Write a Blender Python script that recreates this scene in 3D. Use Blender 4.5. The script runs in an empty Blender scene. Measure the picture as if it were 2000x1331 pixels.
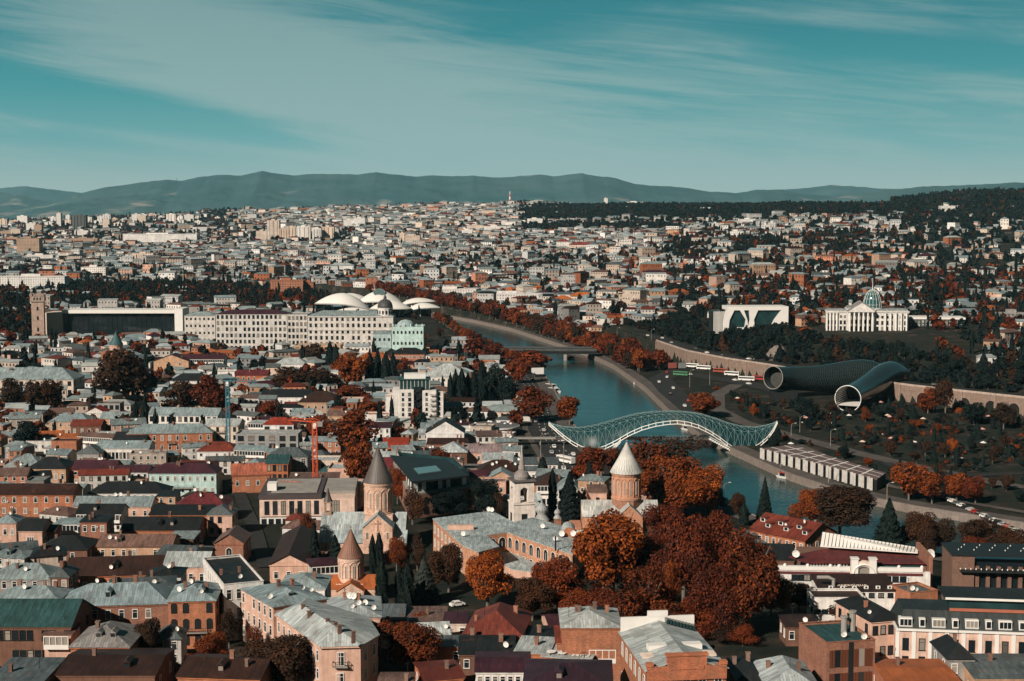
import bpy,math,random,bisect
import numpy as np
from math import sin,cos,pi,radians,atan2,hypot,sqrt
random.seed(7);rng=np.random.default_rng(7)
scene=bpy.context.scene
C=scene.collection
# ------------------------------------------------------------------ camera, sky, sun, exposure
F=2777.8;CAMZ=118.0;PITCH=radians(5.05)
cam=bpy.data.cameras.new("camera");cam.lens=50;cam.sensor_width=36
cam.clip_start=5;cam.clip_end=90000
cam_o=bpy.data.objects.new("camera",cam);C.objects.link(cam_o)
cam_o.location=(0,0,CAMZ);cam_o.rotation_euler=(pi/2-PITCH,0,0)
scene.camera=cam_o
SUN_AZ=radians(38);SUN_EL=radians(32)      # sun stands behind the camera, off to its left
SUNV=(-sin(SUN_AZ)*cos(SUN_EL),-cos(SUN_AZ)*cos(SUN_EL),sin(SUN_EL))
sun=bpy.data.lights.new("sun","SUN");sun.energy=5.0;sun.angle=radians(0.5);sun.color=(1.0,0.87,0.74)
sun_o=bpy.data.objects.new("sun",sun);C.objects.link(sun_o)
sun_o.rotation_euler=(pi/2-SUN_EL,0,-SUN_AZ)
scene.view_settings.view_transform='Standard';scene.view_settings.look='None'
scene.view_settings.exposure=0.44;scene.view_settings.gamma=1.0
world=bpy.data.worlds.new("World");scene.world=world;world.use_nodes=True

class NT:
    """short-hand for building node trees"""
    def __init__(s,nt):s.nt=nt
    def n(s,t,**kw):
        nd=s.nt.nodes.new(t)
        for k,v in kw.items():setattr(nd,k,v)
        return nd
    def set(s,sock,v):
        if hasattr(v,'outputs'):v=v.outputs[0]
        if isinstance(v,bpy.types.NodeSocket):s.nt.links.new(v,sock)
        else:sock.default_value=v
    def math(s,op,a,b=0.0,c=None,clamp=False):
        nd=s.n('ShaderNodeMath',operation=op,use_clamp=clamp)
        s.set(nd.inputs[0],a);s.set(nd.inputs[1],b)
        if c is not None:s.set(nd.inputs[2],c)
        return nd.outputs[0]
    def vmath(s,op,a,b=(0,0,0)):
        nd=s.n('ShaderNodeVectorMath',operation=op)
        s.set(nd.inputs[0],a);s.set(nd.inputs[1],b)
        return nd.outputs[0]
    def mix(s,f,a,b,mode='MIX'):
        nd=s.n('ShaderNodeMix',data_type='RGBA',blend_type=mode)
        s.set(nd.inputs[0],f)
        for i,v in((6,a),(7,b)):
            if isinstance(v,tuple)and len(v)==3:v=v+(1,)
            s.set(nd.inputs[i],v)
        return nd.outputs[2]
    def noise(s,vec,scale,detail=3,rough=.55,dist=0.0):
        nd=s.n('ShaderNodeTexNoise');s.set(nd.inputs['Vector'],vec)
        nd.inputs['Scale'].default_value=scale;nd.inputs['Detail'].default_value=detail
        nd.inputs['Roughness'].default_value=rough;nd.inputs['Distortion'].default_value=dist
        return nd.outputs['Fac']
    def ramp(s,f,stops,interp='LINEAR'):
        nd=s.n('ShaderNodeValToRGB');r=nd.color_ramp;r.interpolation=interp
        while len(r.elements)<len(stops):r.elements.new(0.5)
        for e,(p,c)in zip(r.elements,stops):
            e.position=p;e.color=(c if isinstance(c,tuple)else(c,c,c))+(1,)if not(isinstance(c,tuple)and len(c)==4)else c
        s.set(nd.inputs[0],f)
        return nd.outputs[0]
    def mapr(s,v,a,b,c=0.0,d=1.0):
        nd=s.n('ShaderNodeMapRange');s.set(nd.inputs[0],v)
        for i,x in enumerate((a,b,c,d)):nd.inputs[i+1].default_value=x
        return nd.outputs[0]
    def comb(s,x,y,z):
        nd=s.n('ShaderNodeCombineXYZ')
        for i,v in enumerate((x,y,z)):s.set(nd.inputs[i],v)
        return nd.outputs[0]
    def sep(s,v):
        nd=s.n('ShaderNodeSeparateXYZ');s.set(nd.inputs[0],v);return nd.outputs

def scalec(T,c,f):
    """colour times a grey factor"""
    return T.mix(1.0,c,T.comb(f,f,f),'MULTIPLY')
def build_sky():
    T=NT(world.node_tree);world.node_tree.nodes.clear()
    out=T.n('ShaderNodeOutputWorld');bg=T.n('ShaderNodeBackground')
    sky=T.n('ShaderNodeTexSky',sky_type='NISHITA',sun_disc=False,sun_elevation=SUN_EL,
              sun_rotation=pi+SUN_AZ,altitude=500.0,air_density=1.0,dust_density=0.6,ozone_density=2.0)
    d=T.n('ShaderNodeTexCoord').outputs['Generated']
    x,y,z=T.sep(d)
    az=T.math('ARCTAN2',x,y)                      # bearing from the view axis
    el=T.math('ARCSINE',z)
    # teal grade of the clear sky: pale at the horizon, deep teal overhead
    k=1/8.0;st=[(-.02,(3.5,4.5,4.25)),(.02,(3.3,4.35,4.15)),(.05,(1.1,3.3,3.4)),(.085,(.22,2.5,2.7)),(.125,(.02,1.8,2.1)),(.16,(.01,1.5,1.8)),(.3,(.015,.8,1.0)),(.6,(.01,.3,.38)),(1.0,(.01,.2,.25))]
    grad=T.ramp(T.mapr(z,-.02,1.0),[((a+.02)/1.02,tuple(v*k for v in c))for a,c in st])
    grad=T.mix(1.0,grad,(8.0,8.0,8.0),'MULTIPLY')
    clear=T.mix(.95,sky.outputs[0],grad)
    # cirrus: streaks rising slightly, drawn out along the bearing
    u=T.math('ADD',T.math('MULTIPLY',az,2.6),T.math('MULTIPLY',el,-1.0))
    v=T.math('ADD',T.math('MULTIPLY',el,17.0),T.math('MULTIPLY',az,2.0))
    p=T.comb(u,v,5.2)
    big=T.noise(p,0.8,5,.6,1.2)
    p2=T.comb(T.math('MULTIPLY',u,1.0),T.math('MULTIPLY',v,2.0),2.4)
    fine=T.noise(p2,1.7,8,.68,1.6)
    # broad bank left of the middle, clear gaps at the top centre and at mid-left
    def blob(a0,e0,sa,se):
        da=T.math('DIVIDE',T.math('SUBTRACT',az,a0),sa);de=T.math('DIVIDE',T.math('ADD',T.math('SUBTRACT',el,e0),T.math('MULTIPLY',T.math('SUBTRACT',az,a0),.15)),se)
        r=T.math('ADD',T.math('MULTIPLY',da,da),T.math('MULTIPLY',de,de))
        return T.math('EXPONENT',T.math('MULTIPLY',r,-1.0))
    def total(*b):
        r=None
        for w,a in b:
            t=T.math('MULTIPLY',blob(*a),w);r=t if r is None else T.math('ADD',r,t)
        return r
    bank=total((.32,(-.13,.095,.17,.034)),(.30,(-.05,.055,.30,.028)),(.26,(-.29,.145,.16,.022)),(.20,(.08,.125,.10,.012)),(.34,(.22,.132,.11,.008)),(.16,(.33,.085,.07,.010)))
    gap=total((.62,(-.34,.083,.13,.011)),(.45,(-.25,.070,.09,.008)),(.34,(.0,.150,.06,.020)),(.24,(.13,.150,.07,.012)),(.26,(.28,.112,.12,.016)),(.30,(-.38,.155,.07,.05)))
    cov=T.math('SUBTRACT',T.math('ADD',T.math('ADD',T.math('MULTIPLY',big,.50),T.math('MULTIPLY',fine,.85)),bank),gap)
    cov=T.ramp(T.mapr(cov,.53,1.0),[(0,0.0),(.3,.2),(.65,.68),(1,.97)])
    cloud=T.mix(T.mapr(el,0.0,0.16),(3.3,4.5,4.3),(2.7,3.75,3.7))
    col=T.mix(T.math('MULTIPLY',cov,T.mapr(el,-0.01,0.45,1.0,0.05)),clear,cloud)
    # unseen sky beside and behind the viewer is darkened to deepen the shade
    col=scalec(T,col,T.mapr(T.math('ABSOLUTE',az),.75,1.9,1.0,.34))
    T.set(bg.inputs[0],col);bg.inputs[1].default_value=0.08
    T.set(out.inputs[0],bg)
build_sky()

# ------------------------------------------------------------------ pixels of the 2000 x 1331 photograph to the ground and back
CP,SP=cos(PITCH),sin(PITCH)
def ray(px,py):
    u=(px-1000.0)/F;v=(665.5-py)/F
    return(u,CP+v*SP,-SP+v*CP)
def on(px,py,z):
    d=ray(px,py);t=(z-CAMZ)/d[2]
    return(d[0]*t,d[1]*t,z)
def at(px,py,Y):
    d=ray(px,py);t=Y/d[1]
    return(d[0]*t,Y,CAMZ+d[2]*t)
def pix(x,y,z):
    z=z-CAMZ
    dep=y*CP-z*SP;up=y*SP+z*CP
    return(1000+F*x/dep,665.5-F*up/dep)

# ------------------------------------------------------------------ terrain
TAB={   # ground height by distance, for five columns of the view
    0:[(1000,4),(1300,7),(1700,11),(2200,16),(3000,26),(4000,46),(5200,72),(6500,82),(9000,60),(12000,60)],
    500:[(1000,4),(1300,7),(1700,11),(2200,17),(3000,30),(4000,56),(5200,104),(6300,138),(7000,130),(9500,40),(12000,50)],
    1000:[(1000,3),(1300,4),(1700,12),(2200,28),(3000,55),(4000,100),(5000,148),(6200,163),(7000,140),(9500,40),(12000,50)],
    1500:[(1000,20),(1120,24),(1300,32),(1700,48),(2200,64),(3000,92),(4000,140),(4700,153),(5500,130),(9500,30),(12000,40)],
    2000:[(850,18),(960,20),(1200,32),(1700,52),(2200,75),(2800,110),(3400,160),(4000,178),(5000,120),(9500,30),(12000,40)]}
COLS=sorted(TAB)
NEAR=([0,60,120,200,260,330,400,480,620,800,1000],[104,74,44,24,16,12.5,8.5,4.5,2.2,2.0,3.0])
RIVER_L=[(560,590),(700,607),(800,622),(855,633),(890,652),(915,668),(960,690),(1030,718),(1062,737),(1082,768),(1098,800),(1122,840),
           (1150,872),(1230,915),(1300,950),(1400,992),(1460,1015),(1540,1042),(1640,1068),(1800,1092),(2000,1118),(2300,1150)]
RIVER_R=[(560,578),(700,592),(820,611),(865,620),(930,632),(1000,648),(1060,668),(1150,698),(1200,722),(1260,765),(1310,815),(1370,862),(1440,893),
           (1530,935),(1640,972),(1760,1000),(1900,1022),(2000,1038),(2300,1078)]
WATER=0.2
RL=[on(a,b,WATER)[:2]for a,b in RIVER_L];RR=[on(a,b,WATER)[:2]for a,b in RIVER_R]
RPOLY=np.array(RL+RR[::-1])
def inside(poly,x,y):
    r=np.zeros(np.shape(x),bool);n=len(poly);j=n-1
    for i in range(n):
        xi,yi=poly[i];xj,yj=poly[j]
        if yi!=yj:
            r^=((yi>y)!=(yj>y))&(x<(xj-xi)*(y-yi)/(yj-yi)+xi)
        j=i
    return r
def seg_dist(pl,x,y):
    """distance to a polyline and the signed side (positive on the left of travel)"""
    best=np.full(np.shape(x),1e9);side=np.zeros(np.shape(x))
    for(ax,ay),(bx,by)in zip(pl[:-1],pl[1:]):
        dx,dy=bx-ax,by-ay;L2=dx*dx+dy*dy
        t=np.clip(((x-ax)*dx+(y-ay)*dy)/L2,0,1)
        d=np.hypot(x-ax-t*dx,y-ay-t*dy);s=np.sign(dx*(y-ay)-dy*(x-ax))
        m=d<best;best=np.where(m,d,best);side=np.where(m,s,side)
    return best,side
# foot of the retaining wall on the far bank (its road runs along the top)
WALL_PX=[(1285,690),(1345,712),(1420,728),(1500,741),(1600,760),(1780,786),(1880,798),(2000,812),(2250,840)]
WALL=[on(a,b,3.0)[:2]for a,b in WALL_PX]
WALLX=[(60.0,1700.0),(92.0,1330.0)]+WALL+[(520.0,600.0)]
def terrain(x,y):
    x=np.asarray(x,float);y=np.asarray(y,float)
    ys=np.maximum(y,60.0)
    c=np.clip(1000+F*x/ys,-600,2600)
    zs=[np.interp(ys,[a for a,_ in TAB[k]],[b for _,b in TAB[k]])for k in COLS]
    z=zs[0].copy()
    for k in range(4):
        t=np.clip((c-COLS[k])/500.0,0,1);t=t*t*(3-2*t)if k==2 else t
        z=np.where(c>COLS[k],zs[k]*(1-t)+zs[k+1]*t,z)
    near=np.interp(ys,NEAR[0],NEAR[1])
    k=np.clip((ys-800)/250.0,0,1)
    zl=near*(1-k)+z*k                       # left bank
    d,s=seg_dist(WALLX,x,ys)
    t=np.clip((d-16)/62.0,0,1);t=t*t*(3-2*t)
    road=np.minimum(13.0,z+4)
    zr=np.where(s>0,road+(np.maximum(z,road)-road)*t,3.0)
    zr=np.where((s<0)&(d>4),3.0+0*d,zr)
    far=np.clip((ys-1250)/300.0,0,1)
    zr=zr*(1-far)+z*far
    d2,s2=seg_dist(RL,x,ys)                      # right of the river or not
    right=(s2>0)
    kk=np.clip((ys-1500)/300.0,0,1)
    kb=np.clip((d2-14)/45.0,0,1);zl=2.2+(zl-2.2)*np.where(ys<1100,kb,1)
    zz=np.where(right,zr,zl)
    zz=zz*(1-kk)+z*kk
    zz=zz+(np.sin(x*.011+ys*.004)*np.sin(ys*.0053-x*.003)*np.clip((ys-1300)/2500,0,1)*9)
    return zz
def T1(x,y):return float(terrain(np.array([x]),np.array([y]))[0])
_TY=np.geomspace(110,11000,1500)
def march(px,py,h=0.0):
    """first point of the pixel's ray that comes within h of the ground"""
    d=ray(px,py);t=_TY/d[1]
    zr=CAMZ+d[2]*t;g=terrain(d[0]*t,_TY)+h
    b=np.nonzero(zr<g)[0]
    if len(b)==0:return at(px,py,9000)
    i=max(1,b[0]);a0=zr[i-1]-g[i-1];a1=zr[i]-g[i]
    f=a0/(a0-a1)if a0!=a1 else 0
    Y=_TY[i-1]+f*(_TY[i]-_TY[i-1])
    return at(px,py,Y)
def ground(px,py):return march(px,py,0.0)
def in_river(x,y,pad=0.0):
    x=np.asarray(x,float);y=np.asarray(y,float)
    r=inside(RPOLY,x,y)
    if pad:
        for pl in(RL,RR):r|=seg_dist(pl,x,y)[0]<pad
    return r

# ------------------------------------------------------------------ mesh building
class MB:
    """collects faces (with a material slot each) and links them as one mesh object"""
    def __init__(s):s.v=[];s.f=[];s.m=[]
    def add(s,vs,fs,m=0):
        o=len(s.v);s.v.extend(vs);s.f.extend([tuple(i+o for i in f)for f in fs]);s.m.extend([m]*len(fs));return s
    def quad(s,a,b,c,d,m=0):return s.add([a,b,c,d],[(0,1,2,3)],m)
    def box(s,x0,x1,y0,y1,z0,z1,m=0,bottom=True):
        v=[(x0,y0,z0),(x1,y0,z0),(x1,y1,z0),(x0,y1,z0),(x0,y0,z1),(x1,y0,z1),(x1,y1,z1),(x0,y1,z1)]
        f=[(4,5,6,7),(0,1,5,4),(1,2,6,5),(2,3,7,6),(3,0,4,7)]
        if bottom:f.append((3,2,1,0))
        return s.add(v,f,m)
    def prism(s,poly,z0,z1,m=0,top=True,bottom=False,mt=None):
        n=len(poly)
        v=[(p[0],p[1],z0)for p in poly]+[(p[0],p[1],z1)for p in poly]
        s.add(v,[(i,(i+1)%n,n+(i+1)%n,n+i)for i in range(n)],m)
        if top:s.add(v[n:],[tuple(range(n))],m if mt is None else mt)
        if bottom:s.add(v[:n],[tuple(range(n-1,-1,-1))],m)
        return s
    def lathe(s,prof,n=16,cx=0,cy=0,m=0,a0=0.0,cap=True):
        vs=[]
        for r,z in prof:
            for k in range(n):
                a=a0+2*pi*k/n;vs.append((cx+r*cos(a),cy+r*sin(a),z))
        fs=[]
        for j in range(len(prof)-1):
            for k in range(n):
                k2=(k+1)%n;fs.append((j*n+k,j*n+k2,(j+1)*n+k2,(j+1)*n+k))
        if cap:fs.append(tuple(range((len(prof)-1)*n,len(prof)*n)))
        return s.add(vs,fs,m)
    def tube(s,pts,r,n=6,m=0,r1=None,cap=True):
        P=[np.array(p,float)for p in pts];vs=[]
        for i,p in enumerate(P):
            t=P[min(i+1,len(P)-1)]-P[max(i-1,0)];t=t/(np.linalg.norm(t)+1e-9)
            a=np.array((0,0,1.0))if abs(t[2])<.9 else np.array((1.0,0,0))
            u=np.cross(t,a);u/=np.linalg.norm(u);w=np.cross(u,t)
            rr=r if r1 is None else r+(r1-r)*i/(len(P)-1)
            for k in range(n):
                q=2*pi*k/n+(pi/4 if n==4 else 0)
                vs.append(tuple(p+rr*(u*cos(q)+w*sin(q))))
        fs=[(i*n+k,i*n+(k+1)%n,(i+1)*n+(k+1)%n,(i+1)*n+k)for i in range(len(P)-1)for k in range(n)]
        if cap:fs+=[tuple(range(n-1,-1,-1)),tuple(range((len(P)-1)*n,len(P)*n))]
        return s.add(vs,fs,m)
    def mesh(s,name,mats,smooth=False,uv=True):
        me=bpy.data.meshes.new(name)
        me.from_pydata([tuple(map(float,p))for p in s.v],[],s.f)
        for m in(mats if isinstance(mats,(list,tuple))else[mats]):me.materials.append(m)
        if any(s.m):me.polygons.foreach_set('material_index',s.m)
        if smooth:me.polygons.foreach_set('use_smooth',[True]*len(s.f))
        me.update()
        if uv and s.f:metre_uv(me)
        return me
    def build(s,name,mats,parent=None,loc=None,rz=0.0,smooth=False,color=None,uv=True):
        o=bpy.data.objects.new(name,s.mesh(name,mats,smooth,uv));C.objects.link(o)
        if parent is not None:o.parent=parent
        if loc is not None:o.location=loc
        if rz:o.rotation_euler=(0,0,rz)
        if color is not None:o.color=tuple(color)+(1,)
        return o
def metre_uv(me):
    """u along the eaves, v up the slope, in metres"""
    nl=len(me.loops);nf=len(me.polygons);nv=len(me.vertices)
    co=np.empty(nv*3,np.float32);me.vertices.foreach_get('co',co);co=co.reshape(-1,3)
    nr=np.empty(nf*3,np.float32);me.polygons.foreach_get('normal',nr);nr=nr.reshape(-1,3)
    tot=np.empty(nf,np.int32);me.polygons.foreach_get('loop_total',tot)
    vi=np.empty(nl,np.int32);me.loops.foreach_get('vertex_index',vi)
    t=np.stack([-nr[:,1],nr[:,0],np.zeros(nf)],1);L=np.linalg.norm(t,axis=1)
    flat=L<.05;t[flat]=(1,0,0);L[flat]=1;t/=L[:,None]
    b=np.cross(nr,t)
    li=np.repeat(np.arange(nf),tot);p=co[vi]
    uv=np.stack([(p*t[li]).sum(1),(p*b[li]).sum(1)],1).astype(np.float32)
    lay=me.uv_layers.new(name='UVMap');lay.data.foreach_set('uv',uv.ravel())
def tag(o,label=None,cat=None,group=None,kind=None):
    if label:o['label']=label
    if cat:o['category']=cat
    if group:o['group']=group
    if kind:o['kind']=kind
    return o
def thing(name,label,cat,loc=(0,0,0),rz=0.0,group=None):
    o=bpy.data.objects.new(name,None);C.objects.link(o);o.empty_display_size=1
    o.location=loc;o.rotation_euler=(0,0,rz)
    return tag(o,label,cat,group)
def inst(name,mesh,parent=None,loc=(0,0,0),rz=0.0,sc=None,color=None):
    o=bpy.data.objects.new(name,mesh);C.objects.link(o)
    if parent is not None:o.parent=parent
    o.location=loc;o.rotation_euler=(0,0,rz)
    if sc is not None:o.scale=sc if isinstance(sc,tuple)else(sc,)*3
    if color is not None:o.color=tuple(color)+(1,)
    return o

# ------------------------------------------------------------------ materials
def newmat(name,rough=.85,spec=.25):
    m=bpy.data.materials.new(name);m.use_nodes=True
    b=m.node_tree.nodes['Principled BSDF']
    b.inputs['Roughness'].default_value=rough;b.inputs['Specular IOR Level'].default_value=spec
    return m,NT(m.node_tree),b
def bump(T,b,h,strength=.4,dist=.1):
    nd=T.n('ShaderNodeBump');nd.inputs['Strength'].default_value=strength;nd.inputs['Distance'].default_value=dist
    T.set(nd.inputs['Height'],h);T.set(b.inputs['Normal'],nd.outputs[0])
def pos(T):return T.n('ShaderNodeNewGeometry').outputs['Position']
def objcol(T):return T.n('ShaderNodeObjectInfo').outputs['Color']
def wall_mat(name,brick=False,col=None):
    m,T,b=newmat(name,.9,.15)
    c=objcol(T)if col is None else col
    P=pos(T);uv=T.n('ShaderNodeUVMap').outputs[0]
    f=T.mapr(T.noise(P,.45,5,.6),.3,.72,.72,1.1)
    s=T.mapr(T.noise(T.vmath('MULTIPLY',P,(1.3,1.3,.12)),1.0,4,.6),.35,.6,.78,1.0)
    c=scalec(T,c,T.math('MULTIPLY',f,s))
    if brick:
        bt=T.n('ShaderNodeTexBrick');T.set(bt.inputs['Vector'],uv);bt.inputs['Scale'].default_value=1.0
        bt.inputs['Brick Width'].default_value=.5;bt.inputs['Row Height'].default_value=.2;bt.inputs['Mortar Size'].default_value=.022
        T.set(bt.inputs['Color1'],scalec(T,c,.72));T.set(bt.inputs['Color2'],scalec(T,c,1.25));T.set(bt.inputs['Mortar'],T.mix(.3,c,(.35,.3,.26)))
        c=bt.outputs[0]
        c=T.mix(T.mapr(T.noise(P,.18,4,.6),.5,.75,0,.45),c,(.16,.10,.075))
    else:   # patches of fallen render and damp
        c=T.mix(T.mapr(T.noise(P,.22,6,.65),.60,.74,0,.38),c,(.20,.15,.12))
    T.set(b.inputs['Base Color'],c)
    bump(T,b,T.noise(P,2.2,3),.25,.06)
    return m
def roof_mat(name,seam=.62,rust=.5,rough=.55,tile=False):
    m,T,b=newmat(name,rough,.35)
    c=objcol(T);uv=T.n('ShaderNodeUVMap').outputs[0];u,v,_=T.sep(uv);P=pos(T)
    if not tile:
        fu=T.math('FRACT',T.math('DIVIDE',u,seam))
        line=T.math('LESS_THAN',fu,.13)
        cell=T.comb(T.math('FLOOR',T.math('DIVIDE',u,seam)),T.math('FLOOR',T.math('DIVIDE',v,2.4)),0.0)
        wn=T.n('ShaderNodeTexWhiteNoise',noise_dimensions='3D');T.set(wn.inputs[0],cell)
        f=T.mapr(wn.outputs[0],0,1,.70,1.2)
        c=scalec(T,c,f);c=scalec(T,c,T.math('SUBTRACT',1.0,T.math('MULTIPLY',line,.42)))
        hgt=line
    else:
        fv=T.math('FRACT',T.math('DIVIDE',v,.42));fu=T.math('FRACT',T.math('DIVIDE',u,.36))
        c=scalec(T,c,T.mapr(fv,0,1,.62,1.1));c=scalec(T,c,T.mapr(fu,0,.4,.75,1.0))
        hgt=T.math('ADD',fv,T.math('SINE',T.math('MULTIPLY',u,17.4)))
    c=scalec(T,c,T.mapr(T.noise(P,.16,5,.62),.3,.7,.62,1.18))
    c=scalec(T,c,T.mapr(T.noise(T.comb(T.math('MULTIPLY',u,1.1),T.math('MULTIPLY',v,.12),0.0),1.0,5,.7),.32,.68,.70,1.22))
    if rust:
        n=T.noise(T.vmath('MULTIPLY',P,(1,1,.6)),.34,7,.7,.4)
        c=T.mix(T.mapr(n,.56,.72,0,rust),c,(.115,.042,.022))
        c=T.mix(T.mapr(T.noise(P,1.1,4),.66,.78,0,.35),c,(.02,.02,.02))
    T.set(b.inputs['Base Color'],c);bump(T,b,hgt,.5,.05)
    return m
def flat_mat(name,col=None,rough=.9,var=.35,scale=.3,spec=.2,metal=0.0):
    m,T,b=newmat(name,rough,spec)
    c=objcol(T)if col is None else tuple(col)+(1,)
    if col is not None:
        r=T.n('ShaderNodeRGB');r.outputs[0].default_value=c;c=r.outputs[0]
    if var:c=scalec(T,c,T.mapr(T.noise(pos(T),scale,6,.62),.28,.72,1-var,1+var*.6))
    T.set(b.inputs['Base Color'],c);b.inputs['Metallic'].default_value=metal
    return m
def leaf_mat(name,c1,c2,c3):
    m,T,b=newmat(name,.75,.15)
    g=T.n('ShaderNodeNewGeometry');isl=g.outputs['Random Per Island'];r=T.n('ShaderNodeObjectInfo').outputs['Random']
    n=T.noise(g.outputs['Position'],.22,3)
    k=T.math('ADD',T.math('MULTIPLY',isl,.55),T.math('ADD',T.math('MULTIPLY',r,.45),T.math('MULTIPLY',T.math('SUBTRACT',n,.5),1.1)))
    c=T.ramp(k,[(0,c1),(.5,c2),(1,c3)])
    T.set(b.inputs['Base Color'],c)
    tr=T.n('ShaderNodeBsdfTranslucent');T.set(tr.inputs[0],c);mx=T.n('ShaderNodeMixShader');mx.inputs[0].default_value=.18
    T.nt.links.new(b.outputs[0],mx.inputs[1]);T.nt.links.new(tr.outputs[0],mx.inputs[2])
    T.nt.links.new(mx.outputs[0],T.nt.nodes['Material Output'].inputs[0])
    return m
M={}
M['plaster']=wall_mat('plaster');M['brick']=wall_mat('brick',True)
M['metal_roof']=roof_mat('metal_roof');M['clean_roof']=roof_mat('clean_roof',rust=0.0,rough=.6);M['tile_roof']=roof_mat('tile_roof',rust=.25,tile=True)
M['paint']=flat_mat('paint',None,.6,.12,.5,.4)
M['glass']=flat_mat('window_glass',(.008,.013,.016),.08,0,1,.5)
def curtains():      # behind some panes hangs a pale curtain
    T=NT(M['glass'].node_tree);r=T.n('ShaderNodeObjectInfo').outputs['Random']
    T.set(T.nt.nodes['Principled BSDF'].inputs['Base Color'],T.ramp(r,[(0,(.006,.010,.013)),(.55,(.012,.018,.021)),(.74,(.03,.033,.034)),(.76,(.15,.135,.115)),(1,(.26,.24,.21))]))
curtains()
M['frame']=flat_mat('window_frame',None,.6,0)
M['white']=flat_mat('white_paint',(.62,.61,.58),.55,.08,.3,.4)
M['cream']=flat_mat('cream_stone',(.56,.47,.40),.85,.18,.4)
M['stone']=wall_mat('stone',True)
M['dark']=flat_mat('dark_metal',(.014,.017,.018),.5,.2,.6)
M['concrete']=flat_mat('concrete',(.24,.23,.21),.9,.3,.25)
M['asphalt']=flat_mat('asphalt',(.022,.023,.023),.9,.35,.2)
M['paving']=flat_mat('paving',(.075,.066,.06),.9,.35,.12)
M['steel']=flat_mat('white_steel',(.66,.67,.64),.45,.06,.3,.5)
M['teal_steel']=flat_mat('teal_steel',(.19,.29,.29),.45,.06,.3,.5)
M['bark']=flat_mat('bark',(.12,.10,.085),.9,.45,1.2)
M['bark_dark']=flat_mat('bark_dark',(.03,.022,.018),.9,.4,1.0)
M['rust_leaf']=leaf_mat('rust_leaf',(.020,.008,.005),(.125,.027,.007),(.35,.085,.011))
M['red_leaf']=leaf_mat('red_leaf',(.020,.007,.005),(.095,.019,.007),(.22,.046,.009))
M['dark_leaf']=leaf_mat('dark_leaf',(.003,.008,.008),(.006,.014,.013),(.014,.024,.019))
M['brown_leaf']=leaf_mat('brown_leaf',(.012,.011,.008),(.035,.018,.010),(.075,.026,.010))
M['olive_leaf']=leaf_mat('olive_leaf',(.015,.022,.019),(.032,.042,.036),(.06,.07,.06))
M['marking']=flat_mat('road_marking',(.5,.5,.48),.8,.3,1.0)
M['rock']=flat_mat('rock',(.15,.125,.11),.95,.5,.12)
# ------------------------------------------------------------------ ground, water, hills, haze
def grid_mesh(name,X,Y,Z,mat,smooth=True):
    nr,nc=X.shape
    me=bpy.data.meshes.new(name)
    v=np.stack([X,Y,Z],-1).reshape(-1,3).astype(np.float32)
    i=np.arange((nr-1)*nc).reshape(nr-1,nc)[:,:-1].ravel()
    f=np.stack([i,i+1,i+nc+1,i+nc],1).astype(np.int32)
    me.vertices.add(len(v));me.vertices.foreach_set('co',v.ravel())
    me.loops.add(f.size);me.loops.foreach_set('vertex_index',f.ravel())
    me.polygons.add(len(f));me.polygons.foreach_set('loop_start',np.arange(0,f.size,4,dtype=np.int32))
    me.polygons.foreach_set('loop_total',np.full(len(f),4,np.int32))
    if smooth:me.polygons.foreach_set('use_smooth',np.ones(len(f),bool))
    me.update(calc_edges=True);me.validate();me.materials.append(mat)
    o=bpy.data.objects.new(name,me);C.objects.link(o);return o
def ground_material():
    m,T,b=newmat('ground_soil',.95,.1)
    P=pos(T);n=T.noise(P,.012,6,.62);n2=T.noise(P,.09,5,.65)
    c=T.ramp(n2,[(.30,(.006,.011,.009)),(.48,(.015,.019,.014)),(.56,(.022,.019,.015)),(.70,(.06,.048,.04))])
    x,y,z=T.sep(P)
    dry=T.ramp(n,[(.36,(.010,.015,.013)),(.52,(.028,.027,.023)),(.68,(.075,.060,.048))])
    c=T.mix(T.mapr(y,1500,3200),c,dry)
    T.set(b.inputs['Base Color'],c);return m
M['ground']=ground_material()
g=np.linspace(-.66,.66,520);yy=np.concatenate([np.linspace(-60,115,12),np.geomspace(120,12000,640)])
Y,A=np.meshgrid(yy,g,indexing='ij');X=A*np.maximum(Y,160)
Z=terrain(X,Y)
Z=np.where(in_river(X,Y,5.5),-7.0,Z)
ground_o=tag(grid_mesh('ground',X,Y,Z,M['ground']),kind='structure')

def water_material():
    m,T,b=newmat('river_water',.16,.35)
    P=pos(T)
    c=T.mix(T.mapr(T.noise(P,.02,4),.35,.65),(.002,.021,.022),(.005,.033,.032))
    T.set(b.inputs['Base Color'],c)
    h=T.math('ADD',T.noise(T.vmath('MULTIPLY',P,(1,.6,1)),.55,4,.6),T.math('MULTIPLY',T.noise(P,.08,3),1.5))
    bump(T,b,h,.28,.5);return m
M['water']=water_material()
w=MB();n=len(RPOLY)
wl=[(p[0]-8*(1 if i==0 else 1),p[1])for i,p in enumerate(RL)]
# water sheet: strips between the banks, widened a little under the quay walls
def resample(pl,n):
    P=np.array(pl);d=np.r_[0,np.cumsum(np.hypot(*np.diff(P,axis=0).T))];t=np.linspace(0,d[-1],n)
    return np.stack([np.interp(t,d,P[:,0]),np.interp(t,d,P[:,1])],1)
A_,B_=resample(RL,60),resample(RR,60)
D_=(B_-A_);D_/=np.linalg.norm(D_,axis=1)[:,None]
A_=A_-D_*1.5;B_=B_+D_*1.5
for i in range(59):
    w.quad((*A_[i],WATER),(*A_[i+1],WATER),(*B_[i+1],WATER),(*B_[i],WATER))
tag(w.build('river',M['water'],uv=False),kind='structure')

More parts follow.
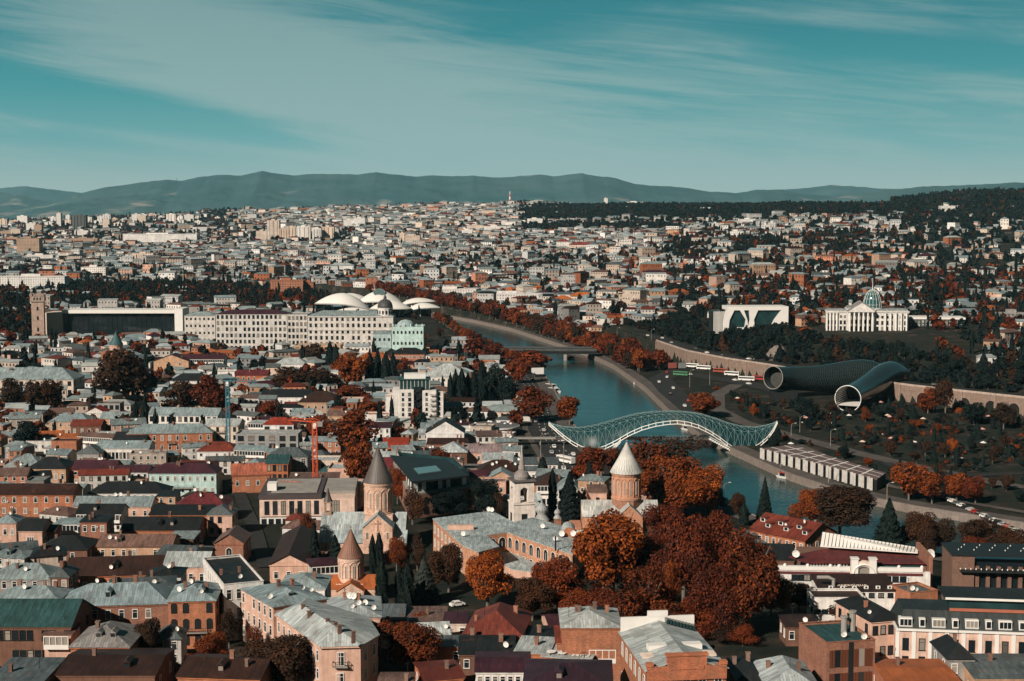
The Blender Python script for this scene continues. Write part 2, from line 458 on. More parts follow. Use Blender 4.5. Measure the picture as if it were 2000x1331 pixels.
def offset(pl,d):
    P=np.array(pl,float);t=np.gradient(P,axis=0);t/=np.linalg.norm(t,axis=1)[:,None]
    return P+np.stack([-t[:,1],t[:,0]],1)*d
def strip(mb,a,b,za,zb,m=0):
    for i in range(len(a)-1):
        mb.quad((a[i][0],a[i][1],za[i]),(b[i][0],b[i][1],zb[i]),(b[i+1][0],b[i+1][1],zb[i+1]),(a[i+1][0],a[i+1][1],za[i+1]),m)
def ribbon(pl,w0,w1,dz,n,name,mat,kind='structure',flatz=None):
    """a sheet that follows the ground beside a line, from offset w0 to w1"""
    c=resample(pl,n);a=offset(c,w0);b=offset(c,w1)
    k=max(2,int(abs(w1-w0)/5)+1);mb=MB();rows=[a+(b-a)*i/(k-1)for i in range(k)]
    zs=[(terrain(r[:,0],r[:,1])if flatz is None else np.full(n,flatz))+dz for r in rows]
    for i in range(k-1):
        if w1>w0:strip(mb,rows[i+1],rows[i],zs[i+1],zs[i])
        else:strip(mb,rows[i],rows[i+1],zs[i],zs[i+1])
    o=mb.build(name,mat);tag(o,kind=kind);return o
def wallstrip(pl,n,z0,z1,thick,name,mat,label,cat,color=(.25,.22,.2)):
    c=resample(pl,n);a=offset(c,thick/2);b=offset(c,-thick/2);mb=MB()
    lo=np.full(n,z0)if np.isscalar(z0)else z0;hi=np.full(n,z1)if np.isscalar(z1)else z1
    strip(mb,a,b,hi,hi);strip(mb,b,b,hi,lo);strip(mb,a,a,lo,hi)
    mb.quad((*a[0],lo[0]),(*a[0],hi[0]),(*b[0],hi[0]),(*b[0],lo[0]));mb.quad((*a[-1],lo[-1]),(*b[-1],lo[-1]),(*b[-1],hi[-1]),(*a[-1],hi[-1]))
    return tag(mb.build(name,mat,color=color),label,cat)
def bank_top(pl,side,n):
    c=offset(resample(pl,n),side*9);return np.clip(terrain(c[:,0],c[:,1]),1.0,9.0)
NB=90
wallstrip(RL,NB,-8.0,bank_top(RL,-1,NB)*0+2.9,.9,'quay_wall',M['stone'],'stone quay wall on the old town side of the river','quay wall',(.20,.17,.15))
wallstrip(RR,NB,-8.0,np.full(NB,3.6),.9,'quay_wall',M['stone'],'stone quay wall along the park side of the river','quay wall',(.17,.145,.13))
def bank(pl,w0,w1,z,name,mat):ribbon(pl,w0,w1,0,NB,name,mat,flatz=z)
bank(RL,.4,-9,2.62,'quay_pavement',M['paving']);bank(RR,-.4,9,3.32,'quay_pavement',M['paving'])

# mountains
RIDGES={
 'main':(15500,10200,[(-250,412),(0,409),(60,405),(110,394),(150,381),(200,368),(250,361),(300,354),(330,352),(360,353),(400,345),(430,342),(475,343),(500,338),(517,334),(540,339),(575,343),
          (600,341),(640,340),(700,341),(737,337),(770,341),(810,345),(850,343),(900,345),(925,343),(960,347),(1000,346),(1030,343),(1055,341),(1080,345),(1110,341),(1135,339),(1170,345),(1200,348),
          (1240,360),(1290,364),(1330,366),(1370,373),(1440,378),(1475,371),(1520,371),(1560,378),(1700,392),(2300,400)]),
 'far_right':(19000,15600,[(1250,392),(1350,380),(1440,377),(1500,371),(1560,369),(1620,362),(1660,364),(1720,369),(1800,370),(1900,372),(2300,380)]),
 'near_right':(11500,8600,[(1480,402),(1600,389),(1700,377),(1800,364),(1850,363),(1900,361),(1950,359),(1978,356),(2030,361),(2300,372)]),
 'far_left':(24000,20000,[(-300,372),(0,369),(30,366),(60,364),(95,369),(130,373),(180,380),(260,392),(500,402)]),
 'mid_left':(19500,16000,[(-300,368),(-60,371),(0,375),(40,381),(80,391),(130,400),(300,405)])}
def hill_material():
    m,T,b=newmat('hazed_mountain_scrub',.95,.05)
    P=pos(T)
    n=T.noise(P,.0011,7,.65);n2=T.noise(T.vmath('MULTIPLY',P,(1,.5,2.2)),.0016,6,.6)
    c=T.mix(T.mapr(n,.35,.65),(.032,.082,.092),(.060,.114,.120))  # scrub colours lifted towards teal, standing in for part of the haze
    x,y,z=T.sep(P)
    low=T.mapr(z,150,420,.03,-.03)
    c=T.mix(T.mapr(T.math('ADD',n2,low),.60,.70,0,.8),c,(.30,.28,.25))
    T.set(b.inputs['Base Color'],c);return m
M['hill']=hill_material()
def fbm(x,y,seed=0,octs=5):
    r=np.zeros(np.shape(x));a=1.0
    for o in range(octs):
        k=seed+o*17.3
        r+=a*(np.sin(x*1.0+1.7*np.sin(y*.9+k)+k)*np.cos(y*1.1+1.3*np.sin(x*.7-k)+k*.7));x=x*1.93;y=y*1.87;a*=.52
    return r
for ri,(nm,(yc,yf,sk))in enumerate(RIDGES.items()):
    px=np.arange(sk[0][0],sk[-1][0],3.5)
    cy=np.interp(px,[a for a,_ in sk],[b for _,b in sk])
    cy=cy+fbm(px*.11,px*0,ri,4)*.55
    R=80;t=np.concatenate([np.linspace(0,1,R),[1.25]])
    Xs,Ys,Zs=[],[],[]
    for tt in t:
        yv=yf+(yc-yf)*min(tt,1)+(3000 if tt>1 else 0)
        base=30.0
        crest=np.array([at(a,b,yc)[2]for a,b in zip(px,cy)])
        xx=(px-1000)/F*yc
        spur=fbm(xx/520.0+tt*1.5,np.full_like(xx,tt*5.5),ri*5,6)
        prof=tt**1.25 if tt<=1 else .3
        zz=base+(crest-base)*prof
        if tt<=1:zz=zz+spur*40*(4*tt*(1-tt))*np.clip((crest-base)/350,.1,1)
        Xs.append(xx*(yv/yc)**.75);Ys.append(np.full_like(xx,yv)+spur*120*(1-min(tt,1)));Zs.append(zz)
    tag(grid_mesh('mountain_ridge',np.array(Xs),np.array(Ys),np.array(Zs),M['hill']),kind='structure')
# ------------------------------------------------------------------ houses: shared parts
WALLC=dict(orange=(.36,.13,.062),pink=(.56,.36,.28),cream=(.58,.48,.40),white=(.66,.64,.61),grey=(.27,.26,.25),brown=(.15,.078,.055),
             mint=(.40,.55,.53),tan=(.46,.29,.19),salmon=(.50,.22,.14),brick=(.25,.105,.066))
ROOFC=dict(grey=(.215,.275,.285),pale=(.36,.40,.40),black=(.011,.014,.015),maroon=(.048,.014,.022),red=(.145,.030,.018),darkbrown=(.032,.014,.010),
             green=(.020,.060,.060),tile=(.36,.105,.035),rust=(.15,.090,.072),crimson=(.105,.018,.022),bright=(.26,.035,.016),slate=(.085,.105,.11),sal=(.33,.105,.065),lilac=(.20,.155,.16))
USED=[]                      # footprints already taken: x, y, radius
def claim(x,y,r):USED.append((x,y,r))
def vary(c,k=.08):
    f=1+random.uniform(-k,k)*1.3;w=random.uniform(-k,k)*.35
    return(max(.004,c[0]*f*(1+w)),max(.004,c[1]*f),max(.004,c[2]*f*(1-w)))
WIN={}
def window_mesh(kind,w,h):
    key=(kind,round(w,1),round(h,1))
    if key in WIN:return WIN[key]
    b=MB();fw=.13
    if kind.startswith('arch'):
        n=8;r=w/2;zt=h/2-r
        pts=[(-r,-h/2),(r,-h/2)]+[(r*cos(pi*k/n),zt+r*sin(pi*k/n))for k in range(n+1)]
        b.add([(x,-.03,z)for x,z in pts],[tuple(range(len(pts)))],1)
        o=[(x*(1+2*fw/w),z*1.0+(fw if z>zt else 0))for x,z in pts]
        for i in range(len(pts)):
            j=(i+1)%len(pts)
            b.add([(pts[i][0],-.12,pts[i][1]),(pts[j][0],-.12,pts[j][1]),(o[j][0],-.12,o[j][1]),(o[i][0],-.12,o[i][1])],[(3,2,1,0)],0)
            b.add([(o[i][0],-.12,o[i][1]),(o[j][0],-.12,o[j][1]),(o[j][0],0.0,o[j][1]),(o[i][0],0.0,o[i][1])],[(3,2,1,0)],0)
            b.add([(pts[i][0],-.12,pts[i][1]),(pts[j][0],-.12,pts[j][1]),(pts[j][0],-.03,pts[j][1]),(pts[i][0],-.03,pts[i][1])],[(0,1,2,3)],0)
        b.box(-.05,.05,-.09,-.035,-h/2,zt,0)
    else:
        b.quad((-w/2,-.03,-h/2),(w/2,-.03,-h/2),(w/2,-.03,h/2),(-w/2,-.03,h/2),1)
        for x0,x1,z0,z1 in((-w/2-fw,-w/2,-h/2,h/2),(w/2,w/2+fw,-h/2,h/2),(-w/2-fw,w/2+fw,h/2,h/2+fw*1.2)):
            b.box(x0,x1,-.12,0,z0,z1,0)
        b.box(-w/2-fw*1.6,w/2+fw*1.6,-.22,0,-h/2-.14,-h/2,0)
        k=max(1,round(w/.8))
        for i in range(1,k):x=-w/2+w*i/k;b.box(x-.05,x+.05,-.08,-.035,-h/2,h/2,0)
        if h>1.5:b.box(-w/2,w/2,-.075,-.035,h*.18,h*.18+.07,0)
    fm=M['dark']if 'dark' in kind else M['white']if 'white' in kind else M['cream']
    WIN[key]=b.mesh('window',[fm,M['dark']if 'arch' in kind else M['glass']],uv=False);return WIN[key]
def slab(mb,faces,th=.16,m=0):
    """gives roof planes a thickness: underside and a fascia round every open edge"""
    from collections import Counter
    cnt=Counter()
    for f in faces:
        for a,c in zip(f,f[1:]+f[:1]):cnt[frozenset((a,c))]+=1
    for f in faces:
        n=len(f);mb.add(list(f),[tuple(range(n))],m)
        lo=[(p[0],p[1],p[2]-th)for p in f];mb.add(lo,[tuple(range(n-1,-1,-1))],m)
        for i in range(n):
            a,c=f[i],f[(i+1)%n]
            if cnt[frozenset((a,c))]==1:mb.quad(lo[i],lo[(i+1)%n],c,a,m)
def roof_faces(kind,w,d,h,rise,ov=.45):
    x0,x1,y0,y1=-w/2-ov,w/2+ov,-ov,d+ov;e=h+.12;t=h+rise
    if kind=='gable':
        a,b=(x0,d/2,t),(x1,d/2,t)
        return[[(x0,y0,e),(x1,y0,e),b,a],[(x1,y1,e),(x0,y1,e),a,b]]
    if kind=='gable_y':
        a,b=(0.,y0,t),(0.,y1,t)
        return[[(x0,y1,e),(x0,y0,e),a,b],[(x1,y0,e),(x1,y1,e),b,a]]
    if kind=='hip':
        k=min(w,d)/2*.92
        if w>=d:
            a,b=(x0+k,d/2,t),(x1-k,d/2,t)
            return[[(x0,y0,e),(x1,y0,e),b,a],[(x1,y0,e),(x1,y1,e),b],[(x1,y1,e),(x0,y1,e),a,b],[(x0,y1,e),(x0,y0,e),a]]
        a,b=(0.,y0+k,t),(0.,y1-k,t)
        return[[(x0,y0,e),(x1,y0,e),a],[(x1,y0,e),(x1,y1,e),b,a],[(x1,y1,e),(x0,y1,e),b],[(x0,y1,e),(x0,y0,e),a,b]]
    if kind=='shed':
        return[[(x0,y0,e),(x1,y0,e),(x1,y1,t),(x0,y1,t)]]
    return[]
CHIM={}
def chimney_mesh():
    if not CHIM:
        b=MB();b.box(-.45,.45,-.35,.35,-1.6,1.1,0);b.box(-.55,.55,-.45,.45,1.1,1.3,0);CHIM['c']=b.mesh('chimney',M['brick'])
        b=MB();n=12
        ring=[(.0,-.02)]+[(.62*k/4,.22*(k/4)**2)for k in range(1,5)]
        vs=[];fs=[]
        for r,y in ring[1:]:
            for k in range(n):vs.append((r*cos(2*pi*k/n),-y,.75+r*sin(2*pi*k/n)))
        fs.append(tuple(range(n)))
        for j in range(3):
            for k in range(n):fs.append((j*n+k,j*n+(k+1)%n,(j+1)*n+(k+1)%n,(j+1)*n+k))
        b.add(vs,fs,0);b.tube([(0,.02,-.6),(0,.02,.75)],.05,5,1);b.tube([(0,-.1,.45),(0,-.62,.75)],.03,4,1)
        CHIM['d']=b.mesh('satellite_dish',[M['white'],M['dark']],uv=False)
        b=MB();b.box(-.45,.45,-.36,0,-.3,.3,0);b.lathe([(.22,0),(.22,.02)],10,m=1)
        b2=MB();b2.box(-.45,.45,-.36,0,-.3,.3,0);b2.box(-.22,.2,-.375,-.36,-.2,.2,1)
        CHIM['a']=b2.mesh('air_conditioner',[M['white'],M['dark']],uv=False)
    return CHIM
def put_windows(root,w,d,h,faces,floors,kind,ww,wh,base=0.0,cols=None,fl_h=None,name='window',skip=0.0,limit=90):
    """faces: list of 'f','l','r' with a column count"""
    fl_h=fl_h or(h-base)/floors;made=0
    me=window_mesh(kind,ww,wh)
    for face,n in faces:
        L=w if face=='f' else d
        n=min(n,int(L/(ww+.5)))
        for r in range(floors):
            z=base+fl_h*(r+.55)
            if z+wh/2>h-.15:z=h-.3-wh/2
            for c in range(n):
                if made>=limit or random.random()<skip:continue
                u=L*(c+.5)/n
                if face=='f':inst(name,me,root,(-w/2+u,0,z),0)
                elif face=='l':inst(name,me,root,(-w/2,u,z),-pi/2)
                else:inst(name,me,root,(w/2,u,z),pi/2)
                made+=1
def balcony(root,x,y,z,w,dp,mat='dark',rz=0):
    b=MB();b.box(-w/2,w/2,-dp,0,-.15,0,1)
    k=max(3,int(w/.5))
    for i in range(k+1):xx=-w/2+.03+(w-.06)*i/k;b.box(xx-.03,xx+.03,-dp+.02,-dp+.08,0,1.0,0)
    b.box(-w/2,w/2,-dp,-dp+.1,1.0,1.1,0)
    for sx in(-1,1):b.box(sx*w/2-.05,sx*w/2+.05,-dp,0,1.0,1.1,0);b.box(sx*w/2-.04,sx*w/2+.04,-.12,-.04,0,1.0,0);b.box(sx*w/2-.04,sx*w/2+.04,-dp*.6,-dp*.6+.08,0,1.0,0)
    return b.build('balcony',[M[mat],M['concrete']],root,(x,y,z),rz,uv=False)
def house_at(x,y,z,w,d,h,roof,rise,wc,rc,label,yaw=0.0,wall='plaster',rmat='metal_roof',cols=4,floors=2,win='white',ww=1.1,wh=1.9,side=2,chim=1,dish=0,ac=0,
             group=None,name='house',cat='house',base=0.0,bal=(),gallery=False,cornice=True,band=None,skip=.06,down=4.0,ov=.45,fl_h=None):
    """front wall centred on the origin and facing -y; z is the ground under it"""
    root=thing(name,label,cat,(x,y,z),yaw,group)
    claim(x-sin(yaw)*d/2,y+cos(yaw)*d/2,hypot(w,d)*.36)
    if max(w,d)>1.7*min(w,d):
        for s in(-.33,.33):
            if w>d:claim(x-sin(yaw)*d/2+cos(yaw)*w*s,y+cos(yaw)*d/2+sin(yaw)*w*s,d*.55)
            else:claim(x-sin(yaw)*(d/2+d*s),y+cos(yaw)*(d/2+d*s),w*.55)
    wcol=vary(WALLC[wc]if isinstance(wc,str)else wc,.06);rcol=vary(ROOFC[rc]if isinstance(rc,str)else rc,.08)
    b=MB();X=w/2
    top=h+(.55 if roof=='flat' else 0)
    for a,c in(((-X,0),(X,0)),((X,0),(X,d)),((X,d),(-X,d)),((-X,d),(-X,0))):
        b.quad((*a,-down),(*c,-down),(*c,top),(*a,top))
    if roof=='gable':
        for sx in(-1,1):b.add([(sx*X,0,h),(sx*X,d,h),(sx*X,d/2,h+rise-.1)],[(0,1,2)if sx>0 else(1,0,2)])
    if roof=='gable_y':
        for yy in(0,d):b.add([(-X,yy,h),(X,yy,h),(0,yy,h+rise-.1)],[(0,1,2)if yy==0 else(1,0,2)])
    if roof=='shed':
        for sx in(-1,1):b.add([(sx*X,0,h),(sx*X,d,h),(sx*X,d,h+rise-.1)],[(0,1,2)if sx>0 else(1,0,2)])
        b.quad((X,d,h),(-X,d,h),(-X,d,h+rise-.1),(X,d,h+rise-.1))
    if roof=='flat':
        b.box(-X-.12,X+.12,-.12,.22,top,top+.14,0);b.box(-X-.12,X+.12,d-.22,d+.12,top,top+.14,0)
        for sx in(-1,1):b.box(sx*X-(.12 if sx<0 else .22),sx*X+(.22 if sx<0 else .12),.225,d-.225,top,top+.137,0)
    b.build('wall',M[wall],root,color=wcol)
    r=MB()
    if roof=='flat':r.box(-X+.1,X-.1,.1,d-.1,h-.3,h,0)
    else:slab(r,roof_faces(roof,w,d,h,rise,ov))
    ro=r.build('roof',M[rmat],root,color=rcol)
    if cornice and h>4.5 and roof!='flat':
        cb=MB();cb.box(-X-.2,X+.2,-.24,-.003,h-.42,h-.12)
        cb.build('cornice',M['plaster'],root,color=tuple(min(.7,v*1.15)for v in wcol))
    if cols:put_windows(root,w,d,h,[('f',cols)]+([('l',side),('r',side)]if side else[]),floors,win,ww,wh,base,skip=skip,fl_h=fl_h)
    if y<520 and roof in('gable','hip')and w>9 and random.random()<.55:
        for k in range(random.choice((1,2))):
            u=random.uniform(-.25,.25)*w;dm=MB();zz=h+rise*.42;v=d*.19
            dm.box(u-.7,u+.7,v-.5,v+2.2,zz-1.0,zz+1.1,0);dm.box(u-.5,u+.5,v-.53,v-.5,zz-.1,zz+.85,1)
            dm.add([(u-.95,v-.8,zz+1.1),(u+.95,v-.8,zz+1.1),(u+.95,v+2.6,zz+1.2),(u-.95,v+2.6,zz+1.2),(u,v-.8,zz+1.75),(u,v+2.6,zz+1.85)],[(0,1,4),(1,2,5,4),(3,0,4,5)],2)
            dm.build('dormer',[M['plaster'],M['glass'],M[rmat]],ro,color=rcol)
    cm=chimney_mesh()
    def roof_z(u,v):
        if roof=='flat':return h
        if roof=='gable':return h+rise*(1-abs(v-d/2)/(d/2))
        if roof=='gable_y':return h+rise*(1-abs(u)/X)
        if roof=='shed':return h+rise*v/d
        return h+rise*min(1,min(X-abs(u),d/2-abs(v-d/2))/(min(w,d)/2))
    for i in range(chim):
        u=random.uniform(-.38,.38)*w;v=random.uniform(.3,.7)*d;inst('chimney',cm['c'],ro,(u,v,roof_z(u,v)+.4),random.choice((0,pi/2)),random.uniform(.8,1.15),vary(random.choice((WALLC['brick'],WALLC['brown'],(.2,.12,.09))),.2))
    for i in range(dish):
        u=random.uniform(-.42,.42)*w;v=random.uniform(.1,.5)*d;inst('satellite_dish',cm['d'],ro,(u,v,roof_z(u,v)+.25),random.uniform(-.7,.1),random.uniform(.8,1.2))
    if y<500 and random.random()<.6:
        if 'n' not in CHIM:
            k=MB();k.tube([(0,0,-.5),(0,0,3.2)],.05,4);k.box(-.8,.8,-.04,.04,2.9,2.98);k.box(-.55,.55,-.04,.04,2.4,2.48);CHIM['n']=k.mesh('aerial',M['dark'],uv=False)
        u=random.uniform(-.4,.4)*w;v=random.uniform(.35,.65)*d;inst('aerial',CHIM['n'],ro,(u,v,roof_z(u,v)),random.uniform(0,3))
    for i in range(ac):
        u=random.uniform(-.42,.42)*w;inst('air_conditioner',cm['a'],root,(u,-.002,random.uniform(.4,.85)*h),0)
    for bx,bz,bw in bal:balcony(root,bx*w,0,bz,bw,1.1)
    if gallery:   # glazed timber balcony along the front
        g=MB();n=max(3,int(w/1.3));z0=h-3.0
        g.box(-X+.2,X-.2,-1.2,-.005,z0-.2,z0,0)
        g.box(-X+.2,X-.2,-1.2,-1.1,z0,z0+.9,0)
        for i in range(n+1):xx=-X+.28+(w-.56)*i/n;g.box(xx-.08,xx+.08,-1.21,-1.07,z0+.9,h-.25,0)
        g.box(-X+.2,X-.2,-1.22,-1.06,h-.25,h-.06,0);g.quad((-X+.2,-1.02,z0+.9),(X-.2,-1.02,z0+.9),(X-.2,-1.02,h-.25),(-X+.2,-1.02,h-.25),1)
        g.build('gallery',[M['white'],M['glass']],root,uv=False)
    return root,ro,(w,d,h)
def house(xl,xr,eave,ridge,h,d,roof,wc,rc,label,**k):
    """a house read off the photograph: ends and height of its front eaves and the line of its ridge"""
    cx=(xl+xr)/2;p=march(cx,eave,h);dep=p[1]*CP-(p[2]-CAMZ)*SP
    yaw=radians(k.pop('yaw',0));w=(xr-xl)*dep/F/max(.3,cos(yaw))*k.pop('wk',1.0)
    span=d if roof=='shed' else(d/2 if(roof=='gable' or(roof=='hip'))else .3)
    rise=k.pop('rise',None)
    if rise is None:rise=((eave-ridge)-span*(eave-420)/p[1])*p[1]/F
    rise=max(.5,min(rise,.55*span if roof!='gable_y' else .35*w))if roof!='flat' else 0
    return house_at(p[0],p[1],p[2]-h,w,d,h,roof,rise,wc,rc,label,yaw,**k)

# ------------------------------------------------------------------ churches
def slit_ring(root,cx,cy,z,r,n,w,h,a0,name='window',vis=True):
    me=window_mesh('archstone',w,h)
    for k in range(n):
        a=a0+2*pi*k/n
        if vis and sin(a)>.35:continue
        inst(name,me,root,(cx+r*cos(a),cy+r*sin(a),z),a+pi/2)
def drum_and_cone(root,cx,cy,z0,z1,z2,r,rc,n,wc,mat_cone,cone_col,slits=True,sides=16):
    b=MB();a0=pi/n
    b.lathe([(r*1.08,z0-.6),(r*1.08,z0),(r*1.02,z0+.15),(r*1.02,z0+.6),(r,z0+.62),(r,z1-1.1),(r*1.04,z1-1.05),(r*1.04,z1-.7),(r*1.08,z1-.65),(r*1.08,z1)],sides*2,cx,cy)
    H=z1-z0
    # blind arcade: a pilaster between every two windows and an arch over each
    for k in range(n):
        a=2*pi*k/n+a0*0
        rr=r+.1
        b.tube([(cx+rr*cos(a+a0),cy+rr*sin(a+a0),z0+.6),(cx+rr*cos(a+a0),cy+rr*sin(a+a0),z0+H*.68)],.16,5)
        pts=[]
        for j in range(9):
            q=a-a0+2*a0*j/8;pts.append((cx+rr*cos(q),cy+rr*sin(q),z0+H*.68+(2*r*a0/2)*sin(pi*j/8)*1.0))
        b.tube(pts,.14,5)
    b.build('drum',M['stone'],root,color=wc)
    if slits:slit_ring(root,cx,cy,z0+H*.42,r+.01,n,.42,H*.52,0)
    c=MB();c.lathe([(rc*.97,z1-.12),(rc,z1-.05),(rc,z1+.12),(rc*.52,z1+(z2-z1)*.47),(.22,z2)],sides*2,cx,cy)
    c.lathe([(.07,z2-.2),(.07,z2+1.1)],6,cx,cy);c.box(cx-.4,cx+.4,cy-.05,cy+.05,z2+.55,z2+.7)
    return c.build('cone_roof',M[mat_cone],root,color=cone_col)
def gable_block(root,x0,x1,y0,y1,z0,zE,zR,axis,wc,rc,rmat='metal_roof',wall='stone',nw='wall',nr='roof',ov=.3):
    """walls and a ridge roof over a rectangle; axis 'x' or 'y' is the way the ridge runs"""
    b=MB()
    for a,c in(((x0,y0),(x1,y0)),((x1,y0),(x1,y1)),((x1,y1),(x0,y1)),((x0,y1),(x0,y0))):b.quad((*a,z0),(*c,z0),(*c,zE),(*a,zE))
    r=MB()
    if axis=='x':
        ym=(y0+y1)/2
        for xx,o in((x0,(1,0,2)),(x1,(0,1,2))):b.add([(xx,y0,zE),(xx,y1,zE),(xx,ym,zR-.08)],[o])
        slab(r,[[(x0-ov,y0-ov,zE+.05),(x1+ov,y0-ov,zE+.05),(x1+ov,ym,zR),(x0-ov,ym,zR)],[(x1+ov,y1+ov,zE+.05),(x0-ov,y1+ov,zE+.05),(x0-ov,ym,zR),(x1+ov,ym,zR)]])
    else:
        xm=(x0+x1)/2
        for yy,o in((y0,(0,1,2)),(y1,(1,0,2))):b.add([(x0,yy,zE),(x1,yy,zE),(xm,yy,zR-.08)],[o])
        slab(r,[[(x0-ov,y1+ov,zE+.05),(x0-ov,y0-ov,zE+.05),(xm,y0-ov,zR),(xm,y1+ov,zR)],[(x1+ov,y0-ov,zE+.05),(x1+ov,y1+ov,zE+.05),(xm,y1+ov,zR),(xm,y0-ov,zR)]])
    b.build(nw,M[wall],root,color=wc);return r.build(nr,M[rmat],root,color=rc)
STONE=(.61,.40,.30)
def lz(px,py,Y):return at(px,py,Y)[2]
def sioni():
    Y=480.0;gx=at(740,1090,Y)[0];g0=T1(gx,Y)-3;s=Y/F
    root=thing('cathedral','large pink stone cathedral with tall dark grey conical dome behind the cypresses','church',(gx,Y,0))
    X=lambda px:at(px,1000,Y)[0]-gx
    zr,ze=lz(740,1000,Y),lz(740,1028,Y)-.3
    gable_block(root,X(631),X(793),-6.5,6.5,g0,ze,zr,'x',STONE,(.34,.39,.40))
    # lean-to aisle on the near side
    a=MB();za,zb=lz(700,1036,Y-7),lz(700,1060,Y-12)
    slab(a,[[(X(631)-.3,-12.4,zb),(X(797)+.3,-12.4,zb),(X(797)+.3,-6.52,za),(X(631)-.3,-6.52,za)]]);a.build('aisle_roof',M['metal_roof'],root,color=(.30,.36,.37))
    w=MB();w.quad((X(631),-12,g0),(X(797),-12,g0),(X(797),-12,zb),(X(631),-12,zb))
    for xx in(X(631),X(797)):w.quad((xx,-12,g0),(xx,-6.5,g0),(xx,-6.5,za-.1),(xx,-12,zb))
    w.build('aisle_wall',M['stone'],root,color=STONE)
    gable_block(root,X(716),X(772),-12.6,6,g0,lz(740,1031,Y-12),lz(740,1004,Y-12),'y',STONE,(.34,.39,.40),nw='transept_wall',nr='transept_roof')
    # carved cross and small arches on the gable
    c=MB();cx=X(744);cz=lz(744,1026,Y-12.6)
    c.box(cx-.2,cx+.2,-12.78,-12.603,cz-1.9,cz+1.7);c.box(cx-1.1,cx-.202,-12.78,-12.604,cz+.3,cz+.7);c.box(cx+.202,cx+1.1,-12.78,-12.604,cz+.3,cz+.7)
    c.build('carved_cross',M['stone'],root,color=(.36,.2,.14))
    for px in(724,744,763):inst('window',window_mesh('archstone',.6,2.2),root,(X(px),-12.6,lz(px,1047,Y-12.6)))
    for px in(645,660,690):inst('window',window_mesh('archstone',.6,1.6),root,(X(px),-12.0,zb-1.8))
    # square plinth carrying the drum
    p=MB();z0=lz(740,998,Y);p.box(X(716),X(769),-5.2,5.2,ze,z0-.5);p.build('drum_base',M['stone'],root,color=STONE)
    drum_and_cone(root,0,0,z0-.1,lz(740,941,Y),lz(740,873,Y),27*s,29.5*s,12,STONE,'metal_roof',(.085,.075,.070))
    # bell turret over the west end
    t=MB();tx=X(641);tz=zr-.8
    t.box(tx-1.3,tx+1.3,-1.3,1.3,tz-1,tz+.9)
    for sx in(-1,1):
        for sy in(-1,1):t.box(tx+sx*.95-.22,tx+sx*.95+.22,sy*.95-.22,sy*.95+.22,tz+.9,tz+4.0)
    t.box(tx-1.35,tx+1.35,-1.35,1.35,tz+4.0,tz+4.5);t.build('bell_turret',M['stone'],root,color=(.30,.2,.15))
    k=MB();k.lathe([(1.55,tz+4.5),(.9,tz+6.3),(.1,tz+9.2)],8,tx,0);k.build('turret_roof',M['metal_roof'],root,color=(.08,.07,.065))
    claim(gx-3,Y-4,15);claim(gx-11,Y-4,10)
def small_red_church():
    Y=400.0;gx=at(686,1150,Y)[0];g0=T1(gx,Y)-3;s=Y/F
    root=thing('church','small pink church with brown tiled cone and bright orange roofs among cypresses','church',(gx,Y,0))
    X=lambda px:at(px,1140,Y)[0]-gx
    tile=(.42,.12,.035)
    gable_block(root,X(636),X(738),-5,5,g0,lz(690,1150,Y-5),lz(690,1122,Y),'x',STONE,tile,'tile_roof')
    gable_block(root,X(664),X(716),-8,7,g0,lz(690,1156,Y-8),lz(690,1138,Y-8),'y',(.60,.42,.33),tile,'tile_roof',nw='porch_wall',nr='porch_roof')
    p=MB();z0=lz(686,1131,Y);p.box(-3.9,3.9,-3.9,3.9,lz(690,1150,Y),z0-.5);p.build('drum_base',M['stone'],root,color=STONE)
    drum_and_cone(root,0,0,z0,lz(686,1087,Y),lz(686,1034,Y),24.5*s,26.5*s,10,(.60,.42,.33),'tile_roof',(.24,.115,.075))
    claim(gx,Y,10)
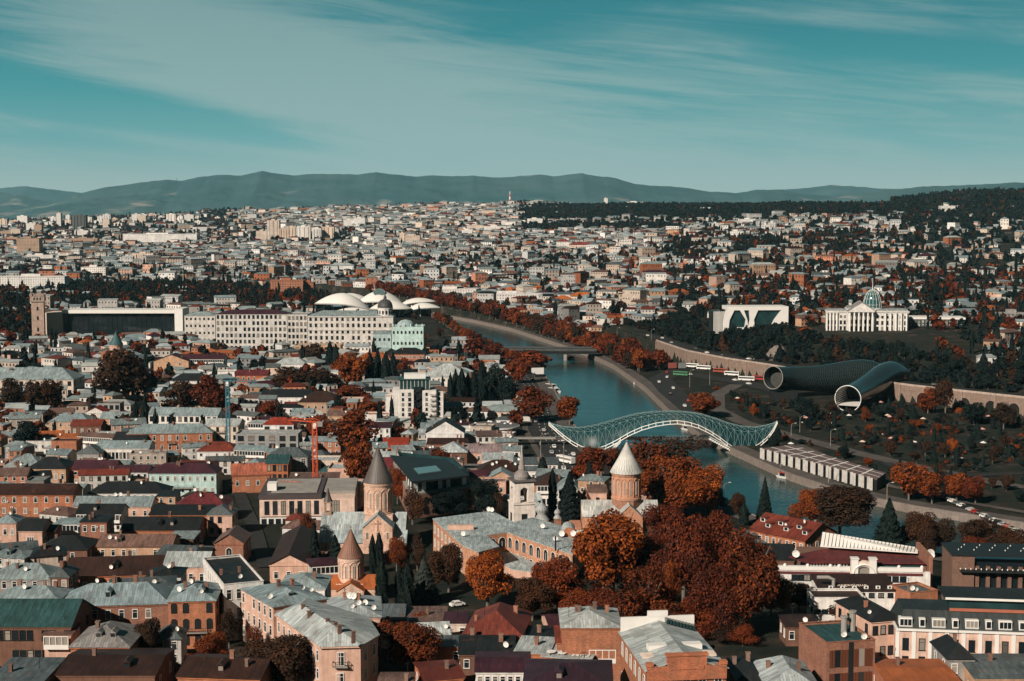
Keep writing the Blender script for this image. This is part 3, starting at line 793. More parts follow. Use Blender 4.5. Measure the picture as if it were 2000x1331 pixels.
def pale_cone_church():
    Y=515.0;gx=at(1223,1000,Y)[0];g0=T1(gx,Y)-3;s=Y/F
    root=thing('church','brick church with pale zinc cone on fluted drum half hidden by red trees','church',(gx,Y,0))
    X=lambda px:at(px,990,Y)[0]-gx
    wc=(.46,.215,.125)
    gable_block(root,X(1136),X(1282),-7,6,g0,lz(1200,1010,Y-7),lz(1200,976,Y),'x',wc,(.42,.43,.41))
    gable_block(root,X(1200),X(1250),-11,8,g0,lz(1200,1012,Y-11),lz(1200,984,Y-8),'y',wc,(.42,.43,.41),nw='transept_wall',nr='transept_roof')
    a=MB();a.box(X(1113),X(1136)-.31,-7.5,5,g0,lz(1120,1022,Y));a.build('west_wall',M['brick'],root,color=wc)
    z0=lz(1223,970,Y)
    p=MB();p.lathe([(31*s,z0-4),(31*s,z0-.5)],8,0,0,a0=pi/8);p.build('drum_base',M['brick'],root,color=(.3,.14,.09))
    drum_and_cone(root,0,0,z0,lz(1223,922,Y),lz(1223,864,Y),28*s,32.5*s,14,(.50,.25,.155),'clean_roof',(.50,.50,.47))
    inst('window',window_mesh('archstone',.8,2.6),root,(X(1126),-7.5,lz(1120,1040,Y)))
    claim(gx-4,Y,13);claim(gx-14,Y,8)
    # free-standing little belfry beside it
    Yb=535.0;bx=at(1143,1000,Yb)[0];gb=T1(bx,Yb)
    r=thing('belfry','little brick belfry with brown pointed roof beside pale cone church','bell tower',(bx,Yb,gb-1))
    zt=lz(1143,975,Yb)-gb+1;b=MB();b.lathe([(2.0,0),(2.0,zt-3)],8,a0=pi/8)
    for k in range(8):a=2*pi*k/8+pi/8;b.box(1.75*cos(a)-.3,1.75*cos(a)+.3,1.75*sin(a)-.3,1.75*sin(a)+.3,zt-3,zt-.4)
    b.lathe([(2.1,zt-.4),(2.1,zt)],8,a0=pi/8);b.build('tower_wall',M['brick'],r,color=(.62,.5,.42))
    c=MB();c.lathe([(2.4,zt),(.1,zt+4.2)],8,a0=pi/8);c.build('pointed_roof',M['tile_roof'],r,color=(.25,.10,.06))
def white_bell_tower():
    Y=520.0;gx=at(1019,1020,Y)[0];g0=T1(gx,Y);s=Y/F
    root=thing('bell_tower','white square bell tower with grey dome and needle spire','bell tower',(gx,Y,0),radians(14))
    wc=(.68,.62,.57);L=lambda py:lz(1019,py,Y)
    b=MB();b.box(-4.0,4.0,-4.0,4.0,g0-2,L(982));b.box(-4.3,4.3,-4.3,4.3,L(982),L(979));b.build('lower_tier',M['plaster'],root,color=wc)
    t=MB();z0,z1=L(978),L(938);h=z1-z0
    for sx in(-1,1):
        for sy in(-1,1):t.box(sx*2.6-1.1,sx*2.6+1.1,sy*2.6-1.1,sy*2.6+1.1,z0,z0+h*.72)
    t.box(-3.7,3.7,-3.7,3.7,z0+h*.72,z1)
    t.build('belfry_tier',M['plaster'],root,color=wc)
    for k in range(4):
        a=k*pi/2;m=MB();n=8;r=1.5;zt=z0+h*.72;P=[]
        for j in range(n+1):q=pi*j/n;P.append((r*cos(q),zt+(r*sin(q)-r)*1.0))
        vs=[]
        for(x,z)in P:vs.append((x,-3.68,z))
        for(x,z)in P:vs.append((x,-3.68,zt+.02))
        m.add(vs,[(j,j+1,n+2+j,n+1+j)for j in range(n)]);m.build('arch',M['plaster'],root,rz=a,color=wc)
    bell=MB();bell.lathe([(.9,z0+h*.25),(.75,z0+h*.3),(.5,z0+h*.5),(.2,z0+h*.55)],12);bell.build('bell',M['dark'],root)
    c=MB();c.box(-4.4,4.4,-4.4,4.4,z1,z1+.5);c.build('cornice',M['plaster'],root,color=(.12,.11,.11))
    d=MB();R=15.5*s;zb=z1+.5;zt=L(917)
    d.lathe([(R*.95,zb),(R*.97,zb+.5),(R,zb+1),(R*.96,zb+(zt-zb)*.45),(R*.75,zb+(zt-zb)*.75),(R*.4,zt-.3),(R*.3,zt)],20);d.build('dome',M['metal_roof'],root,color=(.30,.28,.27),smooth=False)
    e=MB();zs=L(869);e.lathe([(1.3,zt),(1.3,zt+1.4),(1.0,zt+1.5),(.95,zt+2.6),(.5,zt+(zs-zt)*.6),(.06,zs)],12);e.box(-.5,.5,-.05,.05,zs-.9,zs-.75)
    e.build('spire',M['metal_roof'],root,color=(.34,.30,.28))
    for rz in(0,pi/2,-pi/2):
        o=MB();o.box(-1.1,1.1,-4.08,-4.0,g0+1,L(1000));o.build('doorway',M['dark'],root,rz=rz)
    claim(gx,Y,7)
    # church body behind the tower
    Yb=536.0;bx=at(1030,1000,Yb)[0]
    r2=thing('white_church','low white church with grey roof behind the white bell tower','church',(bx,Yb,0),radians(14))
    gable_block(r2,-8,6,-1,10,g0-2,lz(1030,990,Yb),lz(1030,968,Yb),'x',wc,(.33,.37,.37),wall='plaster')
    for xx in(-5,-1.5,3.5):inst('window',window_mesh('archdark',.9,2.4),r2,(xx,-1,lz(1030,990,Yb)-2.4))
    claim(bx,Yb+4,9)
    for px,py,rr in((1058,1022,2.0),(1089,1016,1.1)):   # onion cupolas of the seminary roof
        p=at(px,py,475.0)
        q=thing('onion_cupola','grey onion cupola on brick base at the seminary roof edge' if rr>1.5 else 'smaller grey onion cupola next to the brick based one','cupola',p)
        b=MB();b.box(-rr*1.1,rr*1.1,-rr*1.1,rr*1.1,-3.5,.6*rr);b.build('base',M['brick'],q,color=WALLC['brick'])
        c=MB();z=.6*rr;c.lathe([(rr*1.35,z),(rr*.75,z+rr*.9),(rr*.7,z+rr),(rr*1.05,z+rr*1.5),(rr*1.08,z+rr*1.9),(rr*.7,z+rr*2.5),(rr*.2,z+rr*2.9),(.05,z+rr*3.8)],14);c.build('onion_dome',M['metal_roof'],q,color=(.34,.36,.36),smooth=True)
def round_church():
    Y=1040.0;gx=at(227,680,Y)[0];g0=T1(gx,Y)
    r=thing('church','old brick church with teal pointed cone above the round dark tree','church',(gx,Y,0))
    z1=lz(227,673,Y);b=MB();b.box(-10,9,-5,8,g0-2,z1-5);b.build('wall',M['brick'],r,color=WALLC['orange'])
    drum_and_cone(r,0,0,z1-5,z1,lz(227,648,Y),4.6,5.2,8,STONE,'clean_roof',(.035,.10,.11))
    claim(gx,Y,10)
# ------------------------------------------------------------------ bridges over the river
def glass_mat(name,col,alpha):
    m,T,b=newmat(name,.22,.28);b.inputs['Base Color'].default_value=(*col,1);b.inputs['Alpha'].default_value=alpha
    return m
M['canopy_glass']=glass_mat('canopy_glass',(.008,.040,.046),.74)
def peace_bridge():
    YN,YF=700.0,720.0
    near=[(1072,826),(1086,838),(1100,850),(1118,863),(1135,872),(1150,877),(1168,876),(1185,870),(1205,860),(1230,845),(1255,834),(1280,827),(1305,823),(1325,822),(1345,825),
            (1365,831),(1385,841),(1405,854),(1422,867),(1436,876),(1450,879),(1466,876),(1482,868),(1498,855),(1510,840),(1518,824)]
    top=[(1072,826),(1100,833),(1130,835),(1160,831),(1190,823),(1220,814),(1250,807),(1280,804),(1310,803),(1340,804),(1370,808),(1400,817),(1425,826),(1450,832),(1475,834),(1498,830),(1518,824)]
    N=64;px=np.linspace(1072,1518,N+1)
    ny=np.interp(px,*zip(*near));ty=np.interp(px,*zip(*top))
    root=thing('footbridge','curving glass and white steel footbridge canopy over the river','bridge',at(1295,850,710.0))
    ox,oy,oz=root.location
    s=np.linspace(0,1,N+1);halfw=9.5*np.clip(np.sin(pi*np.clip(s,.0,1))*1.6,0.04,1)**.7
    K=10;P=np.zeros((N+1,K+1,3))
    for i in range(N+1):
        ym=710.0
        a=np.array(at(px[i],ny[i],ym-halfw[i]));c=np.array(at(px[i],ty[i],ym+1.0))
        rise=max(.3,c[2]-a[2]);xw=a[0]
        for j in range(K+1):
            q=-1+2*j/K
            P[i,j]=(a[0]+(c[0]-a[0])*(j/K)*.9,ym+q*halfw[i],a[2]+rise*max(0.0,1-abs(q)**2.3)**.62)
    P-=np.array((ox,oy,oz))
    g=MB()
    vs=[tuple(P[i,j])for i in range(N+1)for j in range(K+1)]
    g.add(vs,[(i*(K+1)+j,(i+1)*(K+1)+j,(i+1)*(K+1)+j+1,i*(K+1)+j+1)for i in range(N)for j in range(K)])
    g.build('glass_canopy',M['canopy_glass'],root,smooth=True,uv=False)
    r=MB()                                        # triangulated grid of thin bars
    up=np.array((0,0,.12))
    for i in range(0,N+1):
        for j in range(K):
            if i%2==0:r.tube([P[i,j]+up,P[i,j+1]+up],.07,4,cap=False)
            if i<N and(i+j)%2==0:r.tube([P[i,j]+up,P[i+1,j+1]+up],.06,4,cap=False)
            elif i<N:r.tube([P[i+1,j]+up,P[i,j+1]+up],.06,4,cap=False)
    for j in range(0,K+1,2):r.tube([P[i,j]+up for i in range(N+1)],.07,4)
    r.build('lattice',M['teal_steel'],root,uv=False)
    for j,nm in((0,'edge_truss'),(K,'edge_truss')):   # ladder-like edge girders
        e=MB();a=P[:,j];t=np.gradient(a,axis=0);t/=np.linalg.norm(t,axis=1)[:,None]
        nrm=np.stack([t[:,2]*0,t[:,0]*0-(1 if j==0 else-1)*.8,-np.abs(t[:,0])*1.55],1)
        b2=a+nrm
        e.tube(a,.22,6);e.tube(b2,.24,6)
        for i in range(0,N+1,2):e.tube([a[i],b2[i]],.15,5,cap=False)
        e.build(nm,M['steel'],root,uv=False)
    # walkway
    d=MB();zd=6.2-oz;x0=at(1085,860,710)[0]-ox;x1=at(1500,860,710)[0]-ox
    d.box(x0,x1,-3.4,3.4,zd-.7,zd,0)
    d.build('deck',M['paving'],root)
    for sy in(-1,1):
        k=MB();n=60
        for i in range(n+1):xx=x0+(x1-x0)*i/n;k.box(xx-.05,xx+.05,sy*3.3-.05,sy*3.3+.05,zd,zd+1.15)
        k.box(x0,x1,sy*3.3-.06,sy*3.3+.06,zd+1.15,zd+1.25);k.build('railing',M['teal_steel'],root,uv=False)
    for pxs in(1152,1450):       # forked steel supports
        xx=at(pxs,880,710)[0]-ox
        for sy in(-1,1):
            k=MB();zt=lz(pxs,880,701)-oz
            k.tube([(xx,sy*9,-10-oz+2),(xx,sy*9,zt-3.0)],.35,8);k.tube([(xx,sy*9,zt-3.2),(xx-2.6,sy*9.3,zt-.6)],.28,7);k.tube([(xx,sy*9,zt-3.2),(xx+2.6,sy*9.3,zt-.6)],.28,7)
            k.build('support',M['steel'],root,uv=False)
    # stair flights down to the embankments
    for(a,c)in(((1195,880),(1212,862)),((1385,857),(1452,893))):
        p,q=np.array(at(*a,697)),np.array(at(*c,697));p-=(ox,oy,oz);q-=(ox,oy,oz);k=MB()
        n=16
        for i in range(n):
            u,v=p+(q-p)*i/n,p+(q-p)*(i+1)/n;z=max(u[2],v[2])
            k.box(min(u[0],v[0]),max(u[0],v[0]),u[1]-1.6,u[1]+1.6,z-.6,z)
        k.tube([p+(0,-1.6,1.2),q+(0,-1.6,1.2)],.16,5);k.build('stair',M['steel'],root,uv=False)
    for q in(1075,1100,1130,1440,1465,1490,1515):claim(at(q,860,710)[0],710,13)
    # approach ramp from the old town
    k=MB();xa=at(985,862,712)[0]-ox;k.box(xa,x0-.05,-2.2,2.2,zd-.55,zd-.02);k.build('approach',M['concrete'],root)
    for pxs in(1003,1055):
        k=MB();xx=at(pxs,870,712)[0]-ox;k.box(xx-.35,xx+.35,-.5,.5,0.5-oz,zd-.55);k.build('pier',M['concrete'],root)
def road_bridge():
    a=on(860,681,9.0);b=on(1165,682,9.0);ang=atan2(b[1]-a[1],b[0]-a[0]);L=hypot(b[0]-a[0],b[1]-a[1])
    root=thing('road_bridge','flat dark road bridge crossing the river beyond the glass footbridge','bridge',(a[0],a[1],0),ang)
    d=MB();d.box(0,L,-9,9,7.2,8.9);d.build('deck',M['asphalt'],root)
    for s in(-1,1):
        k=MB();k.box(0,L,s*9.02-.15,s*9.02+.15,8.2,10.0);k.build('parapet',flat_mat('bridge_parapet',(.06,.065,.065),.7),root)
        k=MB();k.box(0,L,s*8.2-.35,s*8.2+.35,5.6,7.19);k.build('girder',M['dark'],root)
    for i in range(1,5):
        k=MB();x=L*i/5;k.box(x-1.2,x+1.2,-8,8,-11,5.59);k.build('pier',M['concrete'],root)
    for i in range(-4,5,2):
        pass
peace_bridge();road_bridge()
sioni();small_red_church();pale_cone_church();white_bell_tower();round_church()

# ------------------------------------------------------------------ the two-tubed concert hall
def tube_material():
    m,T,b=newmat('dark_panels',.24,.5)
    uv=T.n('ShaderNodeUVMap').outputs[0];u,v,_=T.sep(uv)
    a=T.math('FRACT',T.math('ADD',T.math('MULTIPLY',u,1.0),T.math('MULTIPLY',v,.5)));c=T.math('FRACT',T.math('SUBTRACT',T.math('MULTIPLY',u,1.0),T.math('MULTIPLY',v,.5)))
    ln=T.math('MAXIMUM',T.math('LESS_THAN',a,.13),T.math('LESS_THAN',c,.13))
    cell=T.comb(T.math('FLOOR',T.math('ADD',u,T.math('MULTIPLY',v,.5))),T.math('FLOOR',T.math('SUBTRACT',u,T.math('MULTIPLY',v,.5))),0.0)
    wn=T.n('ShaderNodeTexWhiteNoise',noise_dimensions='3D');T.set(wn.inputs[0],cell)
    col=T.mix(ln,scalec(T,T.mix(0,(.012,.026,.028),(0,0,0)),T.mapr(wn.outputs[0],0,1,.7,1.25)),(.085,.105,.10))
    T.set(b.inputs['Base Color'],col);b.inputs['Metallic'].default_value=.45;return m
M['panels']=tube_material()
def concert_tube(root,path,rad,n=36,mouth=True):
    P=[np.array(p,float)for p in path];m=len(P)
    # smooth the spine
    tt=np.linspace(0,m-1,44);Q=np.stack([np.interp(tt,range(m),[p[k]for p in P])for k in range(3)],1);R=np.interp(tt,range(m),rad)
    for _ in range(8):Q[1:-1]=(Q[:-2]+2*Q[1:-1]+Q[2:])/4;R[1:-1]=(R[:-2]+2*R[1:-1]+R[2:])/4
    T_=np.gradient(Q,axis=0);T_/=np.linalg.norm(T_,axis=1)[:,None]
    U=np.cross(T_,(0,0,1.0));U/=np.linalg.norm(U,axis=1)[:,None];W=np.cross(U,T_)
    dist=np.r_[0,np.cumsum(np.linalg.norm(np.diff(Q,axis=0),axis=1))]
    V=[];uvs=[]
    for i in range(len(Q)):
        for k in range(n+1):
            a=2*pi*k/n;V.append(tuple(Q[i]+R[i]*(U[i]*cos(a)+W[i]*sin(a))));uvs.append((dist[i]/1.7,26*k/n*1.0))
    fs=[(i*(n+1)+k,i*(n+1)+k+1,(i+1)*(n+1)+k+1,(i+1)*(n+1)+k)for i in range(len(Q)-1)for k in range(n)]
    b=MB();b.add(V,fs);o=b.build('tube',M['panels'],root,smooth=True,uv=False)
    lay=o.data.uv_layers.new(name='UVMap');li=np.empty(len(o.data.loops),np.int32);o.data.loops.foreach_get('vertex_index',li)
    lay.data.foreach_set('uv',np.array(uvs,np.float32)[li].ravel())
    # rim of the mouth, and the glazed wall set back inside it
    rim=[Q[0]+R[0]*1.01*(U[0]*cos(2*pi*k/40)+W[0]*sin(2*pi*k/40))for k in range(41)]
    r=MB();r.tube(rim,.24,6,cap=False);r.build('rim',M['steel']if rad[0]>7.3 else M['concrete'],o,uv=False)
    return o,Q,R,U,W,T_
def concert_hall():
    o=at(1650,760,870.0)
    root=thing('concert_hall','pair of dark steel trumpet shaped halls lying side by side in the park','concert hall',o)
    L=lambda px,py,Y:np.array(at(px,py,Y))-np.array(o)
    t1,Q,R,U,W,T_=concert_tube(root,[L(1510,738,880),L(1540,739,892),L(1590,741,900),L(1640,737,908),L(1690,733,915),L(1720,741,918),L(1745,764,918)],[7.0,7.2,8.0,9.6,10.8,9.2,6.5])
    k=MB();c=Q[3];rr=R[3]*.97
    pts=[tuple(c+rr*(U[3]*cos(2*pi*i/30)+W[3]*sin(2*pi*i/30)))for i in range(30)]
    k.add(pts,[tuple(range(30))]);k.build('end_wall',M['dark'],t1,uv=False)
    g=MB()
    for i in range(-8,9):
        x=i/9*rr;hh=sqrt(max(0,rr*rr-x*x));g.tube([c-T_[3]*.2+U[3]*x-W[3]*hh,c-T_[3]*.2+U[3]*x+W[3]*hh],.07,4)
    g.build('mullion',M['concrete'],t1,uv=False)
    t2,Q,R,U,W,T_=concert_tube(root,[L(1656,779,826),L(1676,769,845),L(1700,754,866),L(1722,738,886),L(1740,732,902),L(1757,744,912),L(1768,772,916)],[7.6,7.4,7.6,8.2,9.2,9.4,8.0])
    k=MB();c=Q[8];rr=R[8]*.97
    k.add([tuple(c+rr*(U[8]*cos(2*pi*i/30)+W[8]*sin(2*pi*i/30)))for i in range(30)],[tuple(range(30))]);k.build('end_wall',M['glass'],t2,uv=False)
    f=MB()                                        # white floor and stepped lining of the open mouth
    for i in range(8):
        a,d=Q[i],Q[i+1];w0=R[i]*.80
        f.quad(tuple(a-U[i]*w0-W[i]*R[i]*.56),tuple(a+U[i]*w0-W[i]*R[i]*.56),tuple(d+U[i+1]*w0-W[i+1]*R[i+1]*.56),tuple(d-U[i+1]*w0-W[i+1]*R[i+1]*.56))
    f.build('floor',M['white'],t2,uv=False)
    f=MB();n=14
    for i in range(7):
        for j in range(n):
            a0=pi*.52+pi*.72*j/n;a1=a0+pi*.72/n*.62
            v=[Q[i]+R[i]*.965*(U[i]*cos(a)+W[i]*sin(a))for a in(a0,a1)]+[Q[i+1]+R[i+1]*.965*(U[i+1]*cos(a)+W[i+1]*sin(a))for a in(a1,a0)]
            f.quad(*[tuple(p)for p in v])
    f.build('lining',M['white'],t2,uv=False)
    b=MB();p=L(1525,775,884);b.box(p[0]-6,p[0]+10,p[1]-3,p[1]+5,-35,p[2]+4);b.build('pedestal',M['dark'],root)
    b=MB();p=L(1735,775,915);b.box(p[0]-14,p[0]+9,p[1]-2,p[1]+16,-40,p[2]+8);b.build('back_building',M['dark'],root)
    for px,Y in((1560,890),(1600,900),(1640,905),(1680,868),(1530,884),(1720,890)):x,y,_=at(px,770,Y);claim(x,y,13)
concert_hall()

# ------------------------------------------------------------------ white petal-roofed public hall
def petal(root,cxp,cyp,Y,rxp,ryz,h,tilt,rim_z,droop=0.0,hole=False):
    s=Y/F;o=np.array(at(cxp,cyp,Y));rx=rxp*s;ry=ryz
    b=MB();n,m=36,9;V=[];TH=.7
    for side in(0,1):
        for j in range(m+1):
            r=j/(m-1)*.965 if j<m else 1.0
            for k in range(n):
                a=2*pi*k/n;x=rx*r*cos(a);y=ry*r*sin(a)
                z=h*(1-r**1.8)-droop*(r*cos(a))**2*(1 if cos(a)*tilt>0 else .3)+tilt*r*cos(a)*-2.0
                V.append((x,y,z-side*TH*(1-.5*r)))
    S=(m+1)*n;fs=[]
    for side in(0,1):
        for j in range(m):
            for k in range(n):
                f=(side*S+j*n+k,side*S+(j+1)*n+k,side*S+(j+1)*n+(k+1)%n,side*S+j*n+(k+1)%n)
                fs.append(f if side==0 else f[::-1])
    for k in range(n):fs.append((m*n+k,S+m*n+k,S+m*n+(k+1)%n,m*n+(k+1)%n))
    b.add(V,fs);loc=o-np.array(root.location);b.m[(m-1)*n:m*n]=[1]*n  # greyed outer ring paints an edge shadow that parts the petals
    p=b.build('petal_roof',[M['petal'],M['concrete']],root,loc,smooth=True,uv=False)
    if hole:
        c=MB();q=rx*.25;n2=28
        c.add([(q*cos(2*pi*k/n2),q*sin(2*pi*k/n2),0)for k in range(n2)],[tuple(range(n2))])
        at_=(0,-ry*.40,h*.80+.9);sk=c.build('skylight',M['glass'],p,at_,uv=False);sk.rotation_euler=(.62,0,0)
        l=MB()
        for i in range(-4,5):
            e=q*sqrt(1-(i/4.6)**2);l.tube([(q*i/4.6,-e,.12),(q*i/4.6,e,.12)],.16,4);l.tube([(-e,q*i/4.6,.12),(e,q*i/4.6,.12)],.16,4)
        l.tube([(q*cos(2*pi*k/n2),q*sin(2*pi*k/n2),.1)for k in range(n2+1)],.25,4)
        lo=l.build('skylight_bars',M['teal_steel'],p,at_,uv=False);lo.rotation_euler=(.62,0,0)
    for k in range(3):                               # slanted columns under the petal
        a=2*pi*k/3+.5;x,y=rx*.55*cos(a),ry*.55*sin(a);gz=T1(o[0],o[1])-o[2]
        t=MB();t.tube([(x,y,h*.45),(x*.75,y*.75,gz)],.55,6);t.build('column',M['steel'],p,uv=False)
def public_hall():
    M['petal']=flat_mat('petal_white',(.62,.615,.58),.6,.06,.05,.3)
    o=on(742,640,4.0);root=thing('public_hall','white public hall roofed by overlapping mushroom shaped petals','public building',(o[0],1560.0,0))
    root.location=(at(742,640,1560)[0],1560.0,0)
    petal(root,671,593,1575,57,22,11.5,1,0,7.0)
    petal(root,684,583,1650,36,18,6,0,0,3)
    petal(root,742,588,1615,44,26,11.5,0,0,5,hole=True)
    petal(root,690,609,1530,42,14,4.5,0,0,3)
    petal(root,763,602,1530,42,20,8.5,0,0,3.0)
    petal(root,812,590,1600,40,17,4.5,-1,0,5)
    petal(root,822,601,1545,40,15,5,-1,0,8)
    g=MB()                                         # glazed halls beneath
    for px0,px1,Y,top in((632,716,1592,601),(724,800,1552,605),(792,842,1562,606)):
        a,b=at(px0,top,Y),at(px1,top,Y);lx=root.location
        g.box(a[0]-lx[0],b[0]-lx[0],Y-lx[1],Y-lx[1]+30,-3,a[2]+1.0)
    g.build('glass_hall',M['hall_glass'],root)
    for px in(640,690,745,800,835):x,y,_=at(px,620,1570);claim(x,y,28)
M['hall_glass']=flat_mat('hall_glass',(.015,.04,.042),.1,.5,.15,.5)
public_hall()

# ------------------------------------------------------------------ palace with the glass dome
def palace():
    Y=1130.0;o=at(1700,650,Y);z=T1(o[0],Y);s=Y/F
    root=thing('palace','white columned palace with a ribbed glass dome on the bluff','palace',(o[0],Y,z-1),radians(-10))
    X=lambda px:at(px,640,Y)[0]-o[0]
    wc=(.60,.59,.56);P=M['plaster']
    H=lz(1700,608,Y)-z+1
    def block(x0,x1,y0,y1,h,nm='wall'):
        b=MB();b.box(x0,x1,y0,y1,-4,h);b.build(nm,P,root,color=wc)
        c=MB();c.box(x0-.6,x1+.6,y0-.6,y1+.6,h,h+1.0);c.build('cornice',P,root,color=(.56,.55,.52))
        r=MB();r.box(x0+.5,x1-.5,y0+.5,y1-.5,h+1.0,h+2.2);r.build('roof',M['clean_roof'],root,color=(.28,.30,.30))
    block(X(1616),X(1655),2,22,H-1.5);block(X(1655)+.1,X(1708),0,26,H+.5,'centre_wall');block(X(1708)+.1,X(1772),1,24,H-1.0,'wing_wall')
    def cols(x0,x1,n,y,h):
        for i in range(n):
            b=MB();b.lathe([(.95,0),(.95,.6),(.75,.7),(.65,h-.8),(.95,h-.4),(.95,h)],12);b.build('column',M['white'],root,(x0+(x1-x0)*i/(n-1),y,0),uv=False)
    cols(X(1617),X(1636),4,.5,H-1.6);cols(X(1660),X(1703),6,-4.0,H-.6);cols(X(1728),X(1768),5,-.8,H-1.2)
    e=MB();x0,x1=X(1656),X(1707);e.box(x0,x1,-5.2,-.01,H-.6,H+.5);e.build('entablature',P,root,color=wc)
    g=MB();xm=(x0+x1)/2;zt=lz(1680,590,Y)-z+1
    g.add([(x0,-5.2,H+.51),(x1,-5.2,H+.51),(xm,-5.2,zt),(x0,-.02,H+.51),(x1,-.02,H+.51),(xm,-.02,zt)],[(0,1,2),(4,3,5)]);g.build('pediment',P,root,color=wc)
    r=MB();slab(r,[[(x0-.5,20,H+.6),(x0-.5,-5.7,H+.6),(xm,-5.7,zt+.3),(xm,20,zt+.3)],[(x1+.5,-5.7,H+.6),(x1+.5,20,H+.6),(xm,20,zt+.3),(xm,-5.7,zt+.3)]],.5);r.build('portico_roof',M['clean_roof'],root,color=(.26,.24,.23))
    put=[(X(1640),X(1655),2),(X(1709),X(1727),1),(X(1728),X(1770),1)]
    me=window_mesh('dark',1.5,2.8);mt=window_mesh('dark',1.5,1.8)
    for x0,x1,y in put:
        n=max(2,int((x1-x0)/3.4))
        for i in range(n):
            for zz in(2.6,7.2,11.8):inst('window',me if zz<10 else mt,root,(x0+(x1-x0)*(i+.5)/n,y,zz))
    for i in range(5):
        for zz in(2.8,8.0):inst('window',me,root,(X(1660)+(X(1703)-X(1660))*(i+.5)/5,0,zz))
    for i in range(5):
        for zz in(2.6,7.2):inst('window',me,root,(X(1617)+(X(1636)-X(1617))*(i+.5)/5,2,zz))
    # dome
    zc=lz(1705,603,Y)-z+1;dx,dy=X(1705),13;R=18*s;zt=lz(1705,567,Y)-z+1;hh=zt-zc
    d=MB();d.lathe([(R*1.08,zc-4),(R*1.08,zc-.5),(R*1.0,zc-.4),(R,zc)],28,dx,dy,cap=False);d.build('dome_base',P,root,color=wc)
    prof=[(R*cos(q)*(1 if q>0 else 1),zc+hh*sin(q))for q in np.linspace(0,pi/2*.97,10)]
    d=MB();d.lathe(prof,28,dx,dy);dm=d.build('glass_dome',M['dome_glass'],root,smooth=True,uv=False)
    k=MB()
    for i in range(16):a=2*pi*i/16;k.tube([(dx+(r+.08)*cos(a),dy+(r+.08)*sin(a),zz)for r,zz in prof],.13,4,cap=False)
    for r,zz in prof[1:-1:2]:k.tube([(dx+(r+.08)*cos(2*pi*i/28),dy+(r+.08)*sin(2*pi*i/28),zz)for i in range(29)],.1,4,cap=False)
    k.lathe([(.5,zt-.3),(.25,zt+1.5),(.06,zt+9)],6,dx,dy);k.build('dome_ribs',M['steel'],dm,uv=False)
    for px in(1630,1670,1710,1750):x,y,_=at(px,640,Y+12);claim(x,y,17)
    # terrace in front
    t=MB();t.box(X(1560),X(1760),-26,-7,-8,-.8);t.build('terrace',M['paving'],root)
    # dark glass office wing to the side
    Y2=1150.0;o2=at(1825,645,Y2);z2=T1(o2[0],Y2)
    r2=thing('glass_office','long dark glass office with a white slab roof beside the columned palace','office building',(o2[0],Y2,z2-1),radians(-6))
    w=112*Y2/F;h=lz(1825,624,Y2)-z2+1
    b=MB();b.box(-w/2,w/2,0,18,-4,h);b.build('wall',M['hall_glass'],r2)
    b=MB();b.box(-w/2-1,w/2+1,-1,20,h,h+1.6);b.build('roof',M['white'],r2)
    put_windows(r2,w,18,h-.5,[('f',15)],3,'white',1.4,1.5)
    for px in(1790,1825,1860):x,y,_=at(px,640,Y2+9);claim(x,y,14)
M['dome_glass']=flat_mat('dome_glass',(.02,.075,.08),.05,0,1,.8)
palace()

def justice_house():
    Y=1160.0;o=at(1476,632,Y);z=T1(o[0],Y);s=Y/F
    r=thing('futuristic_house','white futuristic block with rounded frame openings above the dark bluff','public building',(o[0],Y,z-1),radians(4))
    h=lz(1476,601,Y)-z+1;X=lambda px:at(px,620,Y)[0]-o[0]
    b=MB();b.box(X(1424),X(1536),.4,20,-3,h);b.build('wall',M['hall_glass'],r)
    b=MB();b.box(X(1420),X(1540),-1.2,21,h-2.2,h+.8);b.build('roof',M['white'],r)
    def frame(px,cut):
        P=[(px[0],-3),(px[1],-3),(px[2],h*.45),(px[3],h-2.2),(px[4],h-2.2),(px[5],h*.45)]
        k=MB();v=[(X(a),-1.2,c)for a,c in P]+[(X(a),.38,c)for a,c in P];n=len(P)
        k.add(v,[tuple(range(n))]+[(i,n+i,n+(i+1)%n,(i+1)%n)for i in range(n)]);k.build('frame',M['white'],r,uv=False)
    frame((1410,1421,1424,1433,1416,1412),0);frame((1452,1462,1459,1452,1444,1456),0);frame((1458,1476,1472,1480,1462,1464),0);frame((1500,1540,1540,1540,1526,1512),0)
    b=MB();b.box(X(1430),X(1540),-2.0,-1.25,-3,2.2);b.build('plinth',M['white'],r)
    for i in range(14):k=MB();x=X(1393)+i*.95;k.box(x-.22,x+.22,-1,-.5,-3,h-3);k.build('fin',M['white'],r,uv=False)
    b=MB();b.box(X(1391),X(1409),-.45,16,-3,h-3);b.build('side_block',M['dark'],r)
    for px in(1410,1450,1490,1525):x,y,_=at(px,625,Y+10);claim(x,y,14)
justice_house()

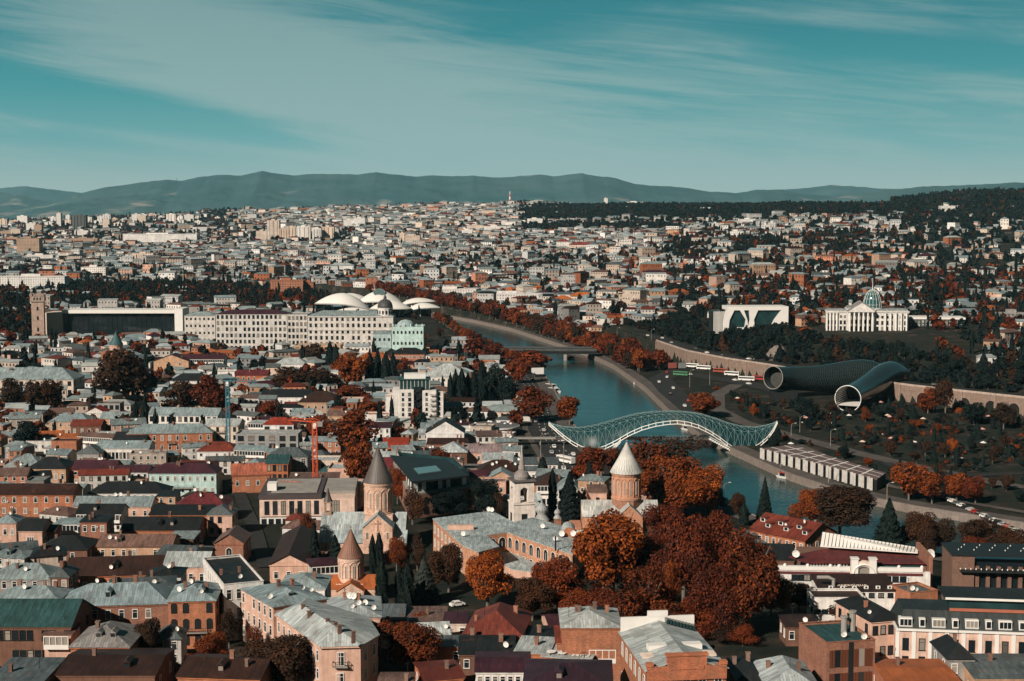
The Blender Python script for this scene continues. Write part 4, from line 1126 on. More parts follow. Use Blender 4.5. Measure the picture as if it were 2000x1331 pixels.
# ------------------------------------------------------------------ white long block, dark glass bank, hotel and other big blocks
def block_thing(px0,px1,top,bottom_h,Y,d,label,cat,name,wc='white',wall='plaster',yaw=0,cols=10,floors=4,win='dark',ww=1.3,wh=1.7,roofc=(.25,.26,.26),rmat='clean_roof',roof='flat',rise=3,side=0,group=None,limit=95,skip=.03,**k):
    s=Y/F;cx=(px0+px1)/2;p=at(cx,top,Y);z=T1(p[0],Y);h=max(4,p[2]-z)
    w=(px1-px0)*s
    return house_at(p[0],Y,z,w,d,h,roof,rise,wc,roofc,label,radians(yaw),wall=wall,rmat=rmat,cols=cols,floors=floors,win=win,ww=ww,wh=wh,side=side,chim=0,name=name,cat=cat,group=group,skip=skip,**k)
def long_block():
    Y=1172.0
    block_thing(360,420,617,0,Y+60,20,'white apartment block with plain grey roof beside the dark glass bank','apartment block','apartment_block',wc=(.54,.515,.48),cols=7,floors=4,roof='hip',rise=3,roofc='grey')
    block_thing(421,560,614,0,Y,22,'long white ornate apartment block with maroon attic roof','apartment block','apartment_block',wc=(.54,.515,.48),cols=16,floors=6,ww=1.7,wh=2.7,roof='hip',rise=3.0,roofc='maroon',limit=98)
    block_thing(561,600,616,0,Y-6,24,'narrow white apartment block with an arched loggia between two longer ones','apartment block','apartment_block',wc=(.54,.515,.48),cols=5,floors=6,ww=1.7,wh=2.7,roof='flat')
    r,_,(w,d,h)=block_thing(601,768,618,0,Y-14,24,'long white ornate block ending in a corner turret dome','apartment block','apartment_block',wc=(.54,.515,.48),cols=16,floors=6,ww=1.7,wh=2.7,roof='hip',rise=4,roofc='grey',limit=98)
    b=MB();x=w/2-7;b.lathe([(6.2,h-.5),(6.2,h+6.0),(6.6,h+6.0),(6.6,h+6.6)],12,x,6);t=b.build('turret',M['plaster'],r,color=WALLC['white'])
    c=MB();c.lathe([(6.3,h+6.6),(6.3,h+8),(5.6,h+10.5),(4.0,h+12.5),(1.6,h+13.6),(1.2,h+14),(1.3,h+15.2),(.8,h+16.2),(.1,h+18)],16,x,6);c.build('turret_dome',M['clean_roof'],t,color=(.07,.07,.075),smooth=False)
    for i in range(8):
        a=-pi+pi*i/7;inst('window',window_mesh('archdark',1.1,3.0),t,(x+6.2*cos(a),6+6.2*sin(a),h+3.0),a+pi/2)
    for zz in(h*.62,h*.97):
        b=MB();b.box(-w/2-.3,w/2+.3,-.5,-.004,zz,zz+.5);b.build('string_course',M['plaster'],r,color=(.6,.56,.52))
def bank():
    Y=1290.0;o=at(222,650,Y);z=T1(o[0],Y);s=Y/F
    r=thing('glass_front_building','white framed long building with a dark glass front by the stone tower','public building',(o[0],Y,z-1))
    X=lambda px:at(px,630,Y)[0]-o[0];h=lz(222,606,Y)-z+1
    b=MB();b.box(X(88),X(356),4,26,-3,h-3);b.build('core',M['glass'],r)
    b=MB();b.box(X(88),X(121),0,25,-3,h-2.5);b.build('stone_panel',M['cream'],r)
    b=MB();b.box(X(121)+.1,X(341),-.2,25,h-3,h);b.build('roof_frame',M['white'],r)
    b=MB();b.box(X(341)+.1,X(357),-.25,26,-3,h+1.2);b.build('end_frame',M['white'],r)
    for i in range(24):
        k=MB();x=X(122)+(X(340)-X(122))*i/23;k.box(x-.12,x+.12,3.6,3.98,-3,h-3.05);k.build('mullion',M['dark'],r,uv=False)
    for zz in(h*.2,h*.45,h*.7):k=MB();k.box(X(121.5),X(340.5),3.5,3.59,zz,zz+.25);k.build('transom',M['dark'],r,uv=False)
    for px in(110,160,222,280,340):x,y,_=at(px,640,Y+12);claim(x,y,17)
    # crenellated stone tower at its end
    Yt=1275.0;p=at(76,650,Yt);zt=T1(p[0],Yt);H=lz(76,576,Yt)-zt
    t=thing('stone_tower','tall stone tower with a crenellated corbelled top','tower',(p[0],Yt,zt-1),radians(12))
    w=11.5*Yt/F
    b=MB();b.box(-w,w,-w,w,-2,H-5);b.box(-w*1.03,w*1.03,-w*1.03,w*1.03,H*.45,H*.45+.5);b.build('shaft',M['plaster'],t,color=(.44,.33,.27))
    b=MB();b.box(-w*1.16,w*1.16,-w*1.16,w*1.16,H-5,H);
    for i in range(5):
        q=-w*1.16+2.32*w*(i+.5)/5
        for sy in(-1,1):b.box(q-.5,q+.5,sy*w*1.16-.4,sy*w*1.16+.4,H,H+2.2);b.box(sy*w*1.16-.39,sy*w*1.16+.39,q-.49,q+.49,H,H+2.2)
    b.build('battlement',M['plaster'],t,color=(.40,.31,.26))
    for zz in(H*.25,H*.5,H*.72):inst('window',window_mesh('archdark',1.3,3.4),t,(0,-w,zz))
    for i in(-1,0,1):inst('window',window_mesh('archdark',.9,2.2),t,(i*2.6,-w*1.16,H-2.4))
    for i in range(5):k=MB();x=random.uniform(-w,w);k.tube([(x,random.uniform(-w,w),H),(x,random.uniform(-w,w)*.2,H+random.uniform(3,6))],.12,4);k.build('aerial',M['dark'],t,uv=False)
    claim(p[0],Yt,9)
long_block();bank()
def teal_house():
    Y=1112.0
    r,ro,(w,d,h)=block_thing(765,827,640,0,Y,20,'pale mint art nouveau house with shallow dome and arched windows','house','mint_house',wc='mint',cols=8,floors=3,win='archdark',ww=1.2,wh=2.2,roof='flat')
    b=MB();b.lathe([(7,h),(7,h+1.2),(6.2,h+3),(4,h+4.8),(1,h+5.6)],18,-2,8);b.build('dome',M['clean_roof'],r,color=(.33,.43,.44),smooth=True)
    for x in np.linspace(-w/2+1,w/2-1,6):b=MB();b.box(x-.5,x+.5,-.1,.8,h+.7,h+2.0);b.add([(x-.5,-.1,h+2.0),(x+.5,-.1,h+2.0),(x+.5,.8,h+2.0),(x-.5,.8,h+2.0),(x,.35,h+3.2)],[(0,1,4),(1,2,4),(2,3,4),(3,0,4)]);b.build('pinnacle',M['plaster'],r,color=WALLC['mint'])
    block_thing(728,764,652,0,Y+4,16,'grey green annex with stepped roofs against the mint domed house','house','annex',wc=(.33,.42,.42),cols=4,floors=2,roof='hip',rise=2,roofc='grey')
def white_hotel():
    Y=785.0;p=at(812,790,Y);z=T1(p[0],Y);s=Y/F
    r=thing('hotel','tall white hotel with an outside stair shaft and dark glass attic','hotel',(p[0],Y,z),radians(5))
    X=lambda px:at(px,780,Y)[0]-p[0];h=lz(812,762,Y)-z;w=(866-766)*s
    b=MB();b.box(X(768),X(808),0,16,-3,h);b.box(X(825),X(852),0,16,-3,h-.5);b.box(X(852)+.05,X(866),2,15,-3,h-2);b.box(X(753),X(768)-.05,4,16,-3,h-4);b.build('wall',M['plaster'],r,color=WALLC['white'])
    t=MB();t.box(X(808)+.05,X(825)-.05,1.6,14,-3,h+1.5);t.build('stair_shaft',M['glass'],r)
    n=9
    for i in range(n):
        k=MB();z0=-1+(h+1)*i/n;x0,x1=X(809),X(824)
        if i%2:x0,x1=x1,x0
        k.add([(x0,.3,z0),(x1,.3,z0+(h+1)/n),(x1,1.4,z0+(h+1)/n),(x0,1.4,z0),(x0,.3,z0+.45),(x1,.3,z0+(h+1)/n+.45),(x1,1.4,z0+(h+1)/n+.45),(x0,1.4,z0+.45)],[(0,1,5,4),(3,2,6,7),(4,5,6,7),(0,1,2,3)]);k.build('stair_flight',M['dark'],r,uv=False)
    a=MB();a.box(X(780),X(840),3,15,h,h+5.2);at_=a.build('glass_attic',M['hall_glass'],r)
    a=MB();a.box(X(778),X(842),2.4,15.6,h+5.2,h+5.7);a.build('attic_roof',M['teal_roof'],at_)
    for x in np.linspace(X(781),X(839),9):a=MB();a.box(x-.1,x+.1,2.9,3.0,h,h+5.2);a.build('mullion',M['white'],at_,uv=False)
    a=MB();a.box(X(790),X(832),5,14,h+5.7,h+8.2);a.build('upper_attic',M['white'],r)
    for zz in np.linspace(2.5,h-2.5,6):
        inst('window',window_mesh('dark',1.4,1.7),r,(X(800),0,zz));inst('window',window_mesh('dark',1.0,1.4),r,(X(787),0,zz));inst('window',window_mesh('dark',1.0,1.7),r,(X(858),2,zz))
        inst('window',window_mesh('dark',1.0,1.4),r,(X(833),0,zz));balcony(r,X(846),0,zz-.9,2.6,1.0)
    b=MB();bt=h-4
    for i in range(4):x=X(754)+i*1.3;b.box(x,x+.7,3.95,4.6,bt,bt+.9)
    b.build('battlement',M['plaster'],r,color=WALLC['tan'])
    for px in(765,790,815,845):x,y,_=at(px,800,Y+8);claim(x,y,9)
M['teal_roof']=flat_mat('teal_roof',(.02,.06,.06),.5,.2,.3)
teal_house();white_hotel()
def glass_round():
    Y=735.0;p=at(965,850,Y);z=T1(p[0],Y);s=Y/F
    r=thing('round_pavilion','round glass sided pavilion with a flat grey roof ring','pavilion',(p[0],Y+12,z-.5))
    R=50*s;h=lz(965,838,Y)-z+.5
    b=MB();b.lathe([(R*.86,-1),(R*.86,h-.8)],40);b.build('glass_wall',M['hall_glass'],r)
    b=MB();b.lathe([(R*.8,h-.8),(R,h-.6),(R,h+.3),(R*.93,h+.5),(R*.4,h+.9)],48);b.build('roof',M['clean_roof'],r,color=(.14,.145,.145))
    b=MB();b.lathe([(R*1.005,h-.55),(R*1.02,h-.5),(R*1.02,h+.2),(R*1.005,h+.28)],48,cap=False);b.build('roof_rim',M['white'],r)
    for i in range(28):a=pi+pi*i/27;k=MB();k.box(-.12,.12,-.12,.12,-1,h-.8);k.build('mullion',M['white'],r,(R*.87*cos(a),R*.87*sin(a),0),a,uv=False)
    for i in range(9):a=random.uniform(0,2*pi);q=R*random.uniform(.3,.8);k=MB();k.lathe([(.8,0),(.8,.5),(.3,.9)],10);k.build('roof_light',M['white'],r,(q*cos(a),q*sin(a),h+.55),uv=False)
    x,y=p[0],Y+12;claim(x,y,R)
    b=MB();b.box(-R*1.45,-R*.95,-9,6,-1,h-1);b.build('white_annex',M['white'],r)
glass_round()
def seminary():
    h=12.0;z0=3.8;ze=z0+h
    r=thing('seminary','large pink brick seminary with a broad grey sheet roof around an arcaded yard','public building',on(985,1040,ze)[:2]+(0,))
    o=np.array(r.location)
    Q=lambda px,py,z=ze:(on(px,py,z)[0]-o[0],on(px,py,z)[1]-o[1])
    main=[Q(846,1014),Q(905,1066),Q(935,1079),Q(976,1068),Q(952,1046),Q(990,1041),Q(1118,1084),Q(1143,1042),Q(1040,1012),Q(1003,1021),Q(961,999)]
    b=MB();b.prism(main,-2,ze,top=False);b.build('wall',M['brick'],r,color=(.46,.23,.14))
    c=np.mean(np.array(main),0);R=MB()
    out=[]
    for p in main:v=np.array(p)-c;out.append(tuple(np.array(p)+v/np.linalg.norm(v)*.3))
    top=[(x,y,ze+.15)for x,y in out]
    R.add(top+[(x,y,ze-.15)for x,y in out],[tuple(range(11))]+[(11+i,11+(i+1)%11,(i+1)%11,i)for i in range(11)])
    ro=R.build('roof',M['metal_roof'],r,color=(.33,.385,.39))
    def wallwin(a,bb,n,rows,kind,ww,wh):
        a=np.array(a);bb=np.array(bb);t=bb-a;L=np.linalg.norm(t);ang=atan2(t[1],t[0])
        for i in range(n):
            for zz in rows:
                q=a+t*(i+.5)/n;inst('window',window_mesh(kind,ww,wh),r,(q[0],q[1],zz),ang)
    wallwin(Q(990,1041),Q(1118,1084),9,(ze-2.9,ze-7.6),'archwhite',2.0,3.4);wallwin(Q(952,1046),Q(990,1041),2,(ze-2.9,),'archwhite',2.4,3.2)
    wallwin(Q(846,1014),Q(905,1066),8,(ze-3.0,ze-7.5),'white',1.3,2.4)
    wing=[Q(935,1080,9.5),Q(978,1070,9.5),Q(1062,1110,9.5),Q(1040,1118,9.5),Q(1003,1114,9.5)]
    b=MB();b.prism(wing,-2,9.5,top=False);b.build('wing_wall',M['plaster'],r,color=WALLC['pink'])
    R=MB();R.prism(wing,9.45,9.75);R.build('wing_roof',M['metal_roof'],r,color=(.33,.385,.39))
    b=MB();a=Q(874,1036);b.box(a[0],a[0]+8.5,a[1],a[1]+1.8,ze+.1,ze+1.5);b.build('roof_parapet',M['plaster'],ro,color=WALLC['pink'])
    # barrel dormer with dishes at the far end
    a=Q(1112,1050);b=MB();n=8;P=[(2.2*cos(pi*i/n),1.0+2.2*sin(pi*i/n))for i in range(n+1)]
    b.add([(a[0]+x,a[1],ze+z)for x,z in P]+[(a[0]+x,a[1]+9,ze+z)for x,z in P],[(i,i+1,n+2+i,n+1+i)for i in range(n)]);b.build('dormer_roof',M['metal_roof'],ro,color=(.4,.43,.42))
    b=MB();b.add([(a[0]-2.1,a[1]+.05,ze)]+[(a[0]+x*.96,a[1]+.05,ze+z)for x,z in P[::-1]]+[(a[0]+2.1,a[1]+.05,ze)],[tuple(range(n+3))[::-1]]);b.build('dormer_front',M['brick'],ro,color=WALLC['orange'])
    cm=chimney_mesh()
    for dx,dy in((-2.4,-1),(1.3,-.8),(3.2,0),(4.3,.4)):inst('satellite_dish',cm['d'],ro,(a[0]+dx,a[1]+dy,ze+.4),-.3,1.6)
    for px,py in((955,1002),(961,1003),(1060,1035),(905,1050),(1085,1060)):q=Q(px,py);inst('satellite_dish',cm['d'],ro,(q[0],q[1],ze+.4),-.3,1.3)
    q=Q(1085,1076);k=MB();k.tube([(q[0],q[1],ze),(q[0],q[1],ze+4.5)],.3,6);k.build('flue',M['dark'],ro,uv=False)
    for px,py in((870,1030),(905,1040),(940,1030),(980,1030),(1020,1040),(1060,1050),(1100,1060),(1000,1090),(1030,1100)):x,y,_=on(px,py,ze);claim(x,y,9)
seminary()
# ------------------------------------------------------------------ old town houses, read off the photograph one by one
# left end, right end, eaves line, ridge line (pixels), eaves height, depth (m), roof, wall, roof colour, label, options
G1='houses of the old town'
def H(*a,**k):k.setdefault('group',G1);return house(*a,**k)
H(-45,142,967,944,8.5,12,'gable','orange','darkbrown','long orange brick house with seven white windows under a dark brown roof',wall='brick',cols=9,floors=2,chim=1,ac=3,wh=2.0)
H(143,294,990,965,5.5,11,'gable','pink','grey','low pink house with long grey ribbed roof beside the orange brick house',cols=7,floors=1,chim=2,dish=2)
H(172,322,964,937,6.5,13,'hip','white','black','white house under a long black hipped roof in front of the mint house',rmat='clean_roof',cols=9,floors=2,dish=2,wh=1.4,chim=1)
H(291,422,925,894,9.5,12,'hip','mint','maroon','pale mint house with pilasters, white windows and a dark maroon roof',rmat='clean_roof',cols=9,floors=2,gallery=False,chim=2,bal=((0,3.4,9),))
H(141,224,918,887,6.5,12,'gable','orange','maroon','orange walled house under a broad maroon roof left of the mint house',wall='brick',rmat='clean_roof',cols=6,floors=2,chim=0,dish=1,wh=1.3)
H(216,289,923,902,6.0,9,'gable','white','maroon','small white house with maroon roof wedged against the mint house',rmat='clean_roof',cols=6,floors=2,wh=1.3,chim=0)
H(340,440,990,962,6.0,14,'hip','white','crimson','white house with crimson hipped roof and two small roof windows',rmat='clean_roof',cols=6,floors=2,chim=2,dish=2)
H(306,342,970,958,7,9,'shed','tan','black','narrow tan house squeezed between the black and crimson roofs',cols=2,floors=2,chim=0)
H(292,410,1006,985,5,9,'shed','orange','black','low orange house under a long black lean-to roof',rmat='clean_roof',cols=9,floors=1,ww=.9,wh=1.2,chim=1,wall='brick')
H(405,453,1006,985,8,10,'hip','pink','slate','small square pink house with two dark windows and slate hipped roof',cols=3,floors=2,win='dark',chim=1,side=2)
H(150,236,1004,982,6.5,10,'gable','white','black','white house with glazed gallery and black roof behind the brick tower house',cols=7,floors=2,gallery=True,chim=1)
H(157,208,1020,1004,10,9,'shed','brick','black','tall narrow brown brick house with dark flues and white windows',wall='brick',cols=3,floors=2,chim=2,ac=1)
H(237,386,1036,1008,5,15,'gable','orange','black','long low orange house under a wide black roof',wall='brick',cols=8,floors=1,chim=1,rmat='clean_roof',wh=1.3)
H(107,155,1024,1012,6,8,'shed','white','grey','white galleried house with short grey roof',cols=0,gallery=True,chim=0)
H(36,82,1037,1012,7,11,'gable','pink','black','plain pink house with one wide white window and black roof',cols=1,floors=1,ww=2.2,wh=1.8,chim=0)
H(83,107,1038,1024,6,8,'gable','orange','black','tiny orange brick house attached to the plain pink house',wall='brick',cols=2,floors=1,chim=0)
H(-12,31,1022,1000,7,9,'hip','pink','grey','pink house with grey hipped roof at the edge below the orange brick house',cols=3,floors=1,chim=1,dish=2)
H(74,170,1074,1044,4.5,14,'hip','brown','black','low brown house hidden under a big black hipped roof',cols=5,floors=1,chim=1,rmat='clean_roof')
H(190,334,1068,1042,4.5,13,'gable','tan','rust','low tan house with long rusty pink roof behind the small courtyard tree',cols=7,floors=1,chim=1,dish=2)
H(330,377,1053,1038,4.5,10,'shed','brown','grey','small house with grey lean-to roof and dark open verandah',cols=4,floors=1,win='dark',chim=0)
H(419,475,1062,1035,6.5,13,'gable_y','brick','rust','brown brick gable house with an arched dark window',wall='brick',cols=1,floors=1,win='archwhite',ww=1.8,wh=3.0,chim=0)
H(132,322,1124,1084,5.5,16,'gable','orange','darkbrown','long orange house under a huge plain dark brown roof',yaw=7,rmat='clean_roof',cols=8,floors=1,wh=1.1,chim=1,dish=1,wall='brick')
H(320,404,1108,1072,7,12,'gable','pink','pale','pink house with pale grey patched roof beside the dark brown roof',cols=4,floors=1,wh=2.2,chim=1)
H(384,408,1090,1068,6,9,'gable','brown','black','sliver of a brown house with black roof behind the tall white terrace house',cols=1,floors=1,chim=0)
H(-22,98,1132,1098,7,12,'hip','grey','grey','grey rendered house with large grey seamed hipped roof at the left edge',cols=6,floors=2,chim=3,dish=1)
H(98,134,1128,1104,8,9,'hip','brown','slate','small brown house with steep slate roof and brick chimney stack',cols=2,floors=2,chim=2)
H(-12,113,1174,1142,7,12,'hip','cream','grey','cream house with grey seamed roof and dormer boxes in front of the grey rendered house',cols=6,floors=2,chim=3,dish=1)
H(-22,138,1224,1166,9.5,17,'gable','brown','green','house with wide dark teal roof above an open lattice of dark beams',rmat='clean_roof',cols=14,floors=2,win='dark',ww=1.2,wh=2.2,chim=0)
H(122,326,1182,1124,10.5,14,'hip','brick','grey','long brown brick house with white windows and long grey roof',wall='brick',yaw=6,cols=8,floors=2,wh=2.1,chim=3,dish=1)
H(328,420,1174,1137,12,15,'hip','orange','grey','ornate orange brick house with arched gables and a dark iron balcony',wall='brick',yaw=5,cols=4,floors=3,win='archdark',ww=1.2,wh=2.5,chim=3,dish=3,bal=((.05,4.2,6.5),),wk=.98)
H(440,512,1143,1120,14,30,'flat','white','black','tall white terrace house with rows of tall windows and dark flat roof',yaw=22,cols=4,floors=3,side=9,wh=2.4,win='white',chim=2,dish=1,bal=((.1,8.6,4),(-.2,4.2,3)))
H(138,252,1264,1214,7.5,15,'hip','orange',(.20,.19,.18),'house with pale corrugated hipped roof and black bent flue pipes',wall='brick',cols=4,floors=1,ww=2.0,wh=1.0,chim=1)
H(86,138,1240,1226,8,7,'shed','pink','rust','narrow house with tall white glazed stair bay',cols=0,gallery=True,chim=0)
H(112,302,1318,1276,6,18,'gable','brown','darkbrown','dark house with wide dark brown roof at the bottom near the corrugated roof',cols=6,floors=1,chim=1)
H(345,508,1324,1282,6.5,15,'gable','orange','darkbrown','orange house with dark brown roof and tall chimney below the courtyard trees',wall='brick',cols=6,floors=1,chim=2,yaw=-6)
H(-20,84,1330,1292,6,14,'shed','tan','slate','tan house with slate lean-to roof in the bottom corner',cols=3,floors=1)
H(539,634,1178,1140,12.5,20,'hip','pink','grey','pink and orange house set cornerwise with shallow blue grey roof',wall='plaster',yaw=33,cols=2,floors=3,side=6,wh=2.3,ww=1.2,win='white',chim=2,dish=3)
H(640,742,1206,1166,11.5,17,'hip','pink','pale','pale roofed house with dark glazed verandahs behind the corner house',yaw=6,cols=7,floors=2,win='dark',ww=1.3,wh=2.3,chim=2,dish=4)
H(545,634,1150,1119,10,13,'hip','white','grey','white house with blue grey hipped roof behind the cornerwise house',cols=4,floors=2,chim=1)
H(527,600,1103,1090,7,40,'gable_y','pink','darkbrown','long pale building with deep dark brown roof running away from view',rmat='clean_roof',cols=3,floors=1,side=8,chim=0,rise=3.2,yaw=3)
H(742,788,1204,1178,5,10,'gable','grey','slate','small grey shed house with blue slate roof under the cypresses',cols=2,floors=1,chim=0)
H(786,868,1212,1186,4.5,11,'shed','grey','rust','shed house with rusty pink roof behind the small rust tree',cols=3,floors=1,chim=1)
H(868,910,1217,1197,5,8,'shed','cream','maroon','small cream house with maroon strip roof by the parked car',cols=3,floors=1,chim=0)
H(822,878,1242,1213,5.5,10,'gable','tan','pale','tan house with pale seamed roof and one white dish',cols=2,floors=1,chim=0,dish=1,yaw=8)
H(832,902,1263,1246,5,7,'shed','orange','slate','orange house under narrow blue slate lean-to roof',cols=3,floors=1,chim=0,wall='brick')
H(906,1018,1240,1180,6.5,19,'hip','orange','red','house with big rusty red hipped roof below the trees',wall='brick',cols=5,floors=1,chim=2,yaw=-8)
H(898,1004,1278,1240,5,15,'gable','brown','black','low brown house with sagging black roof and pale patches',cols=4,floors=1,chim=2,dish=1)
H(930,1034,1312,1282,8.5,13,'gable','white','maroon','white house with maroon ribbed roof and a strip of white windows',rmat='clean_roof',cols=10,floors=2,ww=.9,wh=1.7,chim=0,ac=0)
H(1024,1194,1342,1291,9.5,17,'hip','brown',(.030,.012,.020),'house with broad plum coloured ribbed roof edged with air conditioners',rmat='clean_roof',cols=8,floors=2,chim=0,yaw=-3)
H(830,905,1326,1300,5,12,'gable','orange','red','small house with red tiled roof under the bare courtyard shrubs',rmat='tile_roof',cols=3,floors=1,chim=1,yaw=14)
H(738,802,1345,1322,5,10,'gable','tan','rust','small tan house with rust roof below the corner house',cols=3,floors=1)
H(1098,1212,1226,1186,12.5,15,'hip','orange','pale','square orange brick house with patched pale roof and brick chimneys',wall='brick',cols=0,floors=2,side=3,chim=5,dish=0,win='dark')
H(1088,1204,1254,1222,8.5,11,'shed','orange','red','rust red lean-to house against the square brick house',wall='brick',cols=0,side=1,chim=2)
H(1148,1204,1266,1250,7.5,7,'shed','tan','red','tan house with white boarded loggia under a rust red roof',cols=0,gallery=True,chim=0)
H(1006,1070,1276,1248,6.5,11,'shed','orange','pale','orange walled shed with plain pale grey roof',cols=2,floors=1,chim=1,yaw=-10,rmat='clean_roof')
SAND=H(1060,1152,1286,1252,6,12,'shed','orange','pale','shed with pale grey roof painted with white letters',cols=0,chim=0,yaw=-14,rmat='clean_roof')
H(1000,1092,1258,1232,5,13,'shed','brown','black','low house with plain black roof behind the pale grey sheds',cols=0,chim=1,rmat='clean_roof')
RD,RDR,(w_,d_,h_)=H(1474,1562,1046,1012,9.5,17,'gable','orange','red','brick house with large red dormered roof by the river trees',wall='brick',yaw=-48,cols=8,floors=2,side=4,chim=1,dish=2,ov=.6,rise=4.6)
for i in range(6):
    x=-w_*.42+w_*.84*i/5;v,z=(3.0,h_+1.9)if i%2 else(5.0,h_+2.9);b=MB()
    b.box(x-.9,x+.9,v-.9,v+2,z-1,z+.75,0);b.box(x-.65,x+.65,v-.94,v-.9,z-.3,z+.6,1);b.box(x-1.1,x+1.1,v-1.1,v+2.6,z+.75,z+.95,2);b.build('dormer',[M['white'],M['glass'],M['metal_roof']],RDR,color=ROOFC['red'])
H(1484,1550,1094,1060,6,16,'gable','brown','black','dark house with black roof in front of the dormered red roof',rmat='clean_roof',cols=4,floors=1,chim=1,yaw=-8)
H(1444,1502,1064,1034,6,15,'gable','brown','slate','brown house with slate roof behind the black roofed house',cols=4,floors=1,chim=0)
H(1700,1765,1212,1172,10,18,'hip','pink','black','dull pink house with black roof against the long mansard hotel',rmat='clean_roof',yaw=14,cols=4,floors=2,side=4,win='dark',chim=1,dish=1)
H(1500,1600,1345,1288,7.5,17,'hip','grey','pale','grey house with pale seamed hipped roof and one dormer',cols=4,floors=1,chim=2)
H(1536,1600,1224,1203,5,9,'shed','brown','darkbrown','wooden shed house with rusty brown lean-to roof under the big trees',cols=3,floors=1,chim=0,dish=1)
H(1732,1872,1330,1304,7,14,'gable','orange','tile','house with orange brown tiled roof at the bottom below the mansard hotel',rmat='tile_roof',wall='brick',cols=6,floors=1,chim=1)
H(1852,1902,1288,1246,9,12,'hip','grey','black','dark gabled house with steep black roof in front of the mansard hotel',rmat='clean_roof',cols=2,floors=2,chim=1)
H(1905,2050,1325,1290,7,16,'gable','tan','slate','tan house with dull slate roof in the bottom corner below the mansard hotel',cols=6,floors=1)
H(1440,1500,1330,1290,7,14,'hip','brown','black','dark house with black roof beside the big brick hall',rmat='clean_roof',cols=3,floors=1,chim=2)
H(1590,1690,1172,1150,7,9,'flat','white','darkbrown','white single storey house with row of dark openings below the lettered roof',cols=8,floors=1,win='dark',ww=1.4,wh=1.0,chim=0)
H(1680,1700,1185,1170,6,8,'flat','cream','slate','small cream cube house beside the brown courtyard tree',cols=1,floors=1,chim=0)
H(1775,1835,1160,1143,7,9,'flat','orange','slate','small orange brick cube house with flat slate roof behind the dishes',wall='brick',cols=2,floors=1,chim=1,dish=2,yaw=20)
# middle distance
H(-60,143,742,715,11,24,'hip','cream','grey','large cream school house with big windows and grey hipped roof',cols=13,floors=2,ww=2.0,wh=2.6,win='dark',chim=2,side=4)
H(95,173,824,796,7.5,14,'hip','tan','grey','tan house with grey hipped roof and dormers under the cream school',cols=5,floors=2,chim=2)
H(166,204,806,788,6.5,10,'gable_y','white','bright','small white gabled house with bright orange red roof',cols=2,floors=1,chim=0,rise=3)
H(138,197,832,815,6,10,'gable','brown','red','small brown house with rusty red roof below the tan house',cols=4,floors=1,chim=1)
H(196,250,818,800,8,11,'gable','tan','grey','tan brick house with grey roof and balconies beside the modern terrace',cols=4,floors=2,chim=0,bal=((0,4,4),))
H(190,234,790,778,8,9,'flat','grey','black','modern grey box house with dark glass front',cols=4,floors=2,win='dark',ww=1.8,wh=2.2,chim=0)
H(288,426,812,795,9,13,'gable','white','grey','long modern white terrace with dark windows and grey roof',yaw=-6,cols=12,floors=2,win='dark',ww=1.6,wh=2.4,chim=1)
H(250,413,847,822,9.5,14,'hip','orange','grey','long orange brick house with balconies and grey hipped roof',wall='brick',yaw=5,cols=11,floors=2,wh=2.3,chim=2,bal=((.2,4.6,4),(.38,4.6,4),(.02,4.6,4)))
H(400,466,832,817,12,15,'gable','cream','pale','cream house with three storeys and two dark balconies by the blue crane',cols=4,floors=3,win='dark',chim=0,bal=((0,5,4),(0,8.6,4)))
H(188,290,876,860,7.5,12,'gable','white','grey','white house with a long row of narrow dark windows',cols=14,floors=1,ww=.9,wh=2.6,win='dark',chim=1,dish=1)
H(222,283,860,842,7,12,'gable','grey','black','house with black roof and rows of small roof lights',rmat='clean_roof',cols=4,floors=1,chim=0)
H(100,149,864,858,9,10,'flat','orange','darkbrown','plain orange brick cube with one small window',wall='brick',cols=1,floors=1,chim=0,win='dark')
H(10,78,910,870,7.5,15,'hip','orange','grey','orange brick house with blue grey hipped roof at the left',wall='brick',cols=4,floors=1,chim=3)
H(150,193,886,863,6.5,12,'hip','grey','slate','grey house with slate roof between brick cube and white house',cols=3,floors=1,chim=1)
H(52,128,916,884,7.5,15,'hip','tan','black','tan house with carved front under dark hipped roof',cols=6,floors=1,wh=2.2,chim=1,rmat='clean_roof')
H(385,462,882,862,7,13,'hip','white','red','white house with brick red hipped roof in front of the cream house',rmat='clean_roof',cols=5,floors=2,wh=1.3,chim=1)
H(300,368,706,684,9,14,'gable_y','tan','maroon','tan gable house with maroon roof beyond the round dark tree',rmat='clean_roof',cols=2,floors=2,chim=1,rise=5)
H(342,437,702,682,9.5,12,'gable','white','maroon','white house with long balcony and maroon roof',rmat='clean_roof',cols=9,floors=2,gallery=True,chim=1)
H(332,408,744,724,7,15,'hip','white','black','white walled house with black hipped roof beside the round dark tree',rmat='clean_roof',cols=4,floors=1,chim=1)
H(405,458,728,716,8,12,'flat','white','pale','white flat roofed house with stepped parapet',cols=4,floors=2,chim=0)
H(460,522,734,716,8,12,'gable','orange','crimson','orange house with crimson roof behind the blue crane',cols=6,floors=2,chim=1,rmat='clean_roof')
H(240,300,760,748,6,10,'shed','tan','grey','tan house under the round dark tree with grey lean-to',cols=4,floors=1)
H(62,110,790,778,6,10,'shed','brown','slate','brown house with slate lean-to in the trees below the school',cols=3,floors=1)
H(455,532,928,893,7.5,14,'gable','orange','sal','house with salmon coloured tent roofs by the narrow lane',rmat='clean_roof',cols=4,floors=1,chim=1,yaw=12,wall='brick')
H(533,572,966,934,8,14,'gable','brown','sal','small house with steep salmon roof below the mansard town houses',rmat='clean_roof',cols=0,chim=0,yaw=-14)
H(520,562,906,884,12,11,'gable','orange','green','orange fronted town house with dark green metal roof',rmat='clean_roof',cols=4,floors=3,win='dark',ww=1.2,wh=2.4,chim=0)
